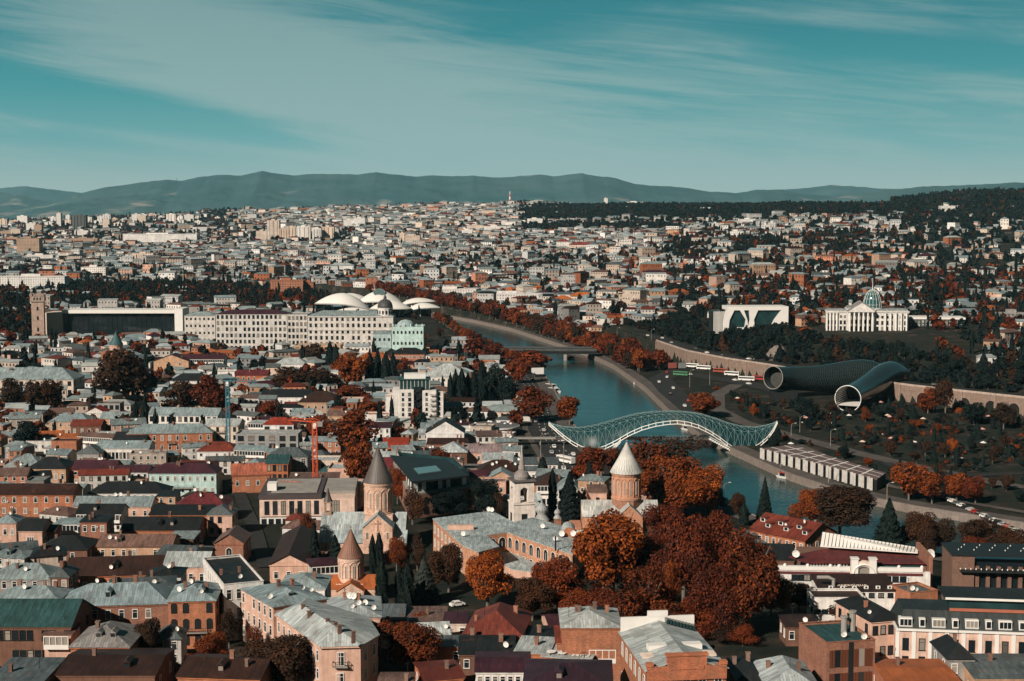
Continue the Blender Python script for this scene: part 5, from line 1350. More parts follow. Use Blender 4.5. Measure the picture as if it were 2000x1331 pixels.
H(522,600,893,872,13,12,'hip','grey','slate','grey town house with dark mansard roof and white dormers',rmat='clean_roof',cols=5,floors=3,win='white',ww=1.6,wh=2.6,chim=0)
H(600,660,902,893,9,12,'flat','cream','pale','unfinished cream flat roofed house beside the red crane',cols=3,floors=2,win='dark',chim=0)
H(640,700,918,908,8,14,'flat','pink','pale','roofless pale house shell between red crane and cathedral',cols=2,floors=1,win='dark',chim=1)
H(650,704,950,940,9,12,'flat','pink','pale','pale pink flat house close to the cathedral dome',cols=2,floors=1,win='dark',chim=2)
H(620,656,925,908,6,9,'hip','white','green','glazed pavilion house with teal hipped roof by the red crane',rmat='clean_roof',cols=3,floors=1,win='white',ww=2,wh=2.6,chim=0)
H(514,573,830,814,14,11,'hip','white','bright','concrete frame house with bright red hipped top roof',rmat='clean_roof',cols=4,floors=3,win='dark',ww=2.2,wh=2.2,chim=0)
H(460,582,850,842,11,13,'flat','grey','pale','bare concrete frame house still under construction',wall='plaster',cols=6,floors=3,win='dark',ww=2.6,wh=2.2,chim=0)
H(510,604,776,760,6.5,18,'gable','white','black','white house with wide black roof behind the concrete frame',rmat='clean_roof',cols=6,floors=1,chim=1)
H(583,664,786,762,6.5,20,'hip','tan','darkbrown','tan house with sprawling dark roof next to the orange tree',rmat='clean_roof',cols=6,floors=1,chim=1,dish=1)
H(660,708,782,774,8,10,'flat','pink','pale','plain pink block house with one dark window',cols=1,floors=1,win='dark',chim=0)
H(570,610,812,796,6,12,'gable','pink','grey','pink house with blank gable below the sprawling dark roof',cols=1,floors=1,chim=0)
H(715,762,836,824,7,12,'shed','white','maroon','white house with purple striped roof near the tall hotel',rmat='clean_roof',cols=4,floors=2,chim=0)
H(640,706,812,800,6,12,'gable','tan','rust','tan house with awning roofs behind the bright orange tree',cols=5,floors=1,chim=1,dish=1)
H(712,760,812,802,8,10,'flat','white','tile','white cube house with orange roof terrace near the tall hotel',cols=2,floors=1,chim=0)
H(748,796,872,850,7,12,'gable','orange','bright','orange house with vivid red roof and white dormer',rmat='tile_roof',cols=3,floors=1,chim=1)
H(744,792,912,890,6,12,'gable','brown','crimson','house with crimson roof behind the cathedral cone',cols=3,floors=1,chim=0,rmat='clean_roof')
H(832,906,846,828,9,14,'gable_y','white','black','white gabled house with black roof by the round pavilion',rmat='clean_roof',cols=3,floors=1,win='dark',chim=1,rise=6)
H(835,912,868,855,6,12,'gable','brick','darkbrown','low brick house with rusty roof terrace in front of the white gable',wall='brick',cols=4,floors=1,chim=2)
H(858,912,884,858,7,14,'hip','brown','pale','house with pale hipped roof and dark attic opening',cols=3,floors=1,win='dark',chim=2)
H(908,980,884,866,6,12,'gable','pink','lilac','house with faded lilac roof beside the round pavilion',cols=4,floors=1,chim=1,rmat='clean_roof')
H(942,1002,898,884,6,9,'shed','white','pale','house with whitewashed sloping roof above the dark brown one',cols=3,floors=1,chim=0)
H(934,1018,922,897,6.5,15,'hip','orange','darkbrown','orange house with large dark brown hipped roof and satellite dishes',wall='brick',cols=5,floors=1,chim=2,dish=4)
H(914,952,932,918,6,9,'gable','white','maroon','tiny white gabled house with maroon roof beside the black roofed office',cols=2,floors=1,chim=0)
H(955,1002,934,917,6,10,'gable_y','tan','grey','small tan house with grey gable and attic window',cols=1,floors=1,chim=0,rise=3)
H(934,988,944,934,6,10,'flat','pink','lilac','small flat house with pale pink roof terrace behind bare branches',cols=3,floors=1,chim=1)
H(1028,1056,920,910,6,8,'gable','white','slate','small white house with slate roof beside the embankment road',cols=3,floors=1,chim=0)
H(1048,1104,948,920,9,14,'hip','white','darkbrown','white columned verandah house with dark brown roof by the cypress',rmat='clean_roof',cols=6,floors=2,win='dark',gallery=True,chim=1)
H(1090,1128,956,930,9,12,'hip','white','grey','white verandah house with grey roof behind the dark cedar',cols=4,floors=2,win='dark',gallery=True,chim=0)
H(1150,1185,962,946,7,9,'shed','pink','tan' if False else 'rust','pale pink ruin house beside the pale cone church',cols=1,floors=1,win='dark',chim=0)
H(830,916,736,706,10,26,'hip','white','pale','large house complex with spreading pale grey roofs behind the tall hotel',cols=8,floors=2,chim=3)
H(764,829,692,679,10,16,'hip','orange','black','brick fronted house with dark roof and rows of white windows below the mint house',wall='brick',cols=12,floors=2,ww=.9,wh=1.8,chim=1)
H(700,762,700,686,8,14,'hip','pink','tile','pink house with small orange tiled roofs beside the dark roofed brick house',rmat='tile_roof',cols=5,floors=2,chim=2)
H(536,598,712,698,7,15,'hip','white','pale','white house with barrel like pale roof behind the orange trees',cols=5,floors=1,chim=0)
H(575,665,676,668,9,16,'flat','tan','pale','tan multi level concrete parking house below the long white block',cols=8,floors=2,win='dark',ww=2.4,wh=1.6,chim=0)

# dormers on the red roof, letters on the shed roof
def letters(parent,body,size,loc,rot,mat,name='lettering',ext=.03):
    cu=bpy.data.curves.new(name,'FONT');cu.body=body;cu.size=size;cu.extrude=ext;cu.resolution_u=2
    o=bpy.data.objects.new(name,cu);C.objects.link(o)
    dg=bpy.context.evaluated_depsgraph_get();me=bpy.data.meshes.new_from_object(o.evaluated_get(dg));bpy.data.objects.remove(o)
    me.materials.clear();me.materials.append(mat)
    r=bpy.data.objects.new(name,me);C.objects.link(r);r.parent=parent;r.location=loc;r.rotation_euler=rot;return r
M['faded_white']=flat_mat('faded_white',(.60,.60,.58),.8,.25,.8)
rt,ro,(w_,d_,h_)=SAND
slope=atan2(((ro.bound_box[6][2]-ro.bound_box[0][2])),d_)
letters(ro,'sand',2.3,(w_*.08,1.0,h_+.38),(slope*.8,0,0),M['faded_white'])
letters(ro,'12',2.0,(-w_*.24,1.2,h_+.42),(slope*.8,0,0),M['faded_white'])
for x in(-.36,-.12):
    b=MB();b.lathe([(1.05,0),(1.05,.06)],18);k=b.build('painted_disc',M['faded_white'],ro,(x*w_,2.0,h_+.62));k.rotation_euler=(slope*.8,0,0)

# ------------------------------------------------------------------ larger individual buildings of the old town
def poly_roof_house(name,label,cat,pts,h,ridge,faces,rise,wc,rc,wall='plaster',gz=None):
    p0=march(*pts[0],h);ze=p0[2];z0=ze-h
    root=thing(name,label,cat,(p0[0],p0[1],z0),group=G1);P=[(on(x,y,ze)[0]-p0[0],on(x,y,ze)[1]-p0[1])for x,y in pts]
    b=MB();b.prism(P,-6,h,top=False);b.build('wall',M[wall],root,color=WALLC[wc])
    c=MB();cc=np.mean(np.array(P),0)
    Q=[tuple(np.array(p)+(np.array(p)-cc)/np.linalg.norm(np.array(p)-cc)*.6)for p in P]
    c.prism(Q,h-.45,h-.05,top=True,bottom=True);c.build('cornice',M['plaster'],root,color=tuple(v*1.05 for v in WALLC[wc]))
    Rg=[(on(x,y,ze+rise)[0]-p0[0],on(x,y,ze+rise)[1]-p0[1],h+rise)for x,y in ridge]
    V=[(x,y,h)for x,y in Q]+Rg;r=MB();slab(r,[[V[i]for i in f]for f in faces],.15)
    ro=r.build('roof',M['metal_roof'],root,color=ROOFC[rc]);
    c0=np.array(P);
    for i in range(len(P)):
        a=c0[i];e=c0[(i+1)%len(P)];m=(a+e+2*cc)/4;claim(m[0]+p0[0],m[1]+p0[1],7)
    claim(cc[0]+p0[0],cc[1]+p0[1],8)
    return root,ro,P,h
def side_windows(root,a,b,n,rows,kind,ww,wh):
    a=np.array(a);b=np.array(b);t=b-a;ang=atan2(t[1],t[0])
    for i in range(n):
        q=a+t*(i+.5)/n
        for z in rows:inst('window',window_mesh(kind,ww,wh),root,(q[0],q[1],z),ang)
r,ro,P,h=poly_roof_house('house','three sided pink corner house with faceted grey roof and small dark balcony','house',[(626,1262),(704,1260),(738,1239),(716,1206),(600,1170),(540,1200)],11.5,
    [(588,1180),(652,1222)],[(0,1,7),(1,2,7),(2,3,7),(3,4,6,7),(4,5,6),(5,0,7,6)],3.2,'pink','pale')
side_windows(r,P[5],P[0],8,(h-2.6,h-6.6),'white',1.1,2.2);side_windows(r,P[1],P[2],2,(h-2.8,h-7),'white',1.4,2.4)
m=(np.array(P[0])+np.array(P[1]))/2;inst('window',window_mesh('white',1.4,2.8),r,(m[0],m[1],h-3.0));inst('window',window_mesh('white',1.5,2.4),r,(m[0]-.2,m[1],h-7.4));balcony(r,m[0],m[1],h-4.5,3.2,1.2)
for i,(x,y)in enumerate(((592,1187),(640,1215),(655,1222),(663,1228),(690,1240),(604,1200))):q=on(x,y,r.location[2]+h+3);inst('chimney',chimney_mesh()['c'],ro,(q[0]-r.location[0],q[1]-r.location[1],h+2.6),.5,.9,WALLC['brown'])
for x,y in((684,1177),(691,1178),(700,1176)):q=on(x,y,r.location[2]+h);inst('satellite_dish',chimney_mesh()['d'],ro,(q[0]-r.location[0],q[1]-r.location[1],h+.8),-.3,1.4)
# big brick hall with stepped pediment
def brick_hall():
    rt,ro,(w,d,h)=H(1262,1420,1308,1290,13,26,'gable_y','orange','pale','big orange brick hall with grey sheet roof and stepped brick pediment',wall='brick',yaw=7,cols=5,floors=2,win='archwhite',ww=1.4,wh=3,side=6,chim=0,rise=2.6,cornice=False)
    b=MB();b.box(-4,4,-.5,.6,h-2,h+2.9);b.box(-4.3,4.3,-.7,.8,h+2.9,h+3.3);b.box(-w/2,-4.01,-.45,.55,h-2,h+.9);b.box(4.01,w/2,-.45,.55,h-2,h+.9)
    for sx in(-1,1):b.box(sx*(w/2-.6)-.7,sx*(w/2-.6)+.7,-.6,.7,h+.9,h+1.6)
    b.box(-3.4,3.4,-.62,-.51,h+.2,h+1.0);b.build('pediment',M['brick'],rt,color=(.40,.125,.055))
    b=MB();b.box(-w/2,w/2,d-.3,d+.3,h,h+3.4);b.box(-2.2,2.2,d-.35,d+.35,h+3.4,h+4.6);b.build('rear_parapet',M['white'],rt)
    for s in(-1,1):
        b=MB();b.box(s*3.4-2.2,s*3.4+2.2,9.4,11.6,h+.4,h+2.1);b.build('roof_light',M['white'],ro)
        for i in range(5):b=MB();x=s*5.6;y=5.6+i*.62;zz=h+2.6*(1-5.6/(w/2))+.42;b.box(x-2.0,x+2.0,y,y+.3,zz-.55,zz-.12);b.build('roof_slat',M['cream'],ro,uv=False)
    b=MB()
    for i in range(9):b.box(1.5+i*.72,2.05+i*.72,d-2.2,d-.4,h+2.3-i*.22,h+3.2-i*.2)
    b.build('glazing_strip',M['hall_glass'],ro)
brick_hall()
def meidan():
    Y=400.0;p=at(1690,1130,Y);z=T1(p[0],Y)-2;s=Y/F
    r=thing('banquet_house','white arched facade house with deep red roof and long white ridge skylight','restaurant',(p[0],Y,z),radians(-4))
    X=lambda px:at(px,1120,Y)[0]-p[0];L=lambda py,dy=0:lz(1690,py,Y+dy)-z
    hp=L(1112);hr=L(1098)
    b=MB();b.box(X(1524),X(1815),0,1.0,-4,hp-.6);b.build('front_wall',M['plaster'],r,color=WALLC['white'])
    for x0,x1 in((1522,1661),(1709,1800)):
        b=MB();b.box(X(x0),X(x1),-.25,1.2,hp-.6,hp+.5);b.build('parapet',M['white'],r)
        b=MB();b.box(X(x0),X(x1),-.35,-.01,hp-1.6,hp-1.0);b.build('red_band',M['paint'],r,color=(.10,.02,.02))
    for i in range(7):k=MB();k.lathe([(.45,hp+.5),(.5,hp+.9),(.2,hp+1.2)],8);k.build('finial',M['white'],r,(X(1535+i*44)if i not in(3,)else X(1640),.4,0),uv=False)
    side_windows(r,(X(1548),0),(X(1655),0),9,(hp-2.8,),'dark',1.6,1.5);side_windows(r,(X(1712),0),(X(1770),0),4,(hp-2.8,),'dark',1.6,1.5)
    # arch between two pylons
    for px in(1669,1704):k=MB();k.box(X(px)-.95,X(px)+.95,-.8,1.3,-4,L(1092));k.box(X(px)-1.15,X(px)+1.15,-1.0,1.5,L(1092),L(1090));k.build('pylon',M['white'],r)
    xm=X(1686.5);zc=L(1122);R=2.35;k=MB();n=14
    top=[(xm+R*cos(pi*i/n),zc+R*sin(pi*i/n))for i in range(n+1)]
    out=[(xm+(R+1.5)*cos(pi*i/n),zc+(R+1.6)*sin(pi*i/n))for i in range(n+1)]
    for i in range(n):
        k.quad((top[i][0],-.6,top[i][1]),(out[i][0],-.6,out[i][1]),(out[i+1][0],-.6,out[i+1][1]),(top[i+1][0],-.6,top[i+1][1]))
        k.quad((out[i][0],-.6,out[i][1]),(out[i][0],.9,out[i][1]),(out[i+1][0],.9,out[i+1][1]),(out[i+1][0],-.6,out[i+1][1]))
    k.build('arch',M['cream'],r);g=MB();g.add([(x,-.05,q)for x,q in top],[tuple(range(n+1))]);g.build('arch_window',M['glass'],r,uv=False)
    k=MB();k.tube([(xm+3.0*cos(pi*i/n),-.75,zc+3.0*sin(pi*i/n))for i in range(n+1)],.3,6);k.build('arch_moulding',M['white'],r,uv=False)
    # deep red roof rising to the skylight
    rf=MB();za,zb=L(1107),L(1075,16)
    A0,A1,B0,B1=(X(1580),3.5,za),(X(1810),3.5,za+.4),(X(1625),17,zb),(X(1808),15,zb-1.2)
    slab(rf,[[A0,A1,B1,B0],[(X(1552),12,za-.3),A0,B0]],.3);rf.build('roof',M['clean_roof'],r,color=(.115,.020,.018))
    w=MB();w.box(X(1582),X(1660),4.2,4.5,hp-1,za-.2);w.box(X(1712),X(1800),4.2,4.5,hp-1,za);w.build('clerestory',M['hall_glass'],r)
    for i in range(14):k=MB();x=X(1583)+(X(1659)-X(1583))*i/13;k.box(x-.1,x+.1,4.05,4.19,hp-1,za-.25);k.build('mullion',M['white'],r,uv=False)
    sk=MB();zt=L(1036,24)
    C0,C1=(X(1628),22,L(1040,22)),(X(1822),20,L(1068,20));slab(sk,[[(X(1619),17.1,zb+.9),(X(1812),15.1,zb-.2),C1,C0]],.3)
    slab(sk,[[C0,C1,(X(1826),27,C1[2]-2),(X(1634),29,C0[2]-2)]],.3);so=sk.build('skylight',M['white'],r)
    for i in range(27):
        f=i/26;a=np.array((X(1619),17.1,zb+.98))*(1-f)+np.array((X(1812),15.1,zb-.12))*f;c=np.array(C0)*(1-f)+np.array(C1)*f;c[2]+=.08
        k=MB();k.tube([a,c],.07,4);k.build('glazing_bar',M['dark'],so,uv=False)
    e=MB();e.box(X(1815),X(1822),2,20,-4,L(1088));e.build('end_wall',M['brick'],r,color=WALLC['brick'])
    b=MB();b.box(X(1580),X(1814),4.6,26,-4,za-.5);b.build('body',M['brick'],r,color=WALLC['brown'])
    for px in(1550,1590,1630,1670,1710,1750,1790):x,y,_=at(px,1110,Y+8);claim(x,y,9)
    cm=chimney_mesh()
    for px,dy in((1563,8),(1829,9),(1833,12)):inst('satellite_dish',cm['d'],r,(X(px),dy,hp+1),-.3,1.8)
    # lettered roof in front
    Y2=378.0;q=at(1675,1150,Y2);z2=T1(q[0],Y2)
    r2=thing('restaurant','low dark roofed restaurant with pale roof lettering before the white arched facade','restaurant',(q[0],Y2,z2))
    h2=lz(1675,1152,Y2)-z2;w2=150*Y2/F
    b=MB();b.box(-w2/2,w2/2,0,11,-4,h2-.3);b.build('wall',M['plaster'],r2,color=WALLC['white'])
    b=MB();slab(b,[[(-w2/2-.4,-.6,h2),(w2/2+.4,-.6,h2),(w2/2+.4,11,h2+1.6),(-w2/2-.4,11,h2+1.6)]],.25);ro2=b.build('roof',M['clean_roof'],r2,color=(.03,.014,.011))
    letters(ro2,'organique',2.1,(-5.2,2.0,h2+.5),(.16,0,0),M['cream'])
    side_windows(r2,(-w2/2,0),(w2/2,0),8,(h2-1.6,),'dark',1.3,1.1)
    for i in range(6):inst('air_conditioner',cm['a'],ro2,(-w2/2+3+i*3.2,.6,h2+.55),0,1.3)
    b=MB();b.tube([(-w2/2+4,1.5,h2),(-w2/2+4,1.5,h2+2.4),(-w2/2+2.6,1.5,h2+3.0),(-w2/2-.5,1.5,h2+3.0)],.5,8);b.build('vent_duct',M['concrete'],ro2)
    claim(q[0]-5,Y2+5,8);claim(q[0]+5,Y2+5,8)
meidan()
def mansard():
    Y=322.0;p=at(1890,1230,Y);z=T1(p[0],Y)-2;s=Y/F
    r=thing('mansard_hotel','long pale pink hotel with dark mansard roof and white pilasters','hotel',(p[0],Y,z),radians(-7))
    w=290*s;h=lz(1890,1236,Y)-z;x0=-w*.47
    b=MB();b.box(x0,x0+w,0,14,-6,h);b.build('wall',M['plaster'],r,color=(.62,.43,.35))
    b=MB();b.box(x0-.4,x0+w,-.45,14,h,h+.5);b.build('cornice',M['white'],r)
    m=MB();m.add([(x0+.1,.05,h+.5),(x0+w,.05,h+.5),(x0+w,2.4,h+4.4),(x0+1.6,2.4,h+4.4),(x0+.1,13.9,h+.5),(x0+1.6,12,h+4.4)],[(0,1,2,3),(4,0,3,5)]);m.box(x0+1.6,x0+w,2.41,12,h+3.0,h+4.39);ro=m.build('mansard_roof',M['clean_roof'],r,color=(.022,.030,.031))
    k=MB();k.box(x0+12,x0+w,3,12,h+4.4,h+7.0);k.build('roof_storey',M['hall_glass'],r);k=MB();k.box(x0+11,x0+w,2.2,13,h+7.0,h+7.5);k.build('upper_roof',M['clean_roof'],r,color=(.016,.02,.02))
    k=MB();k.box(x0+11,x0+w,2.0,2.19,h+7.1,h+7.6);k.build('fascia',M['white'],r)
    k=MB();k.box(x0+12,x0+w,2.0,2.3,h+4.4,h+5.1);k.build('planter',M['paint'],r,color=(.30,.10,.06))
    n=9
    for i in range(n):
        x=x0+w*(i+.5)/n;inst('window',window_mesh('dark',1.2,2.6),r,(x,0,h-3.2));inst('window',window_mesh('dark',1.2,2.4),r,(x,0,h-7.4))
        k=MB();big=i%2==0;q=2.6 if big else 1.0
        k.box(x-q/2-.2,x+q/2+.2,.2,2.2,h+.8,h+2.9);dm=k.build('dormer',M['white'],ro);inst('window',window_mesh('white',q,1.5),dm,(x,.2,h+1.9))
        k=MB();xp=x0+w*i/n;k.box(xp-.45,xp+.45,-.18,-.004,-6,h);k.build('pilaster',M['white'],r)
    for px in(1770,1810,1850,1890,1930,1970):x,y,_=at(px,1240,Y+8);claim(x,y,8)
    # dark brick building beyond it
    Y2=385.0;q=at(1945,1150,Y2);z2=T1(q[0],Y2);h2=lz(1945,1088,Y2)-z2;w2=172*Y2/F
    r2=thing('brick_office','dark brick building with black roof terrace and string of bulbs','building',(q[0],Y2,z2),radians(-6))
    b=MB();b.box(-w2/2,-w2/2+6,0,14,-3,h2);b.build('end_wall',M['brick'],r2,color=WALLC['brown'])
    b=MB();b.box(-w2/2+6.01,w2/2,1.5,14,-3,h2-2);b.build('glass_front',M['glass'],r2)
    for i in range(7):b=MB();x=-w2/2+7+i*2.9;b.box(x-.5,x+.5,.6,1.49,-3,h2-3);b.build('brick_pier',M['brick'],r2,color=WALLC['brown'])
    b=MB();b.box(-w2/2+2,w2/2+1,-1.6,3,h2-4.2,h2-3.7);b.build('canopy',M['dark'],r2)
    b=MB();b.box(-w2/2-.3,w2/2,-.3,14.5,h2+.02,h2+.5);b.build('roof',M['dark'],r2)
    b=MB()
    for i in range(16):x=-w2/2+2+i*1.4;b.lathe([(.02,h2-3.6),(.17,h2-3.4),(.17,h2-3.2),(.02,h2-3.0)],6,x,-1.3);b.lathe([(.02,h2+1.1),(.17,h2+1.3),(.02,h2+1.6)],6,x,2+(i%3)*3)
    tag(b.build('bulb_string',M['white'],r2,uv=False))
    claim(q[0]-6,Y2+7,9);claim(q[0]+6,Y2+7,9)
mansard()
def modern_brick():
    rt,ro,(w,d,h)=H(1612,1712,1258,1222,12.5,15,'flat','brick','green','modern brick house with flat teal roof and timber shuttered windows',wall='brick',yaw=11,cols=0,floors=2,side=2,win='white',wh=2.4,chim=0,dish=2,rmat='clean_roof')
    for z0,z1 in((h-5.0,h-1.2),(h-10,h-6.3)):
        for x0,x1 in((-w/2+.8,-.6),(.6,w/2-.6)):
            b=MB();b.box(x0,x1,-.02,.001,z0,z1);b.build('window',M['glass'],rt,uv=False)
            n=7
            for i in range(n):
                if i in(2,3):continue
                k=MB();xa=x0+(x1-x0)*i/n;k.box(xa+.05,xa+(x1-x0)/n-.05,-.12,-.03,z0,z1);k.build('shutter',M['paint'],rt,color=(.10,.032,.016),uv=False)
    b=MB();b.box(-.5,.5,-.18,-.021,-4,h+.4);b.build('downpipe_recess',M['dark'],rt,uv=False)
    for x,y,q in((2.0,8,3.4),(4.4,9,4.2)):b=MB();b.lathe([(.7,h),(.7,h+q),(.9,h+q),(.9,h+q+.3)],10,x,y);b.build('vent_stack',M['concrete'],ro)
modern_brick()
def long_hotel():
    Y=520.0;p=at(595,1000,Y);z=T1(p[0],Y);s=Y/F
    r=thing('hotel','cream hotel of vertical slot windows over white lower floors with brown attic','hotel',(p[0],Y,z),radians(4))
    X=lambda px:at(px,990,Y)[0]-p[0];h=lz(595,974,Y)-z;hm=lz(595,1008,Y)-z
    w0,w1=X(508),X(692);d=34
    b=MB();b.box(w0,w1,0,d,-4,hm);b.build('lower_wall',M['plaster'],r,color=WALLC['white'])
    b=MB();b.box(w0,w1,-.5,d,hm+.01,h);b.build('upper_wall',M['plaster'],r,color=(.62,.46,.38))
    b=MB();b.box(w0-.3,X(628),-.8,d,h+.01,h+1.6);b.build('attic',M['paint'],r,color=(.055,.042,.042));b=MB();b.box(X(628)+.02,w1,8,d,h+.02,h+1.2);b.build('roof_slab',M['concrete'],r)
    b=MB();b.box(w0+4,X(618),3,d-4,h+1.6,h+1.9);b.build('roof',M['concrete'],r)
    b=MB();b.box(X(520),X(538),6,11,h+1.9,h+4.6);b.build('roof_plant',M['white'],r)
    for i in range(7):inst('window',window_mesh('dark',1.5,hm*.0+(h-hm)*.72),r,(X(522)+(X(618)-X(522))*i/6,-.5,(h+hm)/2))
    for px in(655,):inst('window',window_mesh('dark',2.6,(h-hm)*.72),r,(X(px),-.5,(h+hm)/2))
    for i in range(8):
        for zz in(hm-2.2,hm-5.8):inst('window',window_mesh('dark',1.6,2.2),r,(X(516)+(X(612)-X(516))*i/7,0,zz))
    for i in range(9):
        inst('window',window_mesh('dark',1.3,(h-hm)*.72),r,(w0,2+i*3.5,(h+hm)/2),-pi/2);inst('window',window_mesh('dark',1.6,2.2),r,(w0,2+i*3.5,hm-2.2),-pi/2)
    for px in(525,560,595,630,665):
        for dy in(8,24):x,y,_=at(px,990,Y+dy);claim(x,y,10)
long_hotel()
def black_roof_office():
    z0=3.0;hw=9.5;ze=z0+15
    r=thing('office','brick office with set back glass storey and floating black roof with roof light','office building',(*on(850,960,z0+hw)[:2],0))
    o=r.location;Q=lambda px,py,zz:(on(px,py,zz)[0]-o[0],on(px,py,zz)[1]-o[1])
    zb=z0+hw
    base=[Q(800,970,zb),Q(926,951,zb),Q(890,918,zb),Q(768,905,zb)]
    b=MB();b.prism(base,-2,zb,top=False);b.build('wall',M['brick'],r,color=(.24,.115,.08))
    b=MB();b.prism(base,zb,zb+.6);b.build('terrace',M['concrete'],r)
    c=np.mean(np.array(base),0);inn=[tuple(c+(np.array(p)-c)*.88)for p in base]
    b=MB();b.prism(inn,zb+.6,ze,top=False);b.build('glass_storey',M['hall_glass'],r)
    for a,e in((inn[0],inn[1]),(inn[3],inn[0])):
        for i in range(7):
            if i in(2,5)and a is inn[0]:continue
            f0,f1=(i+.1)/7,(i+.62)/7;a_,e_=np.array(a),np.array(e);t=(e_-a_)/np.linalg.norm(e_-a_);nr=np.array((t[1],-t[0]))
            p,q=a_+(e_-a_)*f0+nr*.12,a_+(e_-a_)*f1+nr*.12;k=MB();k.quad((*p,zb+.65),(*q,zb+.65),(*q,ze-.3),(*p,ze-.3));k.build('wall_panel',M['white'],r,uv=False)
    top=[Q(806,944,ze),Q(914,932,ze),Q(872,902,ze),Q(764,893,ze)]
    b=MB();c2=np.mean(np.array(top),0);top=[tuple(c2+(np.array(p)-c2)*1.03)for p in top];b.prism(top,ze,ze+.7,bottom=True);ro=b.build('roof',M['dark'],r)
    gl=[Q(818,926,ze+1),Q(862,920,ze+1),Q(851,910,ze+1),Q(808,915,ze+1)];b=MB();b.prism(gl,ze+.72,ze+1.1);b.build('roof_light',M['hall_glass2'],ro)
    side_windows(r,base[0],base[1],6,(zb-2.6,),'archdark',1.6,2.6);side_windows(r,base[0],base[1],6,(zb-6.2,),'archdark',1.8,3.0)
    for px,py in((800,950),(840,945),(880,940),(800,920),(840,920),(880,918)):x,y,_=on(px,py,zb);claim(x,y,9)
M['hall_glass2']=flat_mat('roof_light_glass',(.10,.17,.17),.15,.1,.3,.5)
black_roof_office()
# dormers on the red roofed house
# ------------------------------------------------------------------ embankment roads, park, retaining wall
def px_line(pts,z=None):return[(ground(*p)if z is None else on(*p,z))[:2]for p in pts]
EMB=px_line([(1150,960),(1120,915),(1092,880),(1066,840),(1058,800),(1046,768),(1020,735),(985,705),(930,690),(880,690),(820,700)],2.6)
ribbon(EMB,-9,9,.35,90,'embankment_road',M['asphalt'])
ribbon(EMB,9.3,12.5,.45,90,'pavement',M['paving']);ribbon(EMB,-12.5,-9.3,.45,90,'pavement',M['paving'])
def dashes(pl,off,n,length,name='lane_marking'):
    c=offset(resample(pl,n*2+1),off);b=MB()
    for i in range(0,n*2,2):
        a,e=c[i],c[i]+(c[i+1]-c[i])*.7;t=(e-a)/np.linalg.norm(e-a);nn=np.array((-t[1],t[0]))*.14
        z=T1(*a)+.40;z2=T1(*e)+.40
        b.quad((*(a-nn),z),(*(e-nn),z2),(*(e+nn),z2),(*(a+nn),z))
    return b
for off in(-3.2,0,3.2):tag(dashes(EMB,off,60,3).build('lane_marking',M['marking'],uv=False),kind='structure')
ROADW=offset(resample(WALLX[1:],70),8)
ribbon([tuple(p)for p in ROADW],-6,7,.5,70,'upper_road',M['asphalt'],flatz=12.6)
ART=px_line([(1400,838),(1352,800),(1310,766),(1290,742),(1316,727),(1380,738),(1470,752),(1560,775)],3.0)
ribbon(ART,-8,8,.35,60,'park_road',M['asphalt'])
PLAZA=px_line([(1440,752),(1400,772),(1400,800),(1450,826),(1530,848),(1580,862),(1680,888),(1800,915),(2000,955)],3.0)
ribbon(PLAZA,-5,5,.3,60,'promenade',M['paving'])
P2=px_line([(1560,870),(1640,905),(1735,950),(1900,985),(2020,1005)],3.0);ribbon(P2,-2.2,2.2,.34,40,'park_path',M['paving'])
P3=px_line([(1730,905),(1800,935),(1900,930),(2020,925)],3.0);ribbon(P3,-3,3,.34,40,'park_path',M['asphalt'])
LANE=px_line([(520,1110),(500,1040),(478,990),(462,950)]);ribbon(LANE,-2.5,2.5,.4,20,'lane',M['asphalt'])
NOBUILD=[(EMB,15),(ART,12),(PLAZA,8),(LANE,5)]
# retaining wall with arches
def retaining_wall():
    W=resample(WALL,200);d=np.r_[0,np.cumsum(np.hypot(*np.diff(W,axis=0).T))]
    o=W[0];root=thing('retaining_wall','long stone retaining wall with deep arches carrying the upper road','wall',(o[0],o[1],0))
    b=MB();zt=13.4
    c=W-o;n=offset(W,-1.6)-o;k=offset(W,2.0)-o
    strip(b,k,n,np.full(200,zt),np.full(200,zt));strip(b,n,n,np.full(200,zt),np.full(200,0.0))
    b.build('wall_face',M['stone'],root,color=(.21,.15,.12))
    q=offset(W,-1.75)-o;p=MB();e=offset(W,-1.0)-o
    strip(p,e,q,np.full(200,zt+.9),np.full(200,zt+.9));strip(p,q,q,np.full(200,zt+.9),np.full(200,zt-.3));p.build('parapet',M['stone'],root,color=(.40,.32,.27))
    t=np.gradient(W,axis=0);ang=np.arctan2(t[:,1],t[:,0])
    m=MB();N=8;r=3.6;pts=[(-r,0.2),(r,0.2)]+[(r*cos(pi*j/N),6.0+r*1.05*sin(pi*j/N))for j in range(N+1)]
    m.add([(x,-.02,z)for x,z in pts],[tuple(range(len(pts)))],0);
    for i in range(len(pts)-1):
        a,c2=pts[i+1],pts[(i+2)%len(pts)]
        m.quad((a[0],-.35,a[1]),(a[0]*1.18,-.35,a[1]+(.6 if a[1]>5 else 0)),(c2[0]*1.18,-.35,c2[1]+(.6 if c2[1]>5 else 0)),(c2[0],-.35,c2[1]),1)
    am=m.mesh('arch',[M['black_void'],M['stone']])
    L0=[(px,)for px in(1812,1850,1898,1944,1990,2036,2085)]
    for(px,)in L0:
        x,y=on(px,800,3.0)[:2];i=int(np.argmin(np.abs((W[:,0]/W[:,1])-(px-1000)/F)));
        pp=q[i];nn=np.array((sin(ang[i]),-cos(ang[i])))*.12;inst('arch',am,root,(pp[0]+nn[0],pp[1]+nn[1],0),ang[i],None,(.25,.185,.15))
    for i in range(0,200,9):
        g=MB();g.box(-.6,.6,-.4,0,0,zt-.4);g.build('buttress',M['stone'],root,(q[i][0],q[i][1],0),ang[i],color=(.25,.185,.15))
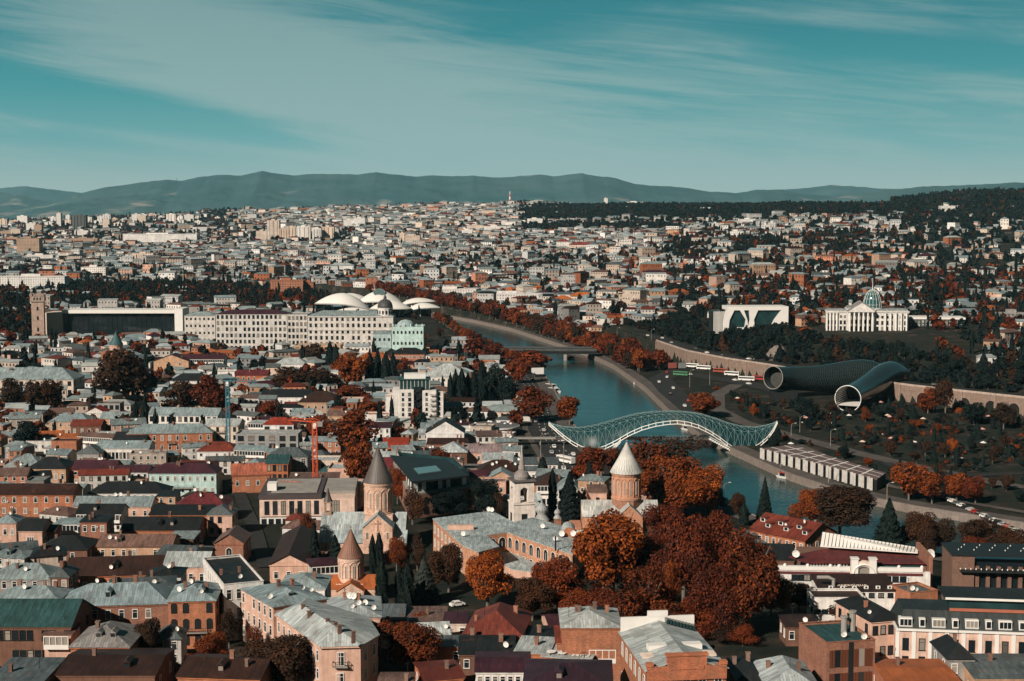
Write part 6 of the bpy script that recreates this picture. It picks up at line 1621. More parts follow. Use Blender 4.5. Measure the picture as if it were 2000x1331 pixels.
M['black_void']=flat_mat('arch_recess',(.012,.011,.010),.95,.3,.4)
retaining_wall()
# terraced exhibition hall on the park bank
M['fin']=flat_mat('pale_fin',(.36,.35,.33),.85,.3,.5)
def park_hall():
    z=3.0;h=5.0
    r=thing('exhibition_hall','long low hall with white fin front and brown patterned flat roof by the water','exhibition hall',(*on(1600,930,z)[:2],z));o=r.location
    Q=lambda px,py,zz=z+h:np.array((on(px,py,zz)[0]-o[0],on(px,py,zz)[1]-o[1]))
    A,B,Cc,D=Q(1487,876),Q(1713,936),Q(1730,924),Q(1548,869)
    b=MB();b.prism([tuple(A),tuple(B),tuple(Cc),tuple(D)],-2,h-.5,top=False);b.build('wall',M['dark'],r)
    b=MB();b.prism([tuple(p)for p in(A,B,Cc,D)],h-.5,h,bottom=True);ro=b.build('roof',M['paint'],r,color=(.115,.075,.068))
    t=(B-A)/np.linalg.norm(B-A);L=np.linalg.norm(B-A);nr=np.array((t[1],-t[0]));ang=atan2(t[1],t[0])
    for i in range(30):
        p=A+t*(L*(i+.3)/30)+nr*(1.2 if i%2 else .4);k=MB();k.box(-.65,.65,-.4,.4,-2,h+.25);k.build('white_fin',M['fin'],r,(p[0],p[1],0),ang+.5,uv=False)
    for f0,f1,g0,g1 in((.02,.98,.30,.34),(.02,.98,.72,.76)):
        k=MB();a=A+(D-A)*g0;e=B+(Cc-B)*g0;a2=A+(D-A)*g1;e2=B+(Cc-B)*g1;k.quad((*a,h+.02),(*e,h+.02),(*e2,h+.02),(*a2,h+.02));k.build('roof_stripe',M['faded_white'],ro,uv=False)
    for i in range(1,8):
        f=i/8;a=A+(B-A)*f;e=D+(Cc-D)*f;k=MB();k.quad((*(a-t*.5),h+.03),(*(a+t*.5),h+.03),(*(e+t*.5),h+.03),(*(e-t*.5),h+.03));k.build('roof_stripe',M['faded_white'],ro,uv=False)
    for f in np.linspace(0,1,9):p=(A+(B-A)*f+D+(Cc-D)*f)/2;claim(p[0]+o[0],p[1]+o[1],13)
park_hall()
# ------------------------------------------------------------------ tower cranes
def crane(px,py_base,py_top,Y,col,label,jib_px,jib_py,jib_len,w=1.6):
    p=at(px,py_base,Y);z=T1(p[0],Y);H_=lz(px,py_top,Y)-z
    r=thing('tower_crane',label,'crane',(p[0],Y,z));c=col
    b=MB()
    for sx in(-1,1):
        for sy in(-1,1):b.box(sx*w/2-.16,sx*w/2+.16,sy*w/2-.16,sy*w/2+.16,-1,H_)
    n=int(H_/w);
    for i in range(n):
        z0,z1=H_*i/n,H_*(i+1)/n
        for sy in(-1,1):
            b.tube([(-w/2,sy*w/2,z0),(w/2,sy*w/2,z1)]if i%2 else[(w/2,sy*w/2,z0),(-w/2,sy*w/2,z1)],.11,4,cap=False)
            b.tube([(sy*w/2,-w/2,z0),(sy*w/2,w/2,z1)],.11,4,cap=False)
        b.box(-w/2,w/2,-w/2-.1,-w/2+.1,z0-.1,z0+.1)
    b.build('mast',M['paint'],r,color=c,uv=False)
    a=np.array((jib_px,jib_py,0),float);a=a/np.linalg.norm(a)*jib_len;up=np.array((0,0,1.3));z0=np.array((0,0,H_+.3))
    j=MB();sd=np.array((-a[1],a[0],0))/jib_len*.7
    s0=z0-a*.22
    for q in(sd,-sd):j.tube([s0+q,z0+a+q],.14,4)
    j.tube([z0+up,z0+a+up*.6],.14,4);j.tube([s0+up*.5,z0+up],.1,4);m=int(jib_len/1.6)
    for i in range(m):u,v=z0+a*i/m,z0+a*(i+.5)/m+up;k=z0+a*(i+1)/m;j.tube([u+sd,v,k+sd],.08,4,cap=False);j.tube([u-sd,v,k-sd],.08,4,cap=False)
    j.build('jib',M['paint'],r,color=c,uv=False)
    k=MB();k.box(-.9,.9,-.9,.9,H_-2.2,H_-.2);k.build('cab',M['white'],r)
    k=MB();q=s0;k.box(q[0]-1,q[0]+1,q[1]-.8,q[1]+.8,q[2]-1.6,q[2]+.3);k.build('counterweight',M['concrete'],r)
    k=MB();q=z0+a*.7;k.tube([q,q-(0,0,5)],.06,4);k.build('hook_cable',M['dark'],r,uv=False)
crane(446,860,745,690.0,(.025,.12,.16),'teal blue lattice tower crane among the grey roofs',1,-.45,17)
crane(616,950,826,560.0,(.42,.065,.02),'orange red lattice tower crane mast beside the cathedral',-1,.5,12,1.7)

# ------------------------------------------------------------------ vehicles, boats, lamps, billboards
CARM={}
def car_meshes():
    if CARM:return CARM
    b=MB();prof=[(-2.1,.3),(2.1,.3),(2.15,.75),(1.3,.95),(.75,1.42),(-.95,1.45),(-1.75,.98),(-2.15,.9)]
    for y in(-.85,.85):b.add([(x,y,z)for x,z in prof],[tuple(range(8))if y<0 else tuple(range(7,-1,-1))])
    for i in range(8):a,c=prof[i],prof[(i+1)%8];b.quad((c[0],-.85,c[1]),(a[0],-.85,a[1]),(a[0],.85,a[1]),(c[0],.85,c[1]))
    CARM['body']=b.mesh('body',M['paint'],uv=False)
    g=MB()
    for y,f in((-.87,1),(.87,-1)):v=[(1.15,y,.98),(.7,y,1.36),(-.9,y,1.39),(-1.5,y,1.0)];g.add(v,[(0,1,2,3)if f<0 else(3,2,1,0)])
    g.quad((1.27,-.75,.99),(1.27,.75,.99),(.80,.7,1.40),(.80,-.7,1.40));g.quad((-1.73,.75,1.03),(-1.73,-.75,1.03),(-1.02,-.7,1.43),(-1.02,.7,1.43))
    CARM['window']=g.mesh('window',M['glass'],uv=False)
    w=MB();n=10;w.add([(.32*cos(2*pi*k/n),y,.32+.32*sin(2*pi*k/n))for y in(-.12,.12)for k in range(n)],[(k,(k+1)%n,n+(k+1)%n,n+k)for k in range(n)]+[tuple(range(n-1,-1,-1)),tuple(range(n,2*n))]);CARM['wheel']=w.mesh('wheel',M['dark'],uv=False)
    b=MB();b.box(-5.6,5.6,-1.25,1.25,.4,3.1);CARM['bus']=b.mesh('body',M['paint'],uv=False)
    g=MB()
    for y in(-1.27,1.27):g.box(-5.3,5.3,y-.01,y+.01,1.6,2.6)
    g.box(5.6,5.63,-1.1,1.1,1.3,2.7);CARM['bus_window']=g.mesh('window',M['glass'],uv=False)
    return CARM
CARCOL=dict(white=(.62,.62,.6),silver=(.33,.34,.34),black=(.012,.012,.013),red=(.32,.02,.015),grey=(.10,.105,.11),blue=(.03,.06,.12))
def car(x,y,z,rz,col,label,group):
    m=car_meshes();r=thing('parked_car' if 'parked' in label else 'car',label,'car',(x,y,z),rz,group)
    inst('body',m['body'],r,color=CARCOL[col]);inst('window',m['window'],r)
    for sx in(-1.3,1.35):
        for sy in(-.78,.78):inst('wheel',m['wheel'],r,(sx,sy,0))
def bus(x,y,z,rz,col,label,group):
    m=car_meshes();r=thing('bus',label,'bus',(x,y,z),rz,group);inst('body',m['bus'],r,color=col);inst('window',m['bus_window'],r)
    for sx in(-3.5,3.6):
        for sy in(-1.15,1.15):inst('wheel',m['wheel'],r,(sx,sy,0),0,1.5)
ORD=['first','second','third','fourth','fifth','sixth','seventh','eighth','ninth','tenth','eleventh','twelfth','thirteenth','fourteenth','fifteenth','sixteenth','seventeenth','eighteenth','nineteenth','twentieth',
       '21st','22nd','23rd','24th','25th','26th','27th','28th','29th','30th','31st','32nd','33rd','34th','35th','36th','37th','38th','39th','40th','41st','42nd','43rd','44th','45th','46th','47th','48th','49th','50th',
       '51st','52nd','53rd','54th','55th','56th','57th','58th','59th','60th','61st','62nd','63rd','64th','65th','66th','67th','68th','69th','70th','71st','72nd','73rd','74th','75th','76th','77th','78th','79th','80th']
def traffic(pl,off,ts,where,group,zoff=.42,flat=None):
    P=resample(pl,400);O=offset(P,off);tg=np.gradient(P,axis=0);cnt={}
    for t in ts:
        i=int(t*399);col=random.choice(['white','white','silver','black','black','grey','red','white'])
        k=cnt.get(col,0);cnt[col]=k+1
        x,y=O[i];z=(T1(x,y)if flat is None else flat)+zoff
        if in_river(np.array([x]),np.array([y]),6)[0]:continue
        car(x,y,z,atan2(tg[i][1],tg[i][0])+(pi if off>0 else 0),col,f'{col} car {where}, {ORD[k]} {col} from the near end',group)
traffic(EMB,-4.8,[.04,.10,.135,.2,.32,.45,.6,.75,.9],'on the outer embankment lane','cars on the old town embankment')
traffic(EMB,1.6,[.06,.12,.17,.25,.38,.52,.68,.83],'on the inner embankment lane','cars on the old town embankment')
traffic(EMB,4.8,[.08,.145,.3,.5,.72],'on the kerb embankment lane','cars on the old town embankment')
traffic(ART,-3,[.1,.25,.4,.55,.7,.85],'on the park road towards the tubes','cars on the park road')
traffic(ART,3,[.05,.2,.33,.48,.62,.8,.95],'on the park road towards the river','cars on the park road')
rw=[tuple(p)for p in ROADW]
traffic(rw,-2.5,[.12,.2,.3,.42,.5,.62,.7,.8],'by the wall parapet','cars on the upper road',.55,12.6)
traffic(rw,2.5,[.15,.26,.36,.47,.57,.75],'under the bluff on the upper road','cars on the upper road',.55,12.6)
for i,(px,py,col,q)in enumerate(((1352,718,(.62,.62,.6),'white coach with dark windows parked by the retaining wall, left of a pair'),(1375,722,(.62,.62,.6),'white coach with dark windows parked by the retaining wall, right of a pair'),(1408,728,(.26,.05,.02),'orange red city bus stopped below the retaining wall'),(1430,734,(.60,.60,.58),'white coach stopped just behind the orange red bus'),
        (1458,744,(.60,.60,.58),'white minibus crossing the car park by the concert tubes'),(1487,743,(.26,.02,.015),'red bus half hidden by the left tube mouth'),(1330,734,(.04,.16,.07),'green bus by the roundabout under the billboards'))):
    x,y,z=on(px,py,3.4);bus(x,y,z,-.55+(.2 if i==4 else 0),col,q,'buses by the retaining wall')
x,y,z=on(1105,904,2.95);bus(x,y,z,2.2,(.62,.62,.6),'white van bus on the embankment road near the tall lamp','buses on the embankment')
k=0
for i in range(26):
    px=1395+(i%9)*13+(i//9)*8;py=741+(i//9)*7+(i%9)*2.3
    x,y,z=on(px,py,3.4);col=['white','silver','black','white','grey','red'][(i*5+i//4)%6]
    if x>170 and y>870:car(x,y,z,-.5+(pi/2),col,f'{col} parked car in {ORD[i // 9]} car park row by the tubes, {ORD[i % 9]} along','cars parked by the concert tubes')
for i in range(22):
    px=1815+i*9;py=985-24+i*4.2;x,y,z=on(px,py,3.35);col=['white','black','silver','red','black','white','grey'][i%7]
    car(x,y,z,-1.2,col,f'{col} parked car in the row beside the lower quay, {ORD[i]} along','cars parked beside the lower quay')
car(*march(893,1186)[:2],march(893,1186)[2]+.3,.5,'white','white car with an open door under the big orange tree',None)
def boat(px,py,L,label,name='tour_boat',hull=(.6,.6,.58),roofc=(.55,.55,.52),rz=-.9):
    x,y,_=on(px,py,WATER);r=thing(name,label,'boat',(x,y,WATER+.1),rz,'boats on the river')
    b=MB();W=L*.17;P=[(-L/2,-W),(L*.3,-W),(L/2,0),(L*.3,W),(-L/2,W)]
    b.add([(x*.9,y*.75,-.3)for x,y in P]+[(x,y,.9)for x,y in P],[(i,(i+1)%5,5+(i+1)%5,5+i)for i in range(5)]+[(5,6,7,8,9)]);b.build('hull',M['paint'],r,color=hull,uv=False)
    c=MB();c.box(-L*.36,L*.16,-W*.72,W*.72,.9,2.1);c.build('cabin',M['glass'],r,uv=False)
    c=MB();c.box(-L*.42,L*.22,-W*.9,W*.9,2.4,2.6);ro=c.build('canopy',M['paint'],r,color=roofc,uv=False)
    for sx in(-.4,-.1,.2):
        for sy in(-1,1):c=MB();c.box(L*sx-.06,L*sx+.06,sy*W*.8-.06,sy*W*.8+.06,.9,2.4);c.build('post',M['white'],r,uv=False)
for a in((1117,702,9,'small white boat in mid river just below the road bridge'),(1078,758,12,'white tour boat tied at the old town quay, nearer the bend'),(1084,766,12,'white tour boat tied at the old town quay beside another one'),
          (1252,752,12,'white boat moored alone under the far bank trees'),(1300,778,11,'white pleasure boat, first of a line moored along the park quay'),(1308,787,12,'white pleasure boat, second of a line moored along the park quay'),(1315,795,12,'white pleasure boat, third of a line moored along the park quay'),(1322,803,12,'white pleasure boat, fourth and last of a line moored along the park quay'),
          (1353,842,14,'white tour boat under the glass footbridge arch'),(1372,846,14,'tour boat with red canopy under the glass footbridge'),(1390,866,9,'open boat with red and white seats near the footbridge stair'),(1543,936,13,'white tour boat moored beside the fin fronted hall')):
    boat(*a,roofc=(.30,.03,.025)if 'red' in a[3]else(.55,.55,.52))
LAMPM={}
def lamp(px,py,H_,arms,label,Y=None):
    p=march(px,py);r=thing('street_lamp',label,'street lamp',p,0,'street lamps')
    b=MB();b.tube([(0,0,0),(0,0,H_)],.16,6,r1=.09);b.build('pole',M['concrete'],r,uv=False)
    for s in((-1,1)if arms==2 else(1,)):
        k=MB();k.tube([(0,0,H_-.3),(s*.8,0,H_+.5),(s*2.2,0,H_+.8)],.07,5);a=k.build('arm',M['concrete'],r,uv=False)
        k=MB();k.box(s*2.2-.45,s*2.2+.45,-.18,.18,H_+.72,H_+.9);k.build('lamp_head',M['white'],a,uv=False)
for a in((1101,925,14,2,'tall double armed lamp beside the white van on the embankment'),(1056,905,13,1,'tall single armed lamp under the footbridge approach'),(908,712,12,1,'curved lamp by the bend of the bridge road'),(912,722,13,1,'taller curved lamp at the bend of the bridge road'),(944,715,12,1,'curved lamp before the riverside trees'),(880,705,14,1,'thin tall lamp by the low white pergola'),
          (1386,752,11,1,'lamp on the roundabout below the billboards'),(1347,757,11,1,'lamp on the park road verge'),(1404,722,10,1,'lamp in front of the retaining wall behind the red bus'),(1466,731,10,1,'lamp in front of the retaining wall by the minibus'),(1272,668,10,1,'lamp in the trees below the dark bluff'),(1205,663,10,1,'lamp at the far end of the road bridge'),
          (1545,860,8,1,'park lamp at the tip of the footbridge'),(1622,873,8,1,'park lamp on the promenade'),(1562,845,8,1,'park lamp beside the promenade trees'),(1525,914,7,1,'quay lamp in front of the fin fronted hall'),(1618,945,7,1,'quay lamp halfway along the fin fronted hall'),(1732,985,8,1,'lamp on the quay beyond the fin fronted hall'),
          (1414,985,8,1,'lamp on the old town quay among white trunks')):
    lamp(*a)
def billboard(px,py,w,h,H_,label,col):
    p=on(px,py,3.2)if px>1150 else march(px,py)
    r=thing('billboard',label,'billboard',p,.25);b=MB();b.box(-w/2,w/2,-.2,.2,H_,H_+h);b.build('panel',M['paint'],r,color=col)
    for s in(-.3,.3):k=MB();k.tube([(s*w,.3,0),(s*w,.3,H_+h*.8)],.15,5);k.build('post',M['dark'],r,uv=False)
    k=MB();k.box(-w/2-.15,w/2+.15,-.16,.26,H_-.15,H_+h+.15);k.build('frame',M['dark'],r,uv=False)
billboard(1313,733,6.5,4,5,'billboard with red and white panel by the roundabout',(.22,.06,.05));billboard(1332,733,6,4,5,'plain grey billboard beside the red and white one',(.16,.17,.17));billboard(1050,745,9,4.5,5,'blank white billboard on the old town embankment',(.62,.62,.6))
# gazebo umbrella in the churchyard, tv mast and slab tower on the far ridge
def market_parasol():
    p=march(848,1172);r=thing('parasol','pale grey octagonal parasol in the dark churchyard','parasol',p)
    b=MB();b.lathe([(2.3,2.5),(.05,3.9)],8);b.build('canopy',M['concrete'],r);b=MB();b.tube([(0,0,0),(0,0,3.8)],.07,5);b.build('pole',M['dark'],r)
market_parasol()
# ------------------------------------------------------------------ trees
def leaf_quads(P,N,size,rg):
    """one small four-cornered leaf clump per point, facing roughly N"""
    n=len(P);a=rg.normal(size=(n,3));t=np.cross(N,a);t/=np.linalg.norm(t,axis=1)[:,None]+1e-9;b=np.cross(N,t)
    s=size*rg.uniform(.6,1.3,n)[:,None];asp=rg.uniform(.55,1.0,n)[:,None]
    c=[P-t*s-b*s*asp*.4,P-b*s*asp*.2+t*s*.2-b*s*asp*.7,P+t*s+b*s*asp*.3,P-t*s*.1+b*s*asp]
    return np.stack(c,1).reshape(-1,3)
def quads_mesh(name,V,mat):
    n=len(V)//4;me=bpy.data.meshes.new(name);me.vertices.add(len(V));me.vertices.foreach_set('co',V.astype(np.float32).ravel())
    me.loops.add(len(V));me.loops.foreach_set('vertex_index',np.arange(len(V),dtype=np.int32));me.polygons.add(n)
    me.polygons.foreach_set('loop_start',np.arange(0,len(V),4,dtype=np.int32));me.polygons.foreach_set('loop_total',np.full(n,4,np.int32))
    me.update(calc_edges=True)
    if mat is not None:me.materials.append(mat)
    return me
def crown_points(kind,n,rg):
    if kind in('cypress','cedar'):
        h=rg.uniform(0,1,n)**(.9 if kind=='cypress' else 1.4);a=rg.uniform(0,2*pi,n)
        if kind=='cypress':rad=np.minimum(1,(1-h)*3.2)**.7*(0.55+.45*np.minimum(1,h*6))*(.82+.18*np.sin(a*5+h*9))
        else:rad=(1-h)**.85*(.66+.34*np.abs(np.sin(h*26+np.sin(a*3))))
        rr=rad*rg.uniform(.35,1,n)**.4
        P=np.stack([rr*np.cos(a),rr*np.sin(a),h*2-1],1);N=np.stack([np.cos(a),np.sin(a),np.full(n,.5 if kind=='cypress' else .9)],1)
    else:
        k=15 if kind=='broad' else 11
        c=rg.normal(size=(k,3));c/=np.linalg.norm(c,axis=1)[:,None];c*=rg.uniform(.34,.84,k)[:,None];c[:,2]=c[:,2]*.85+.04;c[0]=(0,0,.25);c[1]=(0,0,-.15)
        lr=rg.uniform(.20,.46,k);lr[0]=.5;lr[1]=.52
        w=lr**2;i=rg.choice(k,n,p=w/w.sum());d=rg.normal(size=(n,3));d/=np.linalg.norm(d,axis=1)[:,None]
        P=c[i]+d*(lr[i]*rg.uniform(.35,1.06,n)**.45)[:,None]
        q=np.sin(P[:,0]*9+P[:,2]*5)+np.sin(P[:,1]*8-P[:,2]*7)+np.sin(P[:,2]*10+P[:,0]*4)
        keep=(q>-1.5)|(rg.random(n)<.35);P=P[keep];d=d[keep];N=d+np.array((0,0,.35))
        P[:,2]=np.maximum(P[:,2],-.95+rg.random(len(P))*.3)
    N=N+rg.normal(size=P.shape)*.55;N/=np.linalg.norm(N,axis=1)[:,None]
    return P,N
CROWN={}
def crown_mesh(kind,lod,v):
    key=(kind,lod,v)
    if key not in CROWN:
        rg=np.random.default_rng(hash((len(kind),lod,v))%9999+5)
        n,s={('broad',0):(15000,.034),('broad',1):(4200,.062),('broad',2):(1300,.11),('thin',0):(4200,.040),('thin',1):(2000,.055),('thin',2):(800,.10),
                ('cypress',0):(5200,.085),('cypress',1):(1600,.16),('cypress',2):(700,.24),('cedar',0):(6500,.06),('cedar',1):(2600,.09),('cedar',2):(900,.16)}[(kind,lod)]
        P,N=crown_points(kind,n,rg);V=leaf_quads(P,N,s,rg)
        CROWN[key]=quads_mesh('crown',V,M['rust_leaf'])
    return CROWN[key]
TRUNK={}
def trunk_mesh(kind,v):
    key=(kind,v)
    if key not in TRUNK:
        rd=random.Random(v*31+len(kind));b=MB()
        if kind in('cypress','cedar'):b.tube([(0,0,-.08),(0,0,.5),(0,0,.95)],.03,7,r1=.006)
        else:
            b.tube([(0,0,-.12),(.01,0,.2),(-.005,.01,.45)],.034,8,r1=.024)
            for k in range(7):
                a=2*pi*k/7+rd.uniform(-.3,.3);z0=rd.uniform(.28,.5);L=rd.uniform(.2,.34);t=rd.uniform(.25,.5)
                mid=(cos(a)*L*.5,sin(a)*L*.5,z0+t*.45);end=(cos(a+.2)*L,sin(a+.2)*L,z0+t)
                b.tube([(0,0,z0-.05),mid,end],.017,6,r1=.005)
                for q in range(3):aa=a+rd.uniform(-.9,.9);b.tube([mid,(mid[0]+cos(aa)*.13,mid[1]+sin(aa)*.13,mid[2]+rd.uniform(.08,.2))],.008,5,r1=.003)
        TRUNK[key]=b.mesh('trunk',M['bark'],uv=False)
    return TRUNK[key]
LEAF=dict(rust='rust_leaf',red='red_leaf',dark='dark_leaf',brown='brown_leaf',olive='olive_leaf')
TREES=0
def tree_at(x,y,z,r,H_,shape,leaf,label,group=None,name=None,trunk='bark',lod=None,cat='tree',low=.5):
    global TREES;TREES+=1
    nm=name or{'broad':'plane_tree' if leaf in('rust','red','brown')else 'leafy_tree','thin':'bare_tree','cypress':'cypress_tree','cedar':'cedar_tree'}[shape]
    t=thing(nm,label,cat,(x,y,z),random.uniform(0,6.28),group)
    lod=lod if lod is not None else(0 if y<560 else 1 if y<1000 else 2);v=random.randrange(3)
    vz=H_/2*.96 if shape in('cypress','cedar')else H_*(.475 if low<.6 else .36)
    c=inst('crown',crown_mesh(shape,lod,v),t,(0,0,H_-vz*(1.0 if shape in('cypress','cedar')else .97)),0,(r*random.uniform(.92,1.15),r*random.uniform(.92,1.15),vz))
    c.material_slots[0].link='OBJECT';c.material_slots[0].material=M[LEAF[leaf]]
    k=inst('trunk',trunk_mesh(shape,v),t,(0,0,0),0,(min(H_,r*1.75),)*2+(H_*.9,))
    k.material_slots[0].link='OBJECT';k.material_slots[0].material=M[trunk]
    claim(x,y,min(r*.55,4.5));return t
def TR(px,cy,rx,ry,shape,leaf,label,group='trees of the old town',trunk='bark',base=None,Y=None):
    p=march(px,cy+ry*(1.0 if base is None else base))if Y is None else None
    if Y is not None:q=at(px,cy,Y);p=(q[0],Y,T1(q[0],Y))
    d=p[1]*CP-(p[2]-CAMZ)*SP;s=d/F
    rx*=1.2 if 1030<px<1530 and cy>880 else 1.1;top=at(px,cy-ry,p[1])[2];H_=max(3,top-p[2])
    return tree_at(p[0],p[1],p[2]-.2,rx*s,H_,shape,leaf,label,group,trunk=trunk)
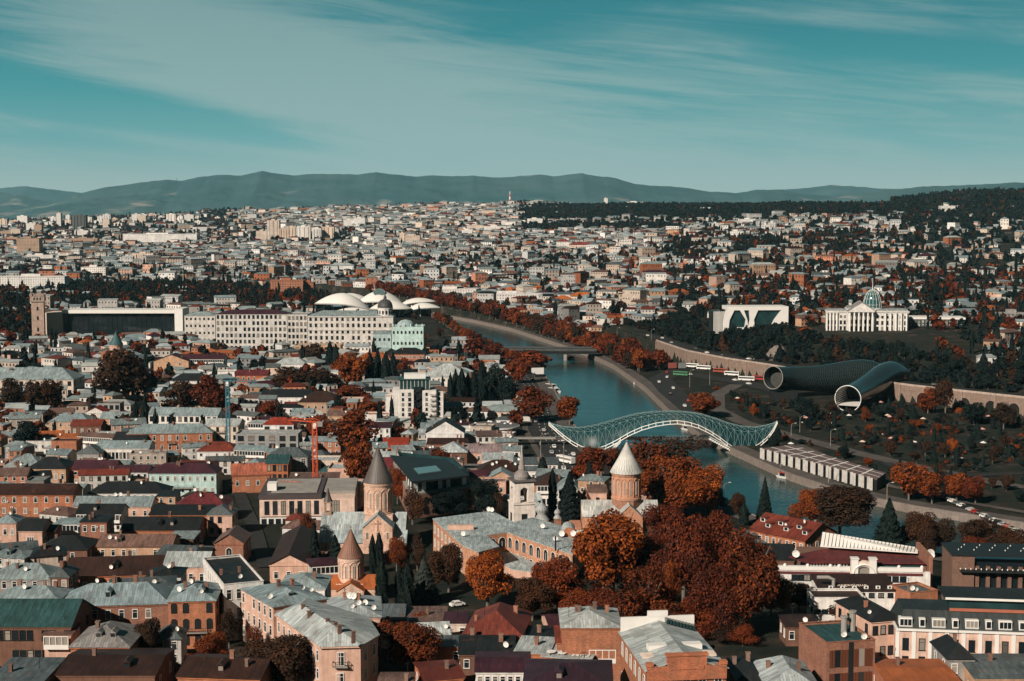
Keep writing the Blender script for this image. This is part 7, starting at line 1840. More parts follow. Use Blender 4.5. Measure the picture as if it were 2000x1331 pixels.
for a in(
 (1195,1080,78,96,'broad','rust','huge rust red plane tree in front of the pale cone church'),(1262,1175,62,80,'broad','rust','rust plane tree with pale trunk above the square brick house'),(1290,1030,46,58,'broad','red','dark red tree just behind the huge rust one'),
 (1335,1090,62,100,'broad','red','tall brownish red plane tree in the middle of the grove'),(1318,945,58,66,'broad','rust','bright rust tree directly right of the pale cone'),(1262,905,40,52,'broad','rust','orange red tree rising behind the pale cone under the footbridge'),
 (1376,958,52,55,'broad','rust','rust tree overhanging the river with white forked trunk'),(1322,885,48,40,'thin','brown','thin brown tree with bare twigs below the footbridge arch'),(1398,1060,52,70,'broad','red','brown red tree at the river side of the grove'),
 (1460,1130,72,108,'broad','rust','orange flecked plane tree with white trunk at the right of the grove'),(1395,1170,46,78,'broad','red','shadowed dark red tree between two plane trees of the grove'),(1306,1150,24,70,'broad','rust','narrow orange poplar like tree in the grove middle'),
 (1090,1140,52,60,'broad','red','round reddish tree in front of the seminary arcade'),(1040,1165,40,48,'broad','brown','small brown tree left of the reddish arcade tree'),(1180,1190,48,50,'broad','red','low red tree behind the square brick house chimneys'),(1130,1190,40,46,'broad','red','low dark tree left of the square brick house'),
 (1230,1215,40,34,'broad','rust','low orange tree at the front edge of the grove'),(1350,1205,44,44,'broad','red','red undergrowth tree behind the big brick hall'),(1420,1225,36,28,'broad','brown','low brown tree at the foot of the white trunked plane'),(1505,1160,30,50,'broad','rust','orange tree at the right tip of the grove'),(1250,1090,44,60,'broad','red','red brown tree filling the middle of the grove'),
 (1846,772,26,36,'broad','brown','brown tree hiding the first arches of the retaining wall'),(1812,782,22,26,'broad','rust','orange brown tree where tubes and arched wall meet'),(1902,806,26,24,'broad','dark','dark tree before the arches of the retaining wall'),(1960,812,24,26,'broad','brown','brown tree before the last visible arches'),(1575,800,26,20,'broad','dark','dark bushy tree below the left tube'),
 (953,1130,58,62,'broad','rust','brilliant orange tree in front of the seminary wing'),(876,1105,42,52,'broad','brown','dark brown round tree left of the brilliant orange one'),(775,1080,26,36,'broad','rust','orange brown tree at the foot of the cathedral gable'),(815,1075,24,40,'thin','brown','bare brown tree between cathedral and seminary'),
 (806,985,34,40,'thin','brown','reddish bare tree behind the cathedral drum'),(776,945,18,40,'broad','red','narrow red tree squeezed behind the cathedral cone'),(872,985,46,30,'broad','dark','dark green bushy trees clump under the black roofed office'),(945,970,32,42,'broad','dark','dark tree between the black roofed office and white bell tower'),(975,985,16,30,'thin','brown','leafless grey tree beside the white bell tower'),
 (692,845,48,48,'broad','rust','large glowing orange tree behind the red crane'),(704,905,38,50,'broad','rust','orange tree standing between glowing orange tree and cathedral cone'),(625,838,36,36,'broad','red','dark red tree left of the glowing orange tree'),(856,898,34,26,'broad','rust','round orange tree behind the black roofed office'),
 (602,1040,22,44,'broad','rust','orange tree against the hotel beside the cathedral nave'),(615,1075,19,55,'cedar','dark','black green conifer left of the small pink church'),(655,1085,28,40,'cedar','dark','dark pine between cathedral aisle and small pink church'),
 (728,1082,7,38,'cypress','dark','slim cypress before the cathedral gable, left of two'),(741,1080,7,40,'cypress','dark','slim cypress before the cathedral gable, right of two'),(746,1145,11,52,'cypress','dark','black cypress column right of the small pink church'),(781,1148,9,44,'cypress','dark','black cypress in the churchyard, middle of the row'),(797,1146,12,48,'cypress','dark','black cypress in the churchyard, thickest of the row'),
 (829,1130,30,46,'cedar','olive','grey green cedar by the pale parasol'),(100+688,1258,55,56,'broad','rust','rust orange tree in the yard right of the corner house'),(552,1292,78,62,'broad','brown','wide dark brown tree at the bottom left of the corner house'),(815,1215,32,24,'thin','red','small bare red tree above the pale seamed roof'),
 (410,1272,44,42,'broad','rust','speckled orange tree below the ornate orange brick house'),(378,1298,28,26,'broad','rust','low orange shrub like tree near the tall chimney'),(292,1250,30,54,'broad','brown','dark narrow tree in the yard beside the long brown brick house'),(448,1225,24,42,'thin','brown','bare twiggy tree in front of the white terrace house'),(500,1250,20,36,'thin','red','reddish bare tree between terrace house and corner house'),
 (256,1066,42,20,'broad','brown','low brown courtyard tree before the rusty pink roof'),(243,736,64,56,'broad','brown','great round dark brown tree dominating the left roofs'),(290,745,28,34,'broad','red','smaller red brown tree leaning on the great round one'),(352,770,40,36,'broad','brown','brown tree in the row left of the blue crane'),(410,772,34,40,'broad','red','reddish tree right beside the blue crane'),
 (66,775,32,36,'broad','brown','dark brown tree before the cream school windows'),(20,770,30,32,'broad','brown','brown tree at the left end of the cream school'),(95,770,26,40,'broad','brown','dark tree at the corner of the cream school'),(50,850,32,28,'broad','dark','black green tree cluster below the cream school'),(284,812,7,40,'cypress','dark','cypress standing before the modern white terrace'),(266,815,5,30,'cypress','dark','smaller cypress before the modern white terrace'),
 (682,720,34,42,'broad','rust','bright orange tree beside the mid town cypresses'),(560,740,46,24,'broad','brown','wide dull brown thicket tree behind the dark roofs'),(620,742,40,26,'broad','brown','dull brown tree left of the bright orange one'),(690,765,38,18,'broad','rust','low orange tree in the hollow by the tall hotel'),(610,690,26,24,'broad','brown','dark round tree behind the barrel roofed white house'),(530,800,34,24,'broad','red','reddish tree in front of the wide black roof'),
 (722,722,9,34,'cypress','dark','tall cypress left of the tall hotel, first of four'),(738,718,7,34,'cypress','dark','tall cypress left of the tall hotel, second of four'),(754,726,8,36,'cypress','dark','tall cypress left of the tall hotel, third of four'),(768,722,7,32,'cypress','dark','tall cypress left of the tall hotel, fourth of four'),(645,700,8,30,'cypress','dark','cypress pair member left of the bright orange tree'),(656,706,7,30,'cypress','dark','cypress closest to the bright orange tree'),
 (880,765,6,34,'cypress','dark','cypress in the hedge right of the tall hotel, first'),(890,760,7,36,'cypress','dark','cypress in the hedge right of the tall hotel, second'),(902,762,9,38,'cypress','dark','cypress in the hedge right of the tall hotel, third'),(914,764,7,34,'cypress','dark','cypress in the hedge right of the tall hotel, fourth'),(926,762,7,36,'cypress','dark','cypress in the hedge right of the tall hotel, fifth'),(942,750,10,40,'cypress','dark','tallest cypress right of the tall hotel'),
 (966,745,22,46,'broad','dark','dark evergreen bulk beside the tallest cypress'),(988,765,26,34,'broad','dark','dark evergreen beside the embankment road'),(1038,790,38,36,'broad','rust','big orange tree by the embankment billboard'),(1112,800,30,32,'broad','rust','orange tree on the water edge at the footbridge tip'),(1008,722,26,28,'broad','red','red tree on the near embankment below the road bridge'),(1040,705,34,26,'broad','red','wide red tree between road bridge and blank billboard'),
 (928,674,26,26,'broad','red','red brown tree by the curved bridge road lamps'),(960,690,26,24,'broad','red','red brown tree hanging over the water at the road bridge'),(1376,788,38,28,'broad','rust','lone orange plane tree on the park quay'),(1160,905,36,38,'broad','red','dark red tree left of the pale cone under the footbridge end'),(1200,895,26,28,'broad','rust','red tree touching the pale cone on its left'),(1135,925,22,24,'broad','red','small red tree beside the embankment van'),
 (1112,968,26,46,'cedar','dark','black cedar in front of the verandah houses'),(1079,962,8,46,'cypress','dark','cypress beside the white bell tower'),(1151,930,6,28,'cypress','dark','thin cypress behind the little belfry'),(1060,920,9,26,'cypress','dark','small cypress by the embankment railing'),(1690,1020,8,8,'broad','brown','small brown bush tree on the lower quay'),
 (1640,990,82,52,'broad','brown','wide brown orange plane tree by the river behind the dormered house'),(1580,990,40,40,'broad','rust','orange plane tree at the water behind the dormered red roof'),(1735,1030,34,56,'cedar','dark','dark conifer behind the long white skylight'),(1795,1036,48,42,'broad','brown','brown tree behind the right end of the skylight'),(1845,1040,36,36,'thin','brown','bare brown tree by the quay behind the skylight'),(1905,1046,46,40,'broad','brown','dull brown tree behind the dark brick building'),(1965,1058,40,34,'broad','brown','brown tree behind the brick building terrace at the edge'),
 (1775,935,36,44,'broad','rust','tall orange tree at the end of the fin fronted hall'),(1820,950,34,34,'broad','rust','orange tree second from the fin fronted hall'),(1868,950,30,32,'broad','rust','orange tree by the park crossroads'),(1905,955,28,30,'broad','red','dark red tree by the pale park wall'),(1655,1215,48,34,'broad','brown','brown speckled tree in the yard above the modern brick house'),(1493,975,16,42,'cedar','dark','dark palm like conifer at the river before the red roof'),(1453,1005,9,22,'cypress','dark','little cypress on the river edge'),
 (1600,1170,34,26,'broad','dark','dark green garden tree left of the lettered roof'),(1560,1160,36,30,'broad','brown','brown tree between grove and lettered roof'),(1522,1085,8,28,'cypress','dark','small cypress by the black roofed house'),(1450,1240,30,22,'thin','red','bare red shrub tree beside the big brick hall')):
    TR(*a)

PHR=[('the domed palace',1690,625),('the dark concert tubes',1640,745),('the glass footbridge',1300,840),('the arcaded wall',1890,775),('the fin fronted hall',1610,905),('the white petal roofs',740,600),('the bank tower',76,610),('the dark glass bank',220,630),('the long white block',560,645),
       ('the mint domed house',795,660),('the tall hotel',812,785),('the teal cone church',227,668),('the cathedral',740,960),('the pale cone',1223,900),('the white bell tower',1019,950),('the blue crane',446,800),('the red crane',616,880),('the road bridge',1020,682),('the futuristic white house',1476,615),
       ('the cream school',40,740),('the round pavilion',965,830),('the corner house',640,1240),('the seminary',980,1050),('the red dormered roof',1540,1040),('the mansard hotel',1890,1240),('the big brick hall',1340,1280),('the mint pilaster house',356,940),('the great round tree',240,735),('the car park',1440,748),('the small pink church',690,1130),
       ('the red roofed mansion',1125,480),('the pale rock dome',1320,545),('the stepped white flats',1370,530)]
SEEN={}
def where(desc,px,py):
    """a label that says which one: its looks, the landmark next to it, and its turn outward from there"""
    best=min(PHR,key=lambda q:hypot((q[1]-px)*.8,(q[2]-py)*1.6));dx,dy=px-best[1],py-best[2]
    rel=('left of' if dx<0 else 'right of')if abs(dx)>abs(dy)*2.2 else('beyond' if dy<0 else 'below')
    if abs(dx)<=abs(dy)*2.2 and abs(dx)>22:rel+=('-left of' if dx<0 else '-right of')
    k=(desc,rel,best[0]);SEEN[k]=SEEN.get(k,0)+1;n=SEEN[k]
    o=ORD[min(n-1,len(ORD)-1)]
    return f'{desc} {rel} {best[0]}'+('' if n==1 else f', {o} out')
def dist_sort(items):
    def key(q):
        return min(hypot((l[1]-q[0])*.8,(l[2]-q[1])*1.6)for l in PHR)
    return sorted(items,key=key)
def free(x,y,r):
    for ux,uy,ur in USED:
        if abs(ux-x)<ur+r and hypot(ux-x,uy-y)<ur+r:return False
    return True
LEAFD=dict(rust='orange plane tree',red='red brown plane tree',dark='dark evergreen tree',brown='dull brown tree',olive='grey green tree')
def auto_trees(cands,group):
    L=[]
    for x,y,r,H_,sh,lf,zz in cands:
        z=T1(x,y)if zz is None else zz;px,py=pix(x,y,z+H_/2)
        if-60<px<2060 and py<1400:L.append((px,py,x,y,z,r,H_,sh,lf))
    for px,py,x,y,z,r,H_,sh,lf in dist_sort(L):
        d={'cypress':'black cypress','cedar':'dark conifer','thin':'bare brown tree'}.get(sh,LEAFD[lf])
        tree_at(x,y,z-.2,r,H_,sh,lf,where(d,px,py),group)
# plane trees lining the far quay and the near one
c=[]
Rr=resample(RR,320)
for off,step,jit in((11,8.5,1.5),(20,9.5,2.5),(31,11,3)):
    O=offset(Rr,off);acc=0
    for i in range(1,320):
        acc+=np.hypot(*(O[i]-O[i-1]));x,y=O[i]
        if acc>step and 1030<y<1900 and(off<30 or y<1420):
            acc=0
            if random.random()<.12:continue
            c.append((x+random.uniform(-2,2)*jit,y+random.uniform(-2,2)*jit,random.uniform(4.2,8.6),random.uniform(10,19),random.choice(['broad','broad','broad','broad','thin']),random.choice(['red','red','red','brown','rust']),None))
auto_trees(c,'plane trees along the far quay')
c=[]
O=offset(resample(RL,320),-7);acc=0
for i in range(1,320):
    acc+=np.hypot(*(O[i]-O[i-1]));x,y=O[i]
    if acc>11 and((1000<y<1500 and random.random()<.7)or(y<640 and not 88<x<138)):
        acc=0;c.append((x,y,random.uniform(4,6),random.uniform(9,13),'broad',random.choice(['red','brown','rust']),None))

auto_trees(c,'trees along the near quay')
# wooded bluff behind the retaining wall
c=[];W_=resample(WALLX[1:],300);tries=0
while len(c)<88 and tries<3000:
    tries+=1;i=random.randrange(8,292);off=random.uniform(17,78);tg=W_[min(i+1,299)]-W_[i-1];tg=tg/np.linalg.norm(tg);p=W_[i]+np.array((-tg[1],tg[0]))*off
    px,py=pix(p[0],p[1],T1(*p)+5)
    if not(1290<px<2040)or not free(p[0],p[1],3.2):continue
    if any(hypot(p[0]-q[0],p[1]-q[1])<6.0 for q in c):continue
    c.append((p[0],p[1],random.uniform(3.6,5.8),random.uniform(8,13),random.choice(['broad','broad','broad','cedar']),random.choice(['dark','dark','dark','brown','dark']),None))
auto_trees(c,'trees on the wooded bluff')
# park between river and wall
c=[];tries=0
def near_line(x,y,lines):
    return any(seg_dist(pl,np.array([x]),np.array([y]))[0][0]<d for pl,d in lines)
while len(c)<105 and tries<6000:
    tries+=1;px,py=random.uniform(1420,2040),random.uniform(790,985)
    x,y,z=on(px,py,3.0)
    if py<745+(px-1420)*.10 or not free(x,y,2.0)or in_river(np.array([x]),np.array([y]),14)[0]:continue
    d,s=seg_dist(WALLX,np.array([x]),np.array([y]))
    if s[0]>0 or d[0]<7 or near_line(x,y,[(PLAZA,7),(P2,4),(P3,5),(ART,10)])or any(hypot(x-q[0],y-q[1])<5 for q in c):continue
    sh=random.choice(['broad','broad','cedar','thin','cypress']);lf=random.choice(['dark','dark','brown','rust'])if sh in('broad','thin')else 'dark'
    c.append((x,y,random.uniform(1.0,1.4)if sh=='cypress' else random.uniform(2.0,4.2),random.uniform(4.5,9),sh,lf,None))
auto_trees(c,'trees in the riverside park')
# ------------------------------------------------------------------ the wider city
M['facade']=None
def facade_material():
    m,T,b=newmat('apartment_facade',.85,.15)
    uv=T.n('ShaderNodeUVMap').outputs[0];u,v,_=T.sep(uv);c=objcol(T)
    fu=T.math('FRACT',T.math('DIVIDE',u,3.3));fv=T.math('FRACT',T.math('DIVIDE',v,3.0))
    w=T.math('MULTIPLY',T.math('MULTIPLY',T.math('GREATER_THAN',fu,.24),T.math('LESS_THAN',fu,.78)),T.math('MULTIPLY',T.math('GREATER_THAN',fv,.3),T.math('LESS_THAN',fv,.75)))
    cell=T.comb(T.math('FLOOR',T.math('DIVIDE',u,3.3)),T.math('FLOOR',T.math('DIVIDE',v,3.0)),1.0)
    wn=T.n('ShaderNodeTexWhiteNoise',noise_dimensions='3D');T.set(wn.inputs[0],cell)
    w=T.math('MULTIPLY',w,T.mapr(wn.outputs[0],0,1,.55,1.0))
    c=scalec(T,c,T.mapr(T.noise(pos(T),.05,5,.6),.3,.7,.75,1.1))
    T.set(b.inputs['Base Color'],T.mix(w,c,(.03,.04,.045)));return m
M['facade']=facade_material()
def far_block(px0,px1,top,Y,d,label,name='apartment_tower',cat='apartment block',col='white',roof='flat',roofc=(.2,.2,.2),rise=4,yaw=0,group=None,steps=0):
    cx=(px0+px1)/2
    if Y<1000:Y=march(cx,Y)[1]                  # given by the foot of the wall instead
    s=Y/F;p=at(cx,top,Y);z=T1(p[0],Y);h=max(5,p[2]-z);w=(px1-px0)*s
    r=thing(name,label,cat,(p[0],Y,z),radians(yaw),group);wc=vary(WALLC[col]if isinstance(col,str)else col,.06)
    b=MB();b.box(-w/2,w/2,0,d,-6,h);b.build('wall',M['facade']if Y<4300 else M['plaster'],r,color=wc)
    if roof=='flat':
        b=MB();b.box(-w/2-.3,w/2+.3,-.3,d+.3,h+.01,h+.8);b.build('roof',M['plaster'],r,color=wc)
        b=MB();b.box(-w*.2,w*.1,d*.3,d*.7,h+.8,h+3.6);b.build('lift_house',M['plaster'],r,color=wc)
    else:
        b=MB();slab(b,roof_faces('hip',w,d,h,rise,.8),.4);b.build('roof',M['clean_roof'],r,color=roofc)
    for i in range(steps):
        b=MB();b.box(-w/2+w*i/steps,-w/2+w*(i+.6)/steps,-1.6,-.01,-6,h-1);b.build('balcony_stack',M['facade']if Y<4300 else M['plaster'],r,color=vary(wc,.15))
    claim(p[0]-sin(radians(yaw))*d/2,Y+d/2,max(w,d)*.45);return r
for a in((522,545,431,471,22,'tallest cream tower block beside the white slab blocks'),(546,561,447,470,18,'white slab block right against the tallest cream tower'),(561,579,444,470,18,'white slab block second from the tallest cream tower'),(580,606,443,470,18,'wide white slab block in the middle of the slab group'),
          (610,627,447,472,18,'white stepped block with balconies in the slab group'),(628,652,444,471,20,'cream balcony block at the right end of the slab group'),(500,521,452,471,18,'low cream block left of the tallest cream tower'),(671,691,430,444,20,'white block at the left of the hilltop flats'),(691,713,426,444,20,'white taller block of the hilltop flats'),
          (719,730,426,442,18,'slim white block right of the hilltop flats'),(743,757,426,443,18,'slim white block farthest right of the hilltop flats'),(780,790,456,478,16,'tall white slab end of the cream office block'),(791,820,461,477,18,'long cream office block with strip windows'),(902,922,450,464,18,'square white block below the hill houses'),(912,944,441,452,18,'long cream hillside block with flat roof'),
          (945,988,443,453,18,'long white hillside block with towers'),(1014,1034,433,442,22,'white stepped hillside block, lower half'),(1030,1060,428,442,22,'white stepped hillside block, upper half'),(1490,1503,440,457,20,'dark white striped tower on the right hillside'),(1503,1516,436,456,20,'white tower with dark balconies on the right hillside'),(1446,1478,429,440,20,'white flats on the crest below the forest'),(1392,1404,437,452,18,'narrow pale tower near the forest edge'),
          (1425,1452,453,468,18,'white modern block with stepped roofline on the right hillside'),(1222,1257,395,5500,22,'white estate slab on the far ridge beyond the forest'),(1180,1187,388,5300,16,'lone pale concrete tower on the far ridge'),(1838,1866,403,3050,18,'white villa alone on the dark wooded hill'),(32,76,466,498,24,'tan hotel slab with grid of windows at the left'),(10,34,464,478,20,'pale slab behind the tan grid hotel'),(0,48,452,460,20,'pale low slab above the tan grid hotel'),
          (66,81,440,460,18,'beige tower left of the cluster of far white towers'),(145,172,451,463,24,'white wide block below the dark unfinished tower'),(136,190,466,481,20,'wide white block beyond the tan grid hotel'),(216,241,472,484,18,'white angular block right of the wide white one'),(258,299,496,516,22,'cream apartment block with rows of balconies and dark attic'),(50,103,499,509,18,'low white terrace with strip windows at the left'),(98,138,512,528,18,'cream block with dark glass bay beside the left trees'),
          (158,206,523,540,20,'white long house with arched windows beyond the park trees'),(0,126,541,566,22,'long white apartment slab at the left edge'),(240,384,458,474,40,'long white flat roofed exhibition building with terraces'),(528,592,549,576,22,'tall orange brick block behind the plane trees'),(592,612,553,574,20,'lower orange brick wing behind the plane trees'),(642,690,519,535,24,'white house with tall arched windows and pale hipped roof')):
    pre=('cream' in a[5]or 'beige' in a[5]);col=(.36,.25,.18)if('tan ' in a[5]or 'beige' in a[5])else(.30,.13,.075)if 'orange' in a[5]else 'cream' if pre else 'white'
    far_block(*a,col=col,roof='hip' if 'hipped' in a[5]else 'flat',roofc=ROOFC['pale'],steps=3 if('balcon' in a[5]or 'slab block' in a[5])else 0)
far_block(1087,1112,472,488,24,'white mansion wing with taller red roof','mansion','mansion','white','hip',(.22,.04,.03));far_block(1113,1163,478,490,22,'long white mansion with red roof on the slope','mansion','mansion','cream','hip',(.22,.04,.03))
far_block(1212,1268,463,471,24,'long pale school block right of the red roofed mansion','school_block','school','white','hip',ROOFC['pale']);far_block(932,1060,575,1720,16,'long low white modern building behind the quay trees','modern_block','building','white');far_block(835,930,566,1800,16,'long low white building left of the other one behind the quay trees','modern_block','building','white')
far_block(1128,1180,613,1480,22,'white corner hotel with grey mansard roof above the quay trees','hotel','hotel','white','hip',ROOFC['grey']);far_block(1083,1128,606,1540,20,'pale pink house left of the white corner hotel','house','house','pink','hip',ROOFC['darkbrown']);far_block(1085,1117,588,1650,18,'white walled house with bright orange tiled roof','house','house','white','hip',(.42,.12,.03));far_block(1115,1160,590,1660,18,'white house with longer bright orange roof','house','house','cream','hip',(.42,.12,.03))
far_block(1802,1842,556,1480,26,'blank dark red brown block behind the palace dome','blank_block','building',(.075,.022,.018));far_block(1843,1905,575,1440,24,'red brick house with many gables right of the blank red block','house','house',(.16,.045,.03),'hip',ROOFC['red'])
far_block(1955,2010,614,1150,14,'white concrete frame building open to the air','concrete_frame','building','grey');far_block(1725,1758,554,1560,18,'white cube house with flat roof above the glass dome','house','house','white');far_block(1568,1588,522,1750,14,'orange brick tower house with teal roof','house','house','orange','flat',(.02,.1,.1));far_block(1775,1822,516,1800,18,'white flat roofed villa on the dark slope','villa','villa','white');far_block(1800,1825,500,1850,16,'white villa with maroon roof on the dark slope','villa','villa','white','hip',ROOFC['maroon'])
for i,(dx,t)in enumerate(((0,512),(10,516),(22,510),(32,516))):far_block(1348+dx,1359+dx,t,1900+i*3,18,f'white terraced flats, {ORD[i]} bay of the stepped white building','terraced_flats','apartment block','white',steps=2)
far_block(1330,1350,516,1930,18,'pink brick house left of the stepped white flats','house','house','salmon');far_block(1400,1421,514,1880,16,'white and orange modern house right of the stepped flats','house','house','white')
rd=random.Random(3);xs=sorted(rd.uniform(0,440)for _ in range(46))
for i,px in enumerate(xs):
    Y=rd.uniform(4700,6000);w=rd.uniform(8,20);top=rd.uniform(417,437)
    far_block(px-w/2,px+w/2,top,Y,20,f'{"cream" if i % 3 == 0 else "white"} tower in the far high rise cluster, {ORD[i]} counting from the left edge',col='cream' if i%3==0 else 'white',group='towers of the far high rise cluster',steps=rd.choice((0,2,3)))
far_block(141,167,421,4700,24,'dark unfinished tower rising above the far high rise cluster','unfinished_tower','tower',(.10,.11,.11),steps=4)
def tv_mast():
    p=at(996,398,5600);z=T1(p[0],5600);H_=lz(996,374,5600)-z;r=thing('mast','red and white radio mast on the skyline of the far houses','mast',(p[0],5600,z))
    n=5
    for i in range(n):b=MB();f0,f1=i/n,(i+1)/n;b.tube([(0,0,H_*f0),(0,0,H_*f1)],4.5*(1-f0)+1.2,6,r1=4.5*(1-f1)+1.2);b.build('mast_section',M['paint'],r,color=(.5,.1,.08)if i%2 else(.6,.58,.55),uv=False)
tv_mast()
for px,top,Y,q in((345,348,15000,'thin mast on the mountain skyline'),(1377,392,5000,'thin pylon on the forest ridge, left of two'),(1312,397,5000,'thin pylon on the forest ridge, right of the estate slab')):
    p=at(px,top,Y);b=MB();b.tube([(0,0,-70),(0,0,0)],2.2 if Y>9000 else 1.0,5);tag(b.build('pylon',M['dark'],None,p,uv=False),q,'mast')
def rock_dome():
    Y=1850;p=at(1320,562,Y);z=T1(p[0],Y);b=MB();n,m=40,10;V=[];rx,ry,h=19,10,lz(1325,531,Y)-z
    for j in range(m+1):
        for k in range(n):
            a=2*pi*k/n;r=j/m;q=1+.08*sin(5*a+j)+.05*sin(9*a-j*2)
            V.append((rx*r*cos(a)*q,ry*r*sin(a)*q,h*(1-r**2.6)*(1+.12*cos(a))-2*(j==m)))
    b.add(V,[(j*n+k,(j+1)*n+k,(j+1)*n+(k+1)%n,j*n+(k+1)%n)for j in range(m)for k in range(n)]);tag(b.build('rock_dome',M['faded_rock'],None,(p[0],Y,z)),'pale bare rock dome among the houses left of the stepped flats','rock');claim(p[0],Y,20)
M['faded_rock']=flat_mat('pale_rock',(.40,.37,.33),.95,.4,.25);rock_dome()
def outcrop(px,py,w,h,label):
    p=march(px,py);s=p[1]/F;b=MB();n,m=18,12;V=[];rg2=random.Random(px)
    for j in range(m+1):
        for k in range(n+1):
            u=k/n-.5;v=j/m;e=1-(2*u)**2
            V.append((u*w*s,v*9-e*3+rg2.uniform(-.8,.8),-2+h*s*v*(.4+.6*e)+rg2.uniform(-.5,.5)))
    b.add(V,[(j*(n+1)+k,j*(n+1)+k+1,(j+1)*(n+1)+k+1,(j+1)*(n+1)+k)for j in range(m)for k in range(n)]);tag(b.build('rock_outcrop',M['rock'],None,(p[0],p[1]-4,p[2]),color=(1,1,1)),label,'rock')
outcrop(1520,702,46,32,'bare rocky face in the wooded bluff left of the tubes')

# ------------------------------------------------------------------ ordinary houses: the nearest as things, the rest as one mass
def region(px,py,y):
    """how built-up the ground is at a pixel: (share of houses, share of trees)"""
    if py<403:return(.3,.3)if px<1180 else(0,0)
    if px>1015 and py<440 and px<1760:return(.02,1.0)if py<430-max(0,(px-1330))*.02 else(.35,.8)
    if px>1020 and px<1330 and 436<=py<452:return(.2,.9)
    if px>=1760 and py<440:return(.06,.55)
    if px>1690 and py<525:return(.16,.5)if py>455 else(.30,.5)
    if px<470 and py<452:return(.14,.55)
    if px<480 and py<474:return(.42,.6)
    if 80<px<470 and 556<py<602:return(.05,1.0)
    if px<70 and 560<py<660:return(.08,1.0)
    if 470<px<640 and 562<py<606:return(.1,.9)
    if 480<px<690 and 452<py<476:return(.3,.8)
    if px>1300 and 470<py<505:return(.45,.8)
    if px>1500 and 505<py<530:return(.35,.6)
    if 600<px<880 and 1195<y<1720:return(0,.25)
    if 1380<px<1920 and y<1165:return(0,.45 if not(1600<px<1790 or 1395<px<1545)else 0)
    if y>2500:return(.92,.34)if px<1300 else(.70,.5)
    if px>1300:return(.55,.75)
    if py<480:return(.72,.6)
    if py<560:return(.76,.66)
    return(.78,.66)
WC=[('white',.40),('cream',.22),('pink',.10),('tan',.09),('orange',.07),('salmon',.05),('grey',.07)]
WF=[('white',.56),('cream',.22),('pink',.07),('tan',.05),('grey',.10)]
RN0=[('grey',.22),('slate',.2),('black',.16),('darkbrown',.14),('red',.08),('rust',.12),('maroon',.05),('pale',.03)]
RC=[('pale',.28),('grey',.34),('slate',.12),('rust',.09),('red',.06),('darkbrown',.05),('maroon',.02),('black',.02),('tile',.02)]
def pick(tab):
    t=random.random()*sum(w for _,w in tab)
    for k,w in tab:
        t-=w
        if t<=0:return k
    return tab[0][0]
y=330.0
occ={}
def taken(x,y,r):
    k=(int(x//20),int(y//20))
    for i in(-1,0,1):
        for j in(-1,0,1):
            for(a,b,q)in occ.get((k[0]+i,k[1]+j),()):
                if hypot(a-x,b-y)<q+r:return True
    return False
for ux,uy,ur in USED:occ.setdefault((int(ux//20),int(uy//20)),[]).append((ux,uy,ur))
BIG=[(ux,uy,ur)for ux,uy,ur in USED if ur>14]
rowsY=[]
while y<6300:
    step=12.5 if y<1000 else 14 if y<1600 else 17 if y<2600 else 19 if y<4200 else 26
    rowsY.append((y,step));y+=step
xs_all=[];ys_all=[];st_all=[]
for yv,step in rowsY:
    n=int(.84*yv/(step*1.15));x=(np.arange(n)-n/2)*step*1.15+rng.uniform(-step*.35,step*.35,n)
    xs_all.append(x);ys_all.append(np.full(n,yv)+rng.uniform(-step*.35,step*.35,n));st_all.append(np.full(n,step))
X_=np.concatenate(xs_all);Y_=np.concatenate(ys_all);S_=np.concatenate(st_all)
Z_=terrain(X_,Y_);dep=Y_*CP-(Z_-CAMZ)*SP;PX=1000+F*X_/dep;PY=665.5-F*(Y_*SP+(Z_-CAMZ)*CP)/dep
bad=in_river(X_,Y_,16.0);dW,sW=seg_dist(WALLX,X_,Y_)
right=seg_dist(RL,X_,Y_)[1]>0
bad|=right&(Y_<1330)&((sW<0)|(dW<72));bad|=(Y_>=1330)&(Y_<1900)&(seg_dist(RR,X_,Y_)[0]<30)
for pl,d in NOBUILD:bad|=seg_dist(pl,X_,Y_)[0]<d
ok=(~bad)&(PX>-110)&(PX<2110)
order=np.argsort(Y_)
near_houses=[];far_houses=[];far_trees=[];near_trees=[]
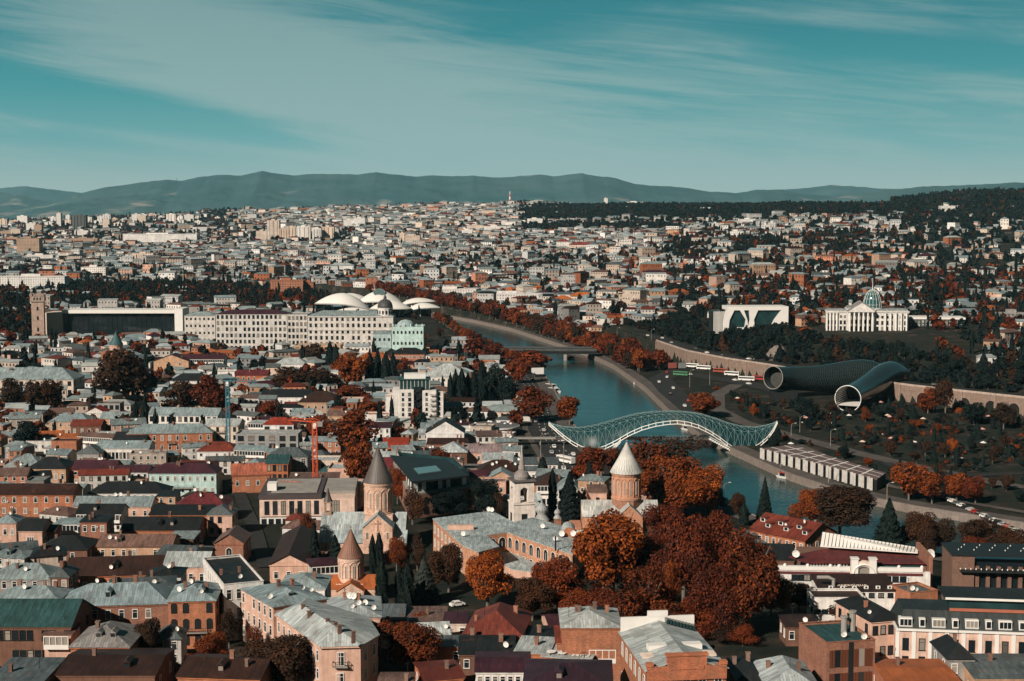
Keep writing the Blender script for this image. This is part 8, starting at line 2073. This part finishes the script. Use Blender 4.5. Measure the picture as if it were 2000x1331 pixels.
for i in order:
    if not ok[i]:continue
    x,y,z,st=X_[i],Y_[i],Z_[i],S_[i];hs,ts=region(PX[i],PY[i],y)
    q=random.random()
    if q<hs*.84:
        w=random.choice((.55,.8,1.0,1.25,1.5))*random.uniform(.85,1.1)*st;d=random.uniform(.55,.9)*st
        rr=.33*max(w,d)if y>560 else .45*max(w,d)
        if y<560 and(random.random()<.35 or(640<PX[i]<1520 and 990<PY[i]<1235)):continue
        if taken(x,y+d/2,rr)or any(hypot(a-x,b-y)<c_+rr for a,b,c_ in BIG):continue
        h=random.choice((3.2,3.6,4.0,4.6,6.2,6.8,8.0))*(1 if y<2600 else 1.25)
        if y>1400 and random.random()<.05:h=random.uniform(11,19);w=st*random.uniform(.8,1.6)
        item=(x,y,z,w,d,h,pick(WC if y<2300 else WF),pick(RN0 if y<640 else RC),random.gauss(0,13)+(random.choice((0,0,35,-35))if y>900 else 0),random.random())
        occ.setdefault((int(x//20),int(y//20)),[]).append((x,y+d/2,rr))
        (near_houses if len(near_houses)<165 and y<1500 else far_houses).append(item)
    if random.random()<ts*(.8 if hs<.5 else .95):
        tx,ty=x+random.uniform(-.5,.5)*st,y+st*random.uniform(.3,.7);far_trees.append((tx,ty,st,PX[i],PY[i]))
        if ts>.7 and y<2600:far_trees.append((x+random.uniform(-.5,.5)*st,y+random.uniform(-.4,.4)*st,st,PX[i],PY[i]));far_trees.append((x+random.uniform(-.5,.5)*st,y+random.uniform(-.4,.4)*st,st,PX[i],PY[i]))
CN=dict(white='white',cream='cream',pink='pink',tan='tan',orange='orange',salmon='salmon',grey='grey');RN=dict(pale='pale',grey='grey',slate='slate',rust='rusty',red='red',darkbrown='brown',maroon='maroon',black='black',tile='tiled')
def scaled(c,f):return tuple(v*f for v in c)
L=[]
for it in near_houses:
    px,py=pix(it[0],it[1],it[2]+it[5]);L.append((px,py,it))
for px,py,(x,y,z,w,d,h,wc,rc,yaw,q)in dist_sort(L):
    rk='gable' if q<.4 else 'hip' if q<.75 else 'shed' if q<.9 else 'flat'
    fl=1 if h<5 else 2 if h<8 else 3
    house_at(x,y,z,w,d,h,rk,random.uniform(1.2,2.6),scaled(WALLC[wc],random.choice((.68,.85))),tuple(v*.8 for v in ROOFC[rc]),where(f'{CN[wc]} house with {RN[rc]} {dict(gable="ridge", hip="hipped", shed="lean-to", flat="flat")[rk]} roof',px,py),radians(yaw),wall='brick' if wc=='orange' else 'plaster',cols=max(2,int(w/3)),floors=fl,
             win=random.choice(('white','dark','white')),wh=1.6,side=0,chim=random.choice((0,1,1,2))if y<900 else 0,dish=random.choice((0,0,1,1))if y<900 else 0,group=G1 if not px>1250 else 'houses on the plateau',down=3.0,cornice=False,gallery=(y<800 and random.random()<.15 and h>6))
def attr_mat(name,rough,var):
    m,T,b=newmat(name,rough,.2);a=T.n('ShaderNodeAttribute',attribute_name='tint')
    c=scalec(T,a.outputs['Color'],T.mapr(T.noise(pos(T),.3,4,.6),.3,.7,1-var,1+var*.5));T.set(b.inputs['Base Color'],c);return m
M['far_wall']=attr_mat('far_wall',.9,.25);M['far_roof']=attr_mat('far_roof',.6,.3)
def mass_of_houses(items):
    V=[];Fv=[];Mi=[];Cc=[]
    def add(vs,fs,mi,col):
        o=len(V);V.extend(vs);Cc.extend([col]*len(vs));Fv.extend([tuple(a+o for a in f)for f in fs]);Mi.extend([mi]*len(fs))
    for(x,y,z,w,d,h,wc,rc,yaw,q)in items:
        c,s=cos(radians(yaw)),sin(radians(yaw));X=w/2;kk=.82 if random.random()<.6 else .6;wcol=(*[v*kk for v in vary(WALLC[wc],.14)],1);rcol=(*[v*.72 for v in vary(ROOFC[rc],.2)],1)
        P=lambda u,v,zz:(x+u*c-v*s,y+u*s+v*c,z+zz)
        ri=random.uniform(.12,.2)*d+.5
        b=[P(-X,0,-4),P(X,0,-4),P(X,d,-4),P(-X,d,-4),P(-X,0,h),P(X,0,h),P(X,d,h),P(-X,d,h)]
        add(b,[(0,1,5,4),(1,2,6,5),(2,3,7,6),(3,0,4,7)],0,wcol)
        o=.5;ins=0 if q<.4 else min(w,d)*.45;E=h+.08
        if q>.86:add([P(-X-.2,-.2,E),P(X+.2,-.2,E),P(X+.2,d+.2,E+(1.2 if q<.94 else .05)),P(-X-.2,d+.2,E+(1.2 if q<.94 else .05))],[(0,1,2,3)],1,rcol)
        else:
            r=[P(-X-o,-o,E),P(X+o,-o,E),P(X+o,d+o,E),P(-X-o,d+o,E),P(-X-o+ins,d/2,E+ri),P(X+o-ins,d/2,E+ri)]
            add(r,[(0,1,5,4),(2,3,4,5),(1,2,5),(3,0,4)],1,rcol)
        if y<3300:
            fl=1 if h<5 else 2 if h<9 else 3;n=max(2,int(w/(3.0 if y<2000 else 4.2)));ww,wh=(.55,.85)if y<2000 else(.9,1.0)
            for f in range(fl):
                zc=h*(f+.55)/fl
                for k in range(n):
                    if random.random()<.12:continue
                    u=-X+w*(k+.5)/n;add([P(u-ww,-.06,zc-wh),P(u+ww,-.06,zc-wh),P(u+ww,-.06,zc+wh),P(u-ww,-.06,zc+wh)],[(0,1,2,3)],2,(0,0,0,1))
    me=bpy.data.meshes.new('distant_houses');me.from_pydata(V,[],Fv);me.polygons.foreach_set('material_index',Mi)
    for k in('far_wall','far_roof','glass'):me.materials.append(M[k])
    a=me.color_attributes.new('tint','FLOAT_COLOR','POINT');a.data.foreach_set('color',np.array(Cc,np.float32).ravel());me.update()
    o=bpy.data.objects.new('distant_houses',me);C.objects.link(o);tag(o,'thousands of pale distant houses climbing the slopes','houses',kind='stuff')
mass_of_houses(far_houses)
# trees between the houses and the woods on the slopes: one mass of leaf clumps
def mass_of_trees(items,name='distant_trees',label='countless distant trees among the far houses and on the wooded ridge',rr=None,hh=None,mode=None):
    rg=np.random.default_rng(11);B={}
    for kind,n,s in(('broad',150,.30),('cypress',80,.5),('cedar',90,.4),('broad2',44,.52),('cedar2',34,.62)):
        vs=[]
        for v in range(3):P,N=crown_points(kind.rstrip('2'),n,rg);vs.append(leaf_quads(P,N,s,rg))
        B[kind]=vs
    out={k:[]for k in('rust_leaf','red_leaf','dark_leaf','brown_leaf','olive_leaf')}
    T_=np.array([(a,b)for a,b,*_ in items]);Zt=terrain(T_[:,0],T_[:,1]);rv=in_river(T_[:,0],T_[:,1],5)
    for(x,y,st,px,py),z,riv in zip(items,Zt,rv):
        if riv:continue
        far=y>2200;wood=(px>1000 and py<452)or(px>1690 and py<525)
        q=random.random()
        if wood:kind='cedar' if q<.6 else 'broad';leaf='dark_leaf' if random.random()<.86 else 'brown_leaf'
        else:kind='broad' if q<.72 else 'cypress' if q<.86 else 'cedar';leaf=random.choice(['dark_leaf','dark_leaf','dark_leaf' if y>1400 else 'red_leaf','red_leaf','brown_leaf','brown_leaf','rust_leaf' if y<2000 else 'dark_leaf'])if kind=='broad' else 'dark_leaf'
        r=random.uniform(3.0,5.8)*(1 if y<2200 else 1.3);H_=random.uniform(7,14)*(1 if y<2200 else 1.15)
        if kind=='cypress':r*=.38;H_*=1.3
        if mode:kind='broad' if q<.85 else 'cedar';leaf=random.choice(['dark_leaf','dark_leaf','dark_leaf','dark_leaf','brown_leaf']+(['rust_leaf','brown_leaf','olive_leaf']if mode=='park' else[]));r=random.uniform(*rr);H_=random.uniform(*hh)
        key=kind+'2' if far and kind!='cypress' else kind
        V=B[key][random.randrange(3)];a=random.uniform(0,6.28);c,s=cos(a),sin(a)
        W=np.stack([(V[:,0]*c-V[:,1]*s)*r+x,(V[:,0]*s+V[:,1]*c)*r+y,(V[:,2]+.95)*H_/2+z-.3],1);out[leaf].append(W)
    Vs=[];mi=[]
    for k,(nm,L_)in enumerate(out.items()):
        if L_:A=np.concatenate(L_);Vs.append(A);mi.append(np.full(len(A)//4,k,np.int32))
    me=quads_mesh(name,np.concatenate(Vs),None)
    for nm in out:me.materials.append(M[nm])
    me.polygons.foreach_set('material_index',np.concatenate(mi));o=bpy.data.objects.new(name,me);C.objects.link(o);tag(o,label,'trees',kind='stuff')
far_trees=[t for t in far_trees if not taken(t[0],t[1],.5)]
# extra density on the wooded ridge, which reads as one dark mass
fx=rng.uniform(-.02,.40,26000);fy=rng.uniform(2500,5200,26000);fX=fx*fy;fZ=terrain(fX,fy);dp=fy*CP-(fZ-CAMZ)*SP;fpx=1000+F*fX/dp;fpy=665.5-F*(fy*SP+(fZ-CAMZ)*CP)/dp
n_added=0
for x,y,a,b in zip(fX,fy,fpx,fpy):
    if region(a,b,y)[1]>.85 or(a>1740 and b<445 and random.random()<.6):far_trees.append((x,y,24,a,b));n_added+=1
# the nearest of these trees stand as things of their own
far_trees.sort(key=lambda t:t[1]);c=[];rest=[]
for t in far_trees:
    x,y,st,a,b=t
    if len(c)<292-TREES and y<1300 and-20<a<2020 and not in_river(np.array([x]),np.array([y]),4)[0]:
        sh=random.choice(['broad','broad','broad','thin','cypress','cedar']);lf=random.choice(['brown','red','dark','dark','rust'])if sh in('broad','thin')else 'dark'
        c.append((x,y,random.uniform(1.0,1.5)if sh=='cypress' else random.uniform(2.4,4.2),random.uniform(6,10),sh,lf,None))
    else:rest.append(t)
auto_trees(c,'trees among the houses');far_trees=[t for t in rest if t[1]>720]
mass_of_trees(far_trees)
# undergrowth closing the bluff and the park beds: nobody could count it
bx=rng.uniform(60,420,9000);by=rng.uniform(620,1420,9000);d,sd=seg_dist(WALLX[1:],bx,by);bluff=(sd>0)&(d>16)&(d<92)
clear=np.array([free(a,b,-1.0)for a,b in zip(bx,by)])
lawn=(sd<0)&(d>8)&~in_river(bx,by,16.0)&(by<1300)&((bx>120)|(by>1060))
for pl,w in((PLAZA,7),(P2,4),(P3,5),(ART,30),(EMB,20)):lawn&=seg_dist(pl,bx,by)[0]>w
r1=rng.random(9000);lawn&=np.sin(bx*.09)*np.sin(by*.07+bx*.02)>-.35
mass_of_trees([(a,b,12,1400,700)for a,b,k in zip(bx,by,bluff&clear&(r1<.55))if k],'bluff_undergrowth','dense dark undergrowth covering the bluff below the palace',(1.6,3.4),(3,8),'bluff')
def small_things():
    c=MB();c.lathe([(1.7,2.3),(.05,3.1)],8);cm_=c.mesh('canopy',M['paint'],uv=False);q=MB();q.tube([(0,0,0),(0,0,3.0)],.06,5);pm=q.mesh('pole',M['dark'],uv=False)
    k=MB();k.box(-1.6,1.6,-.3,.3,.35,.5);k.box(-1.6,1.6,.24,.32,.5,1.0);bm=k.mesh('seat',M['paint'],uv=False);k=MB();k.box(-1.3,-1.1,-.25,.25,0,.35);lm=k.mesh('leg',M['dark'],uv=False)
    L=[]
    for a,b,g in zip(bx[::-1],by[::-1],(lawn&clear)[::-1]):
        if g and len(L)<74:px,py=pix(a,b,3.5);L.append((px,py,a,b))
    for i,(px,py,a,b)in enumerate(dist_sort(L)):
        if not-20<px<2020:continue
        if i%2:t=thing('parasol',where(('white','cream','rose')[i%3]+' park parasol',px,py),'parasol',(a,b,3.0),0,'parasols in the park');inst('canopy',cm_,t,color=((.62,.6,.57),(.55,.45,.36),(.5,.25,.22))[i%3]);inst('pole',pm,t)
        else:t=thing('park_bench',where('pale park bench',px,py),'bench',(a,b,3.0),random.uniform(0,3),'benches in the park');inst('seat',bm,t,color=(.55,.52,.48));inst('leg',lm,t);inst('leg',lm,t,(2.4,0,0))
small_things()
mass_of_trees([(a,b,12,1400,700)for a,b,k in zip(bx,by,lawn&clear&(r1<.8))if k],'park_shrubs','dense shrubs and flower beds of the riverside park',(1.0,2.6),(1.2,4.0),'park')
# ------------------------------------------------------------------ the air
def add_haze():
    m=bpy.data.materials.new('haze_air');m.use_nodes=True;nt=m.node_tree;nt.nodes.clear()
    out=nt.nodes.new('ShaderNodeOutputMaterial');v=nt.nodes.new('ShaderNodeVolumePrincipled')
    v.inputs['Color'].default_value=(.36,.78,.95,1);v.inputs['Density'].default_value=HAZE;v.inputs['Anisotropy'].default_value=0.0
    nt.links.new(v.outputs[0],out.inputs['Volume'])
    b=MB();b.box(-16000,16000,-200,26500,-12,1500)
    tag(b.build('haze',m,uv=False),kind='stuff')
HAZE=1.5e-5
add_haze()
scene.cycles.volume_bounces=0;scene.cycles.max_bounces=5;scene.cycles.transparent_max_bounces=8
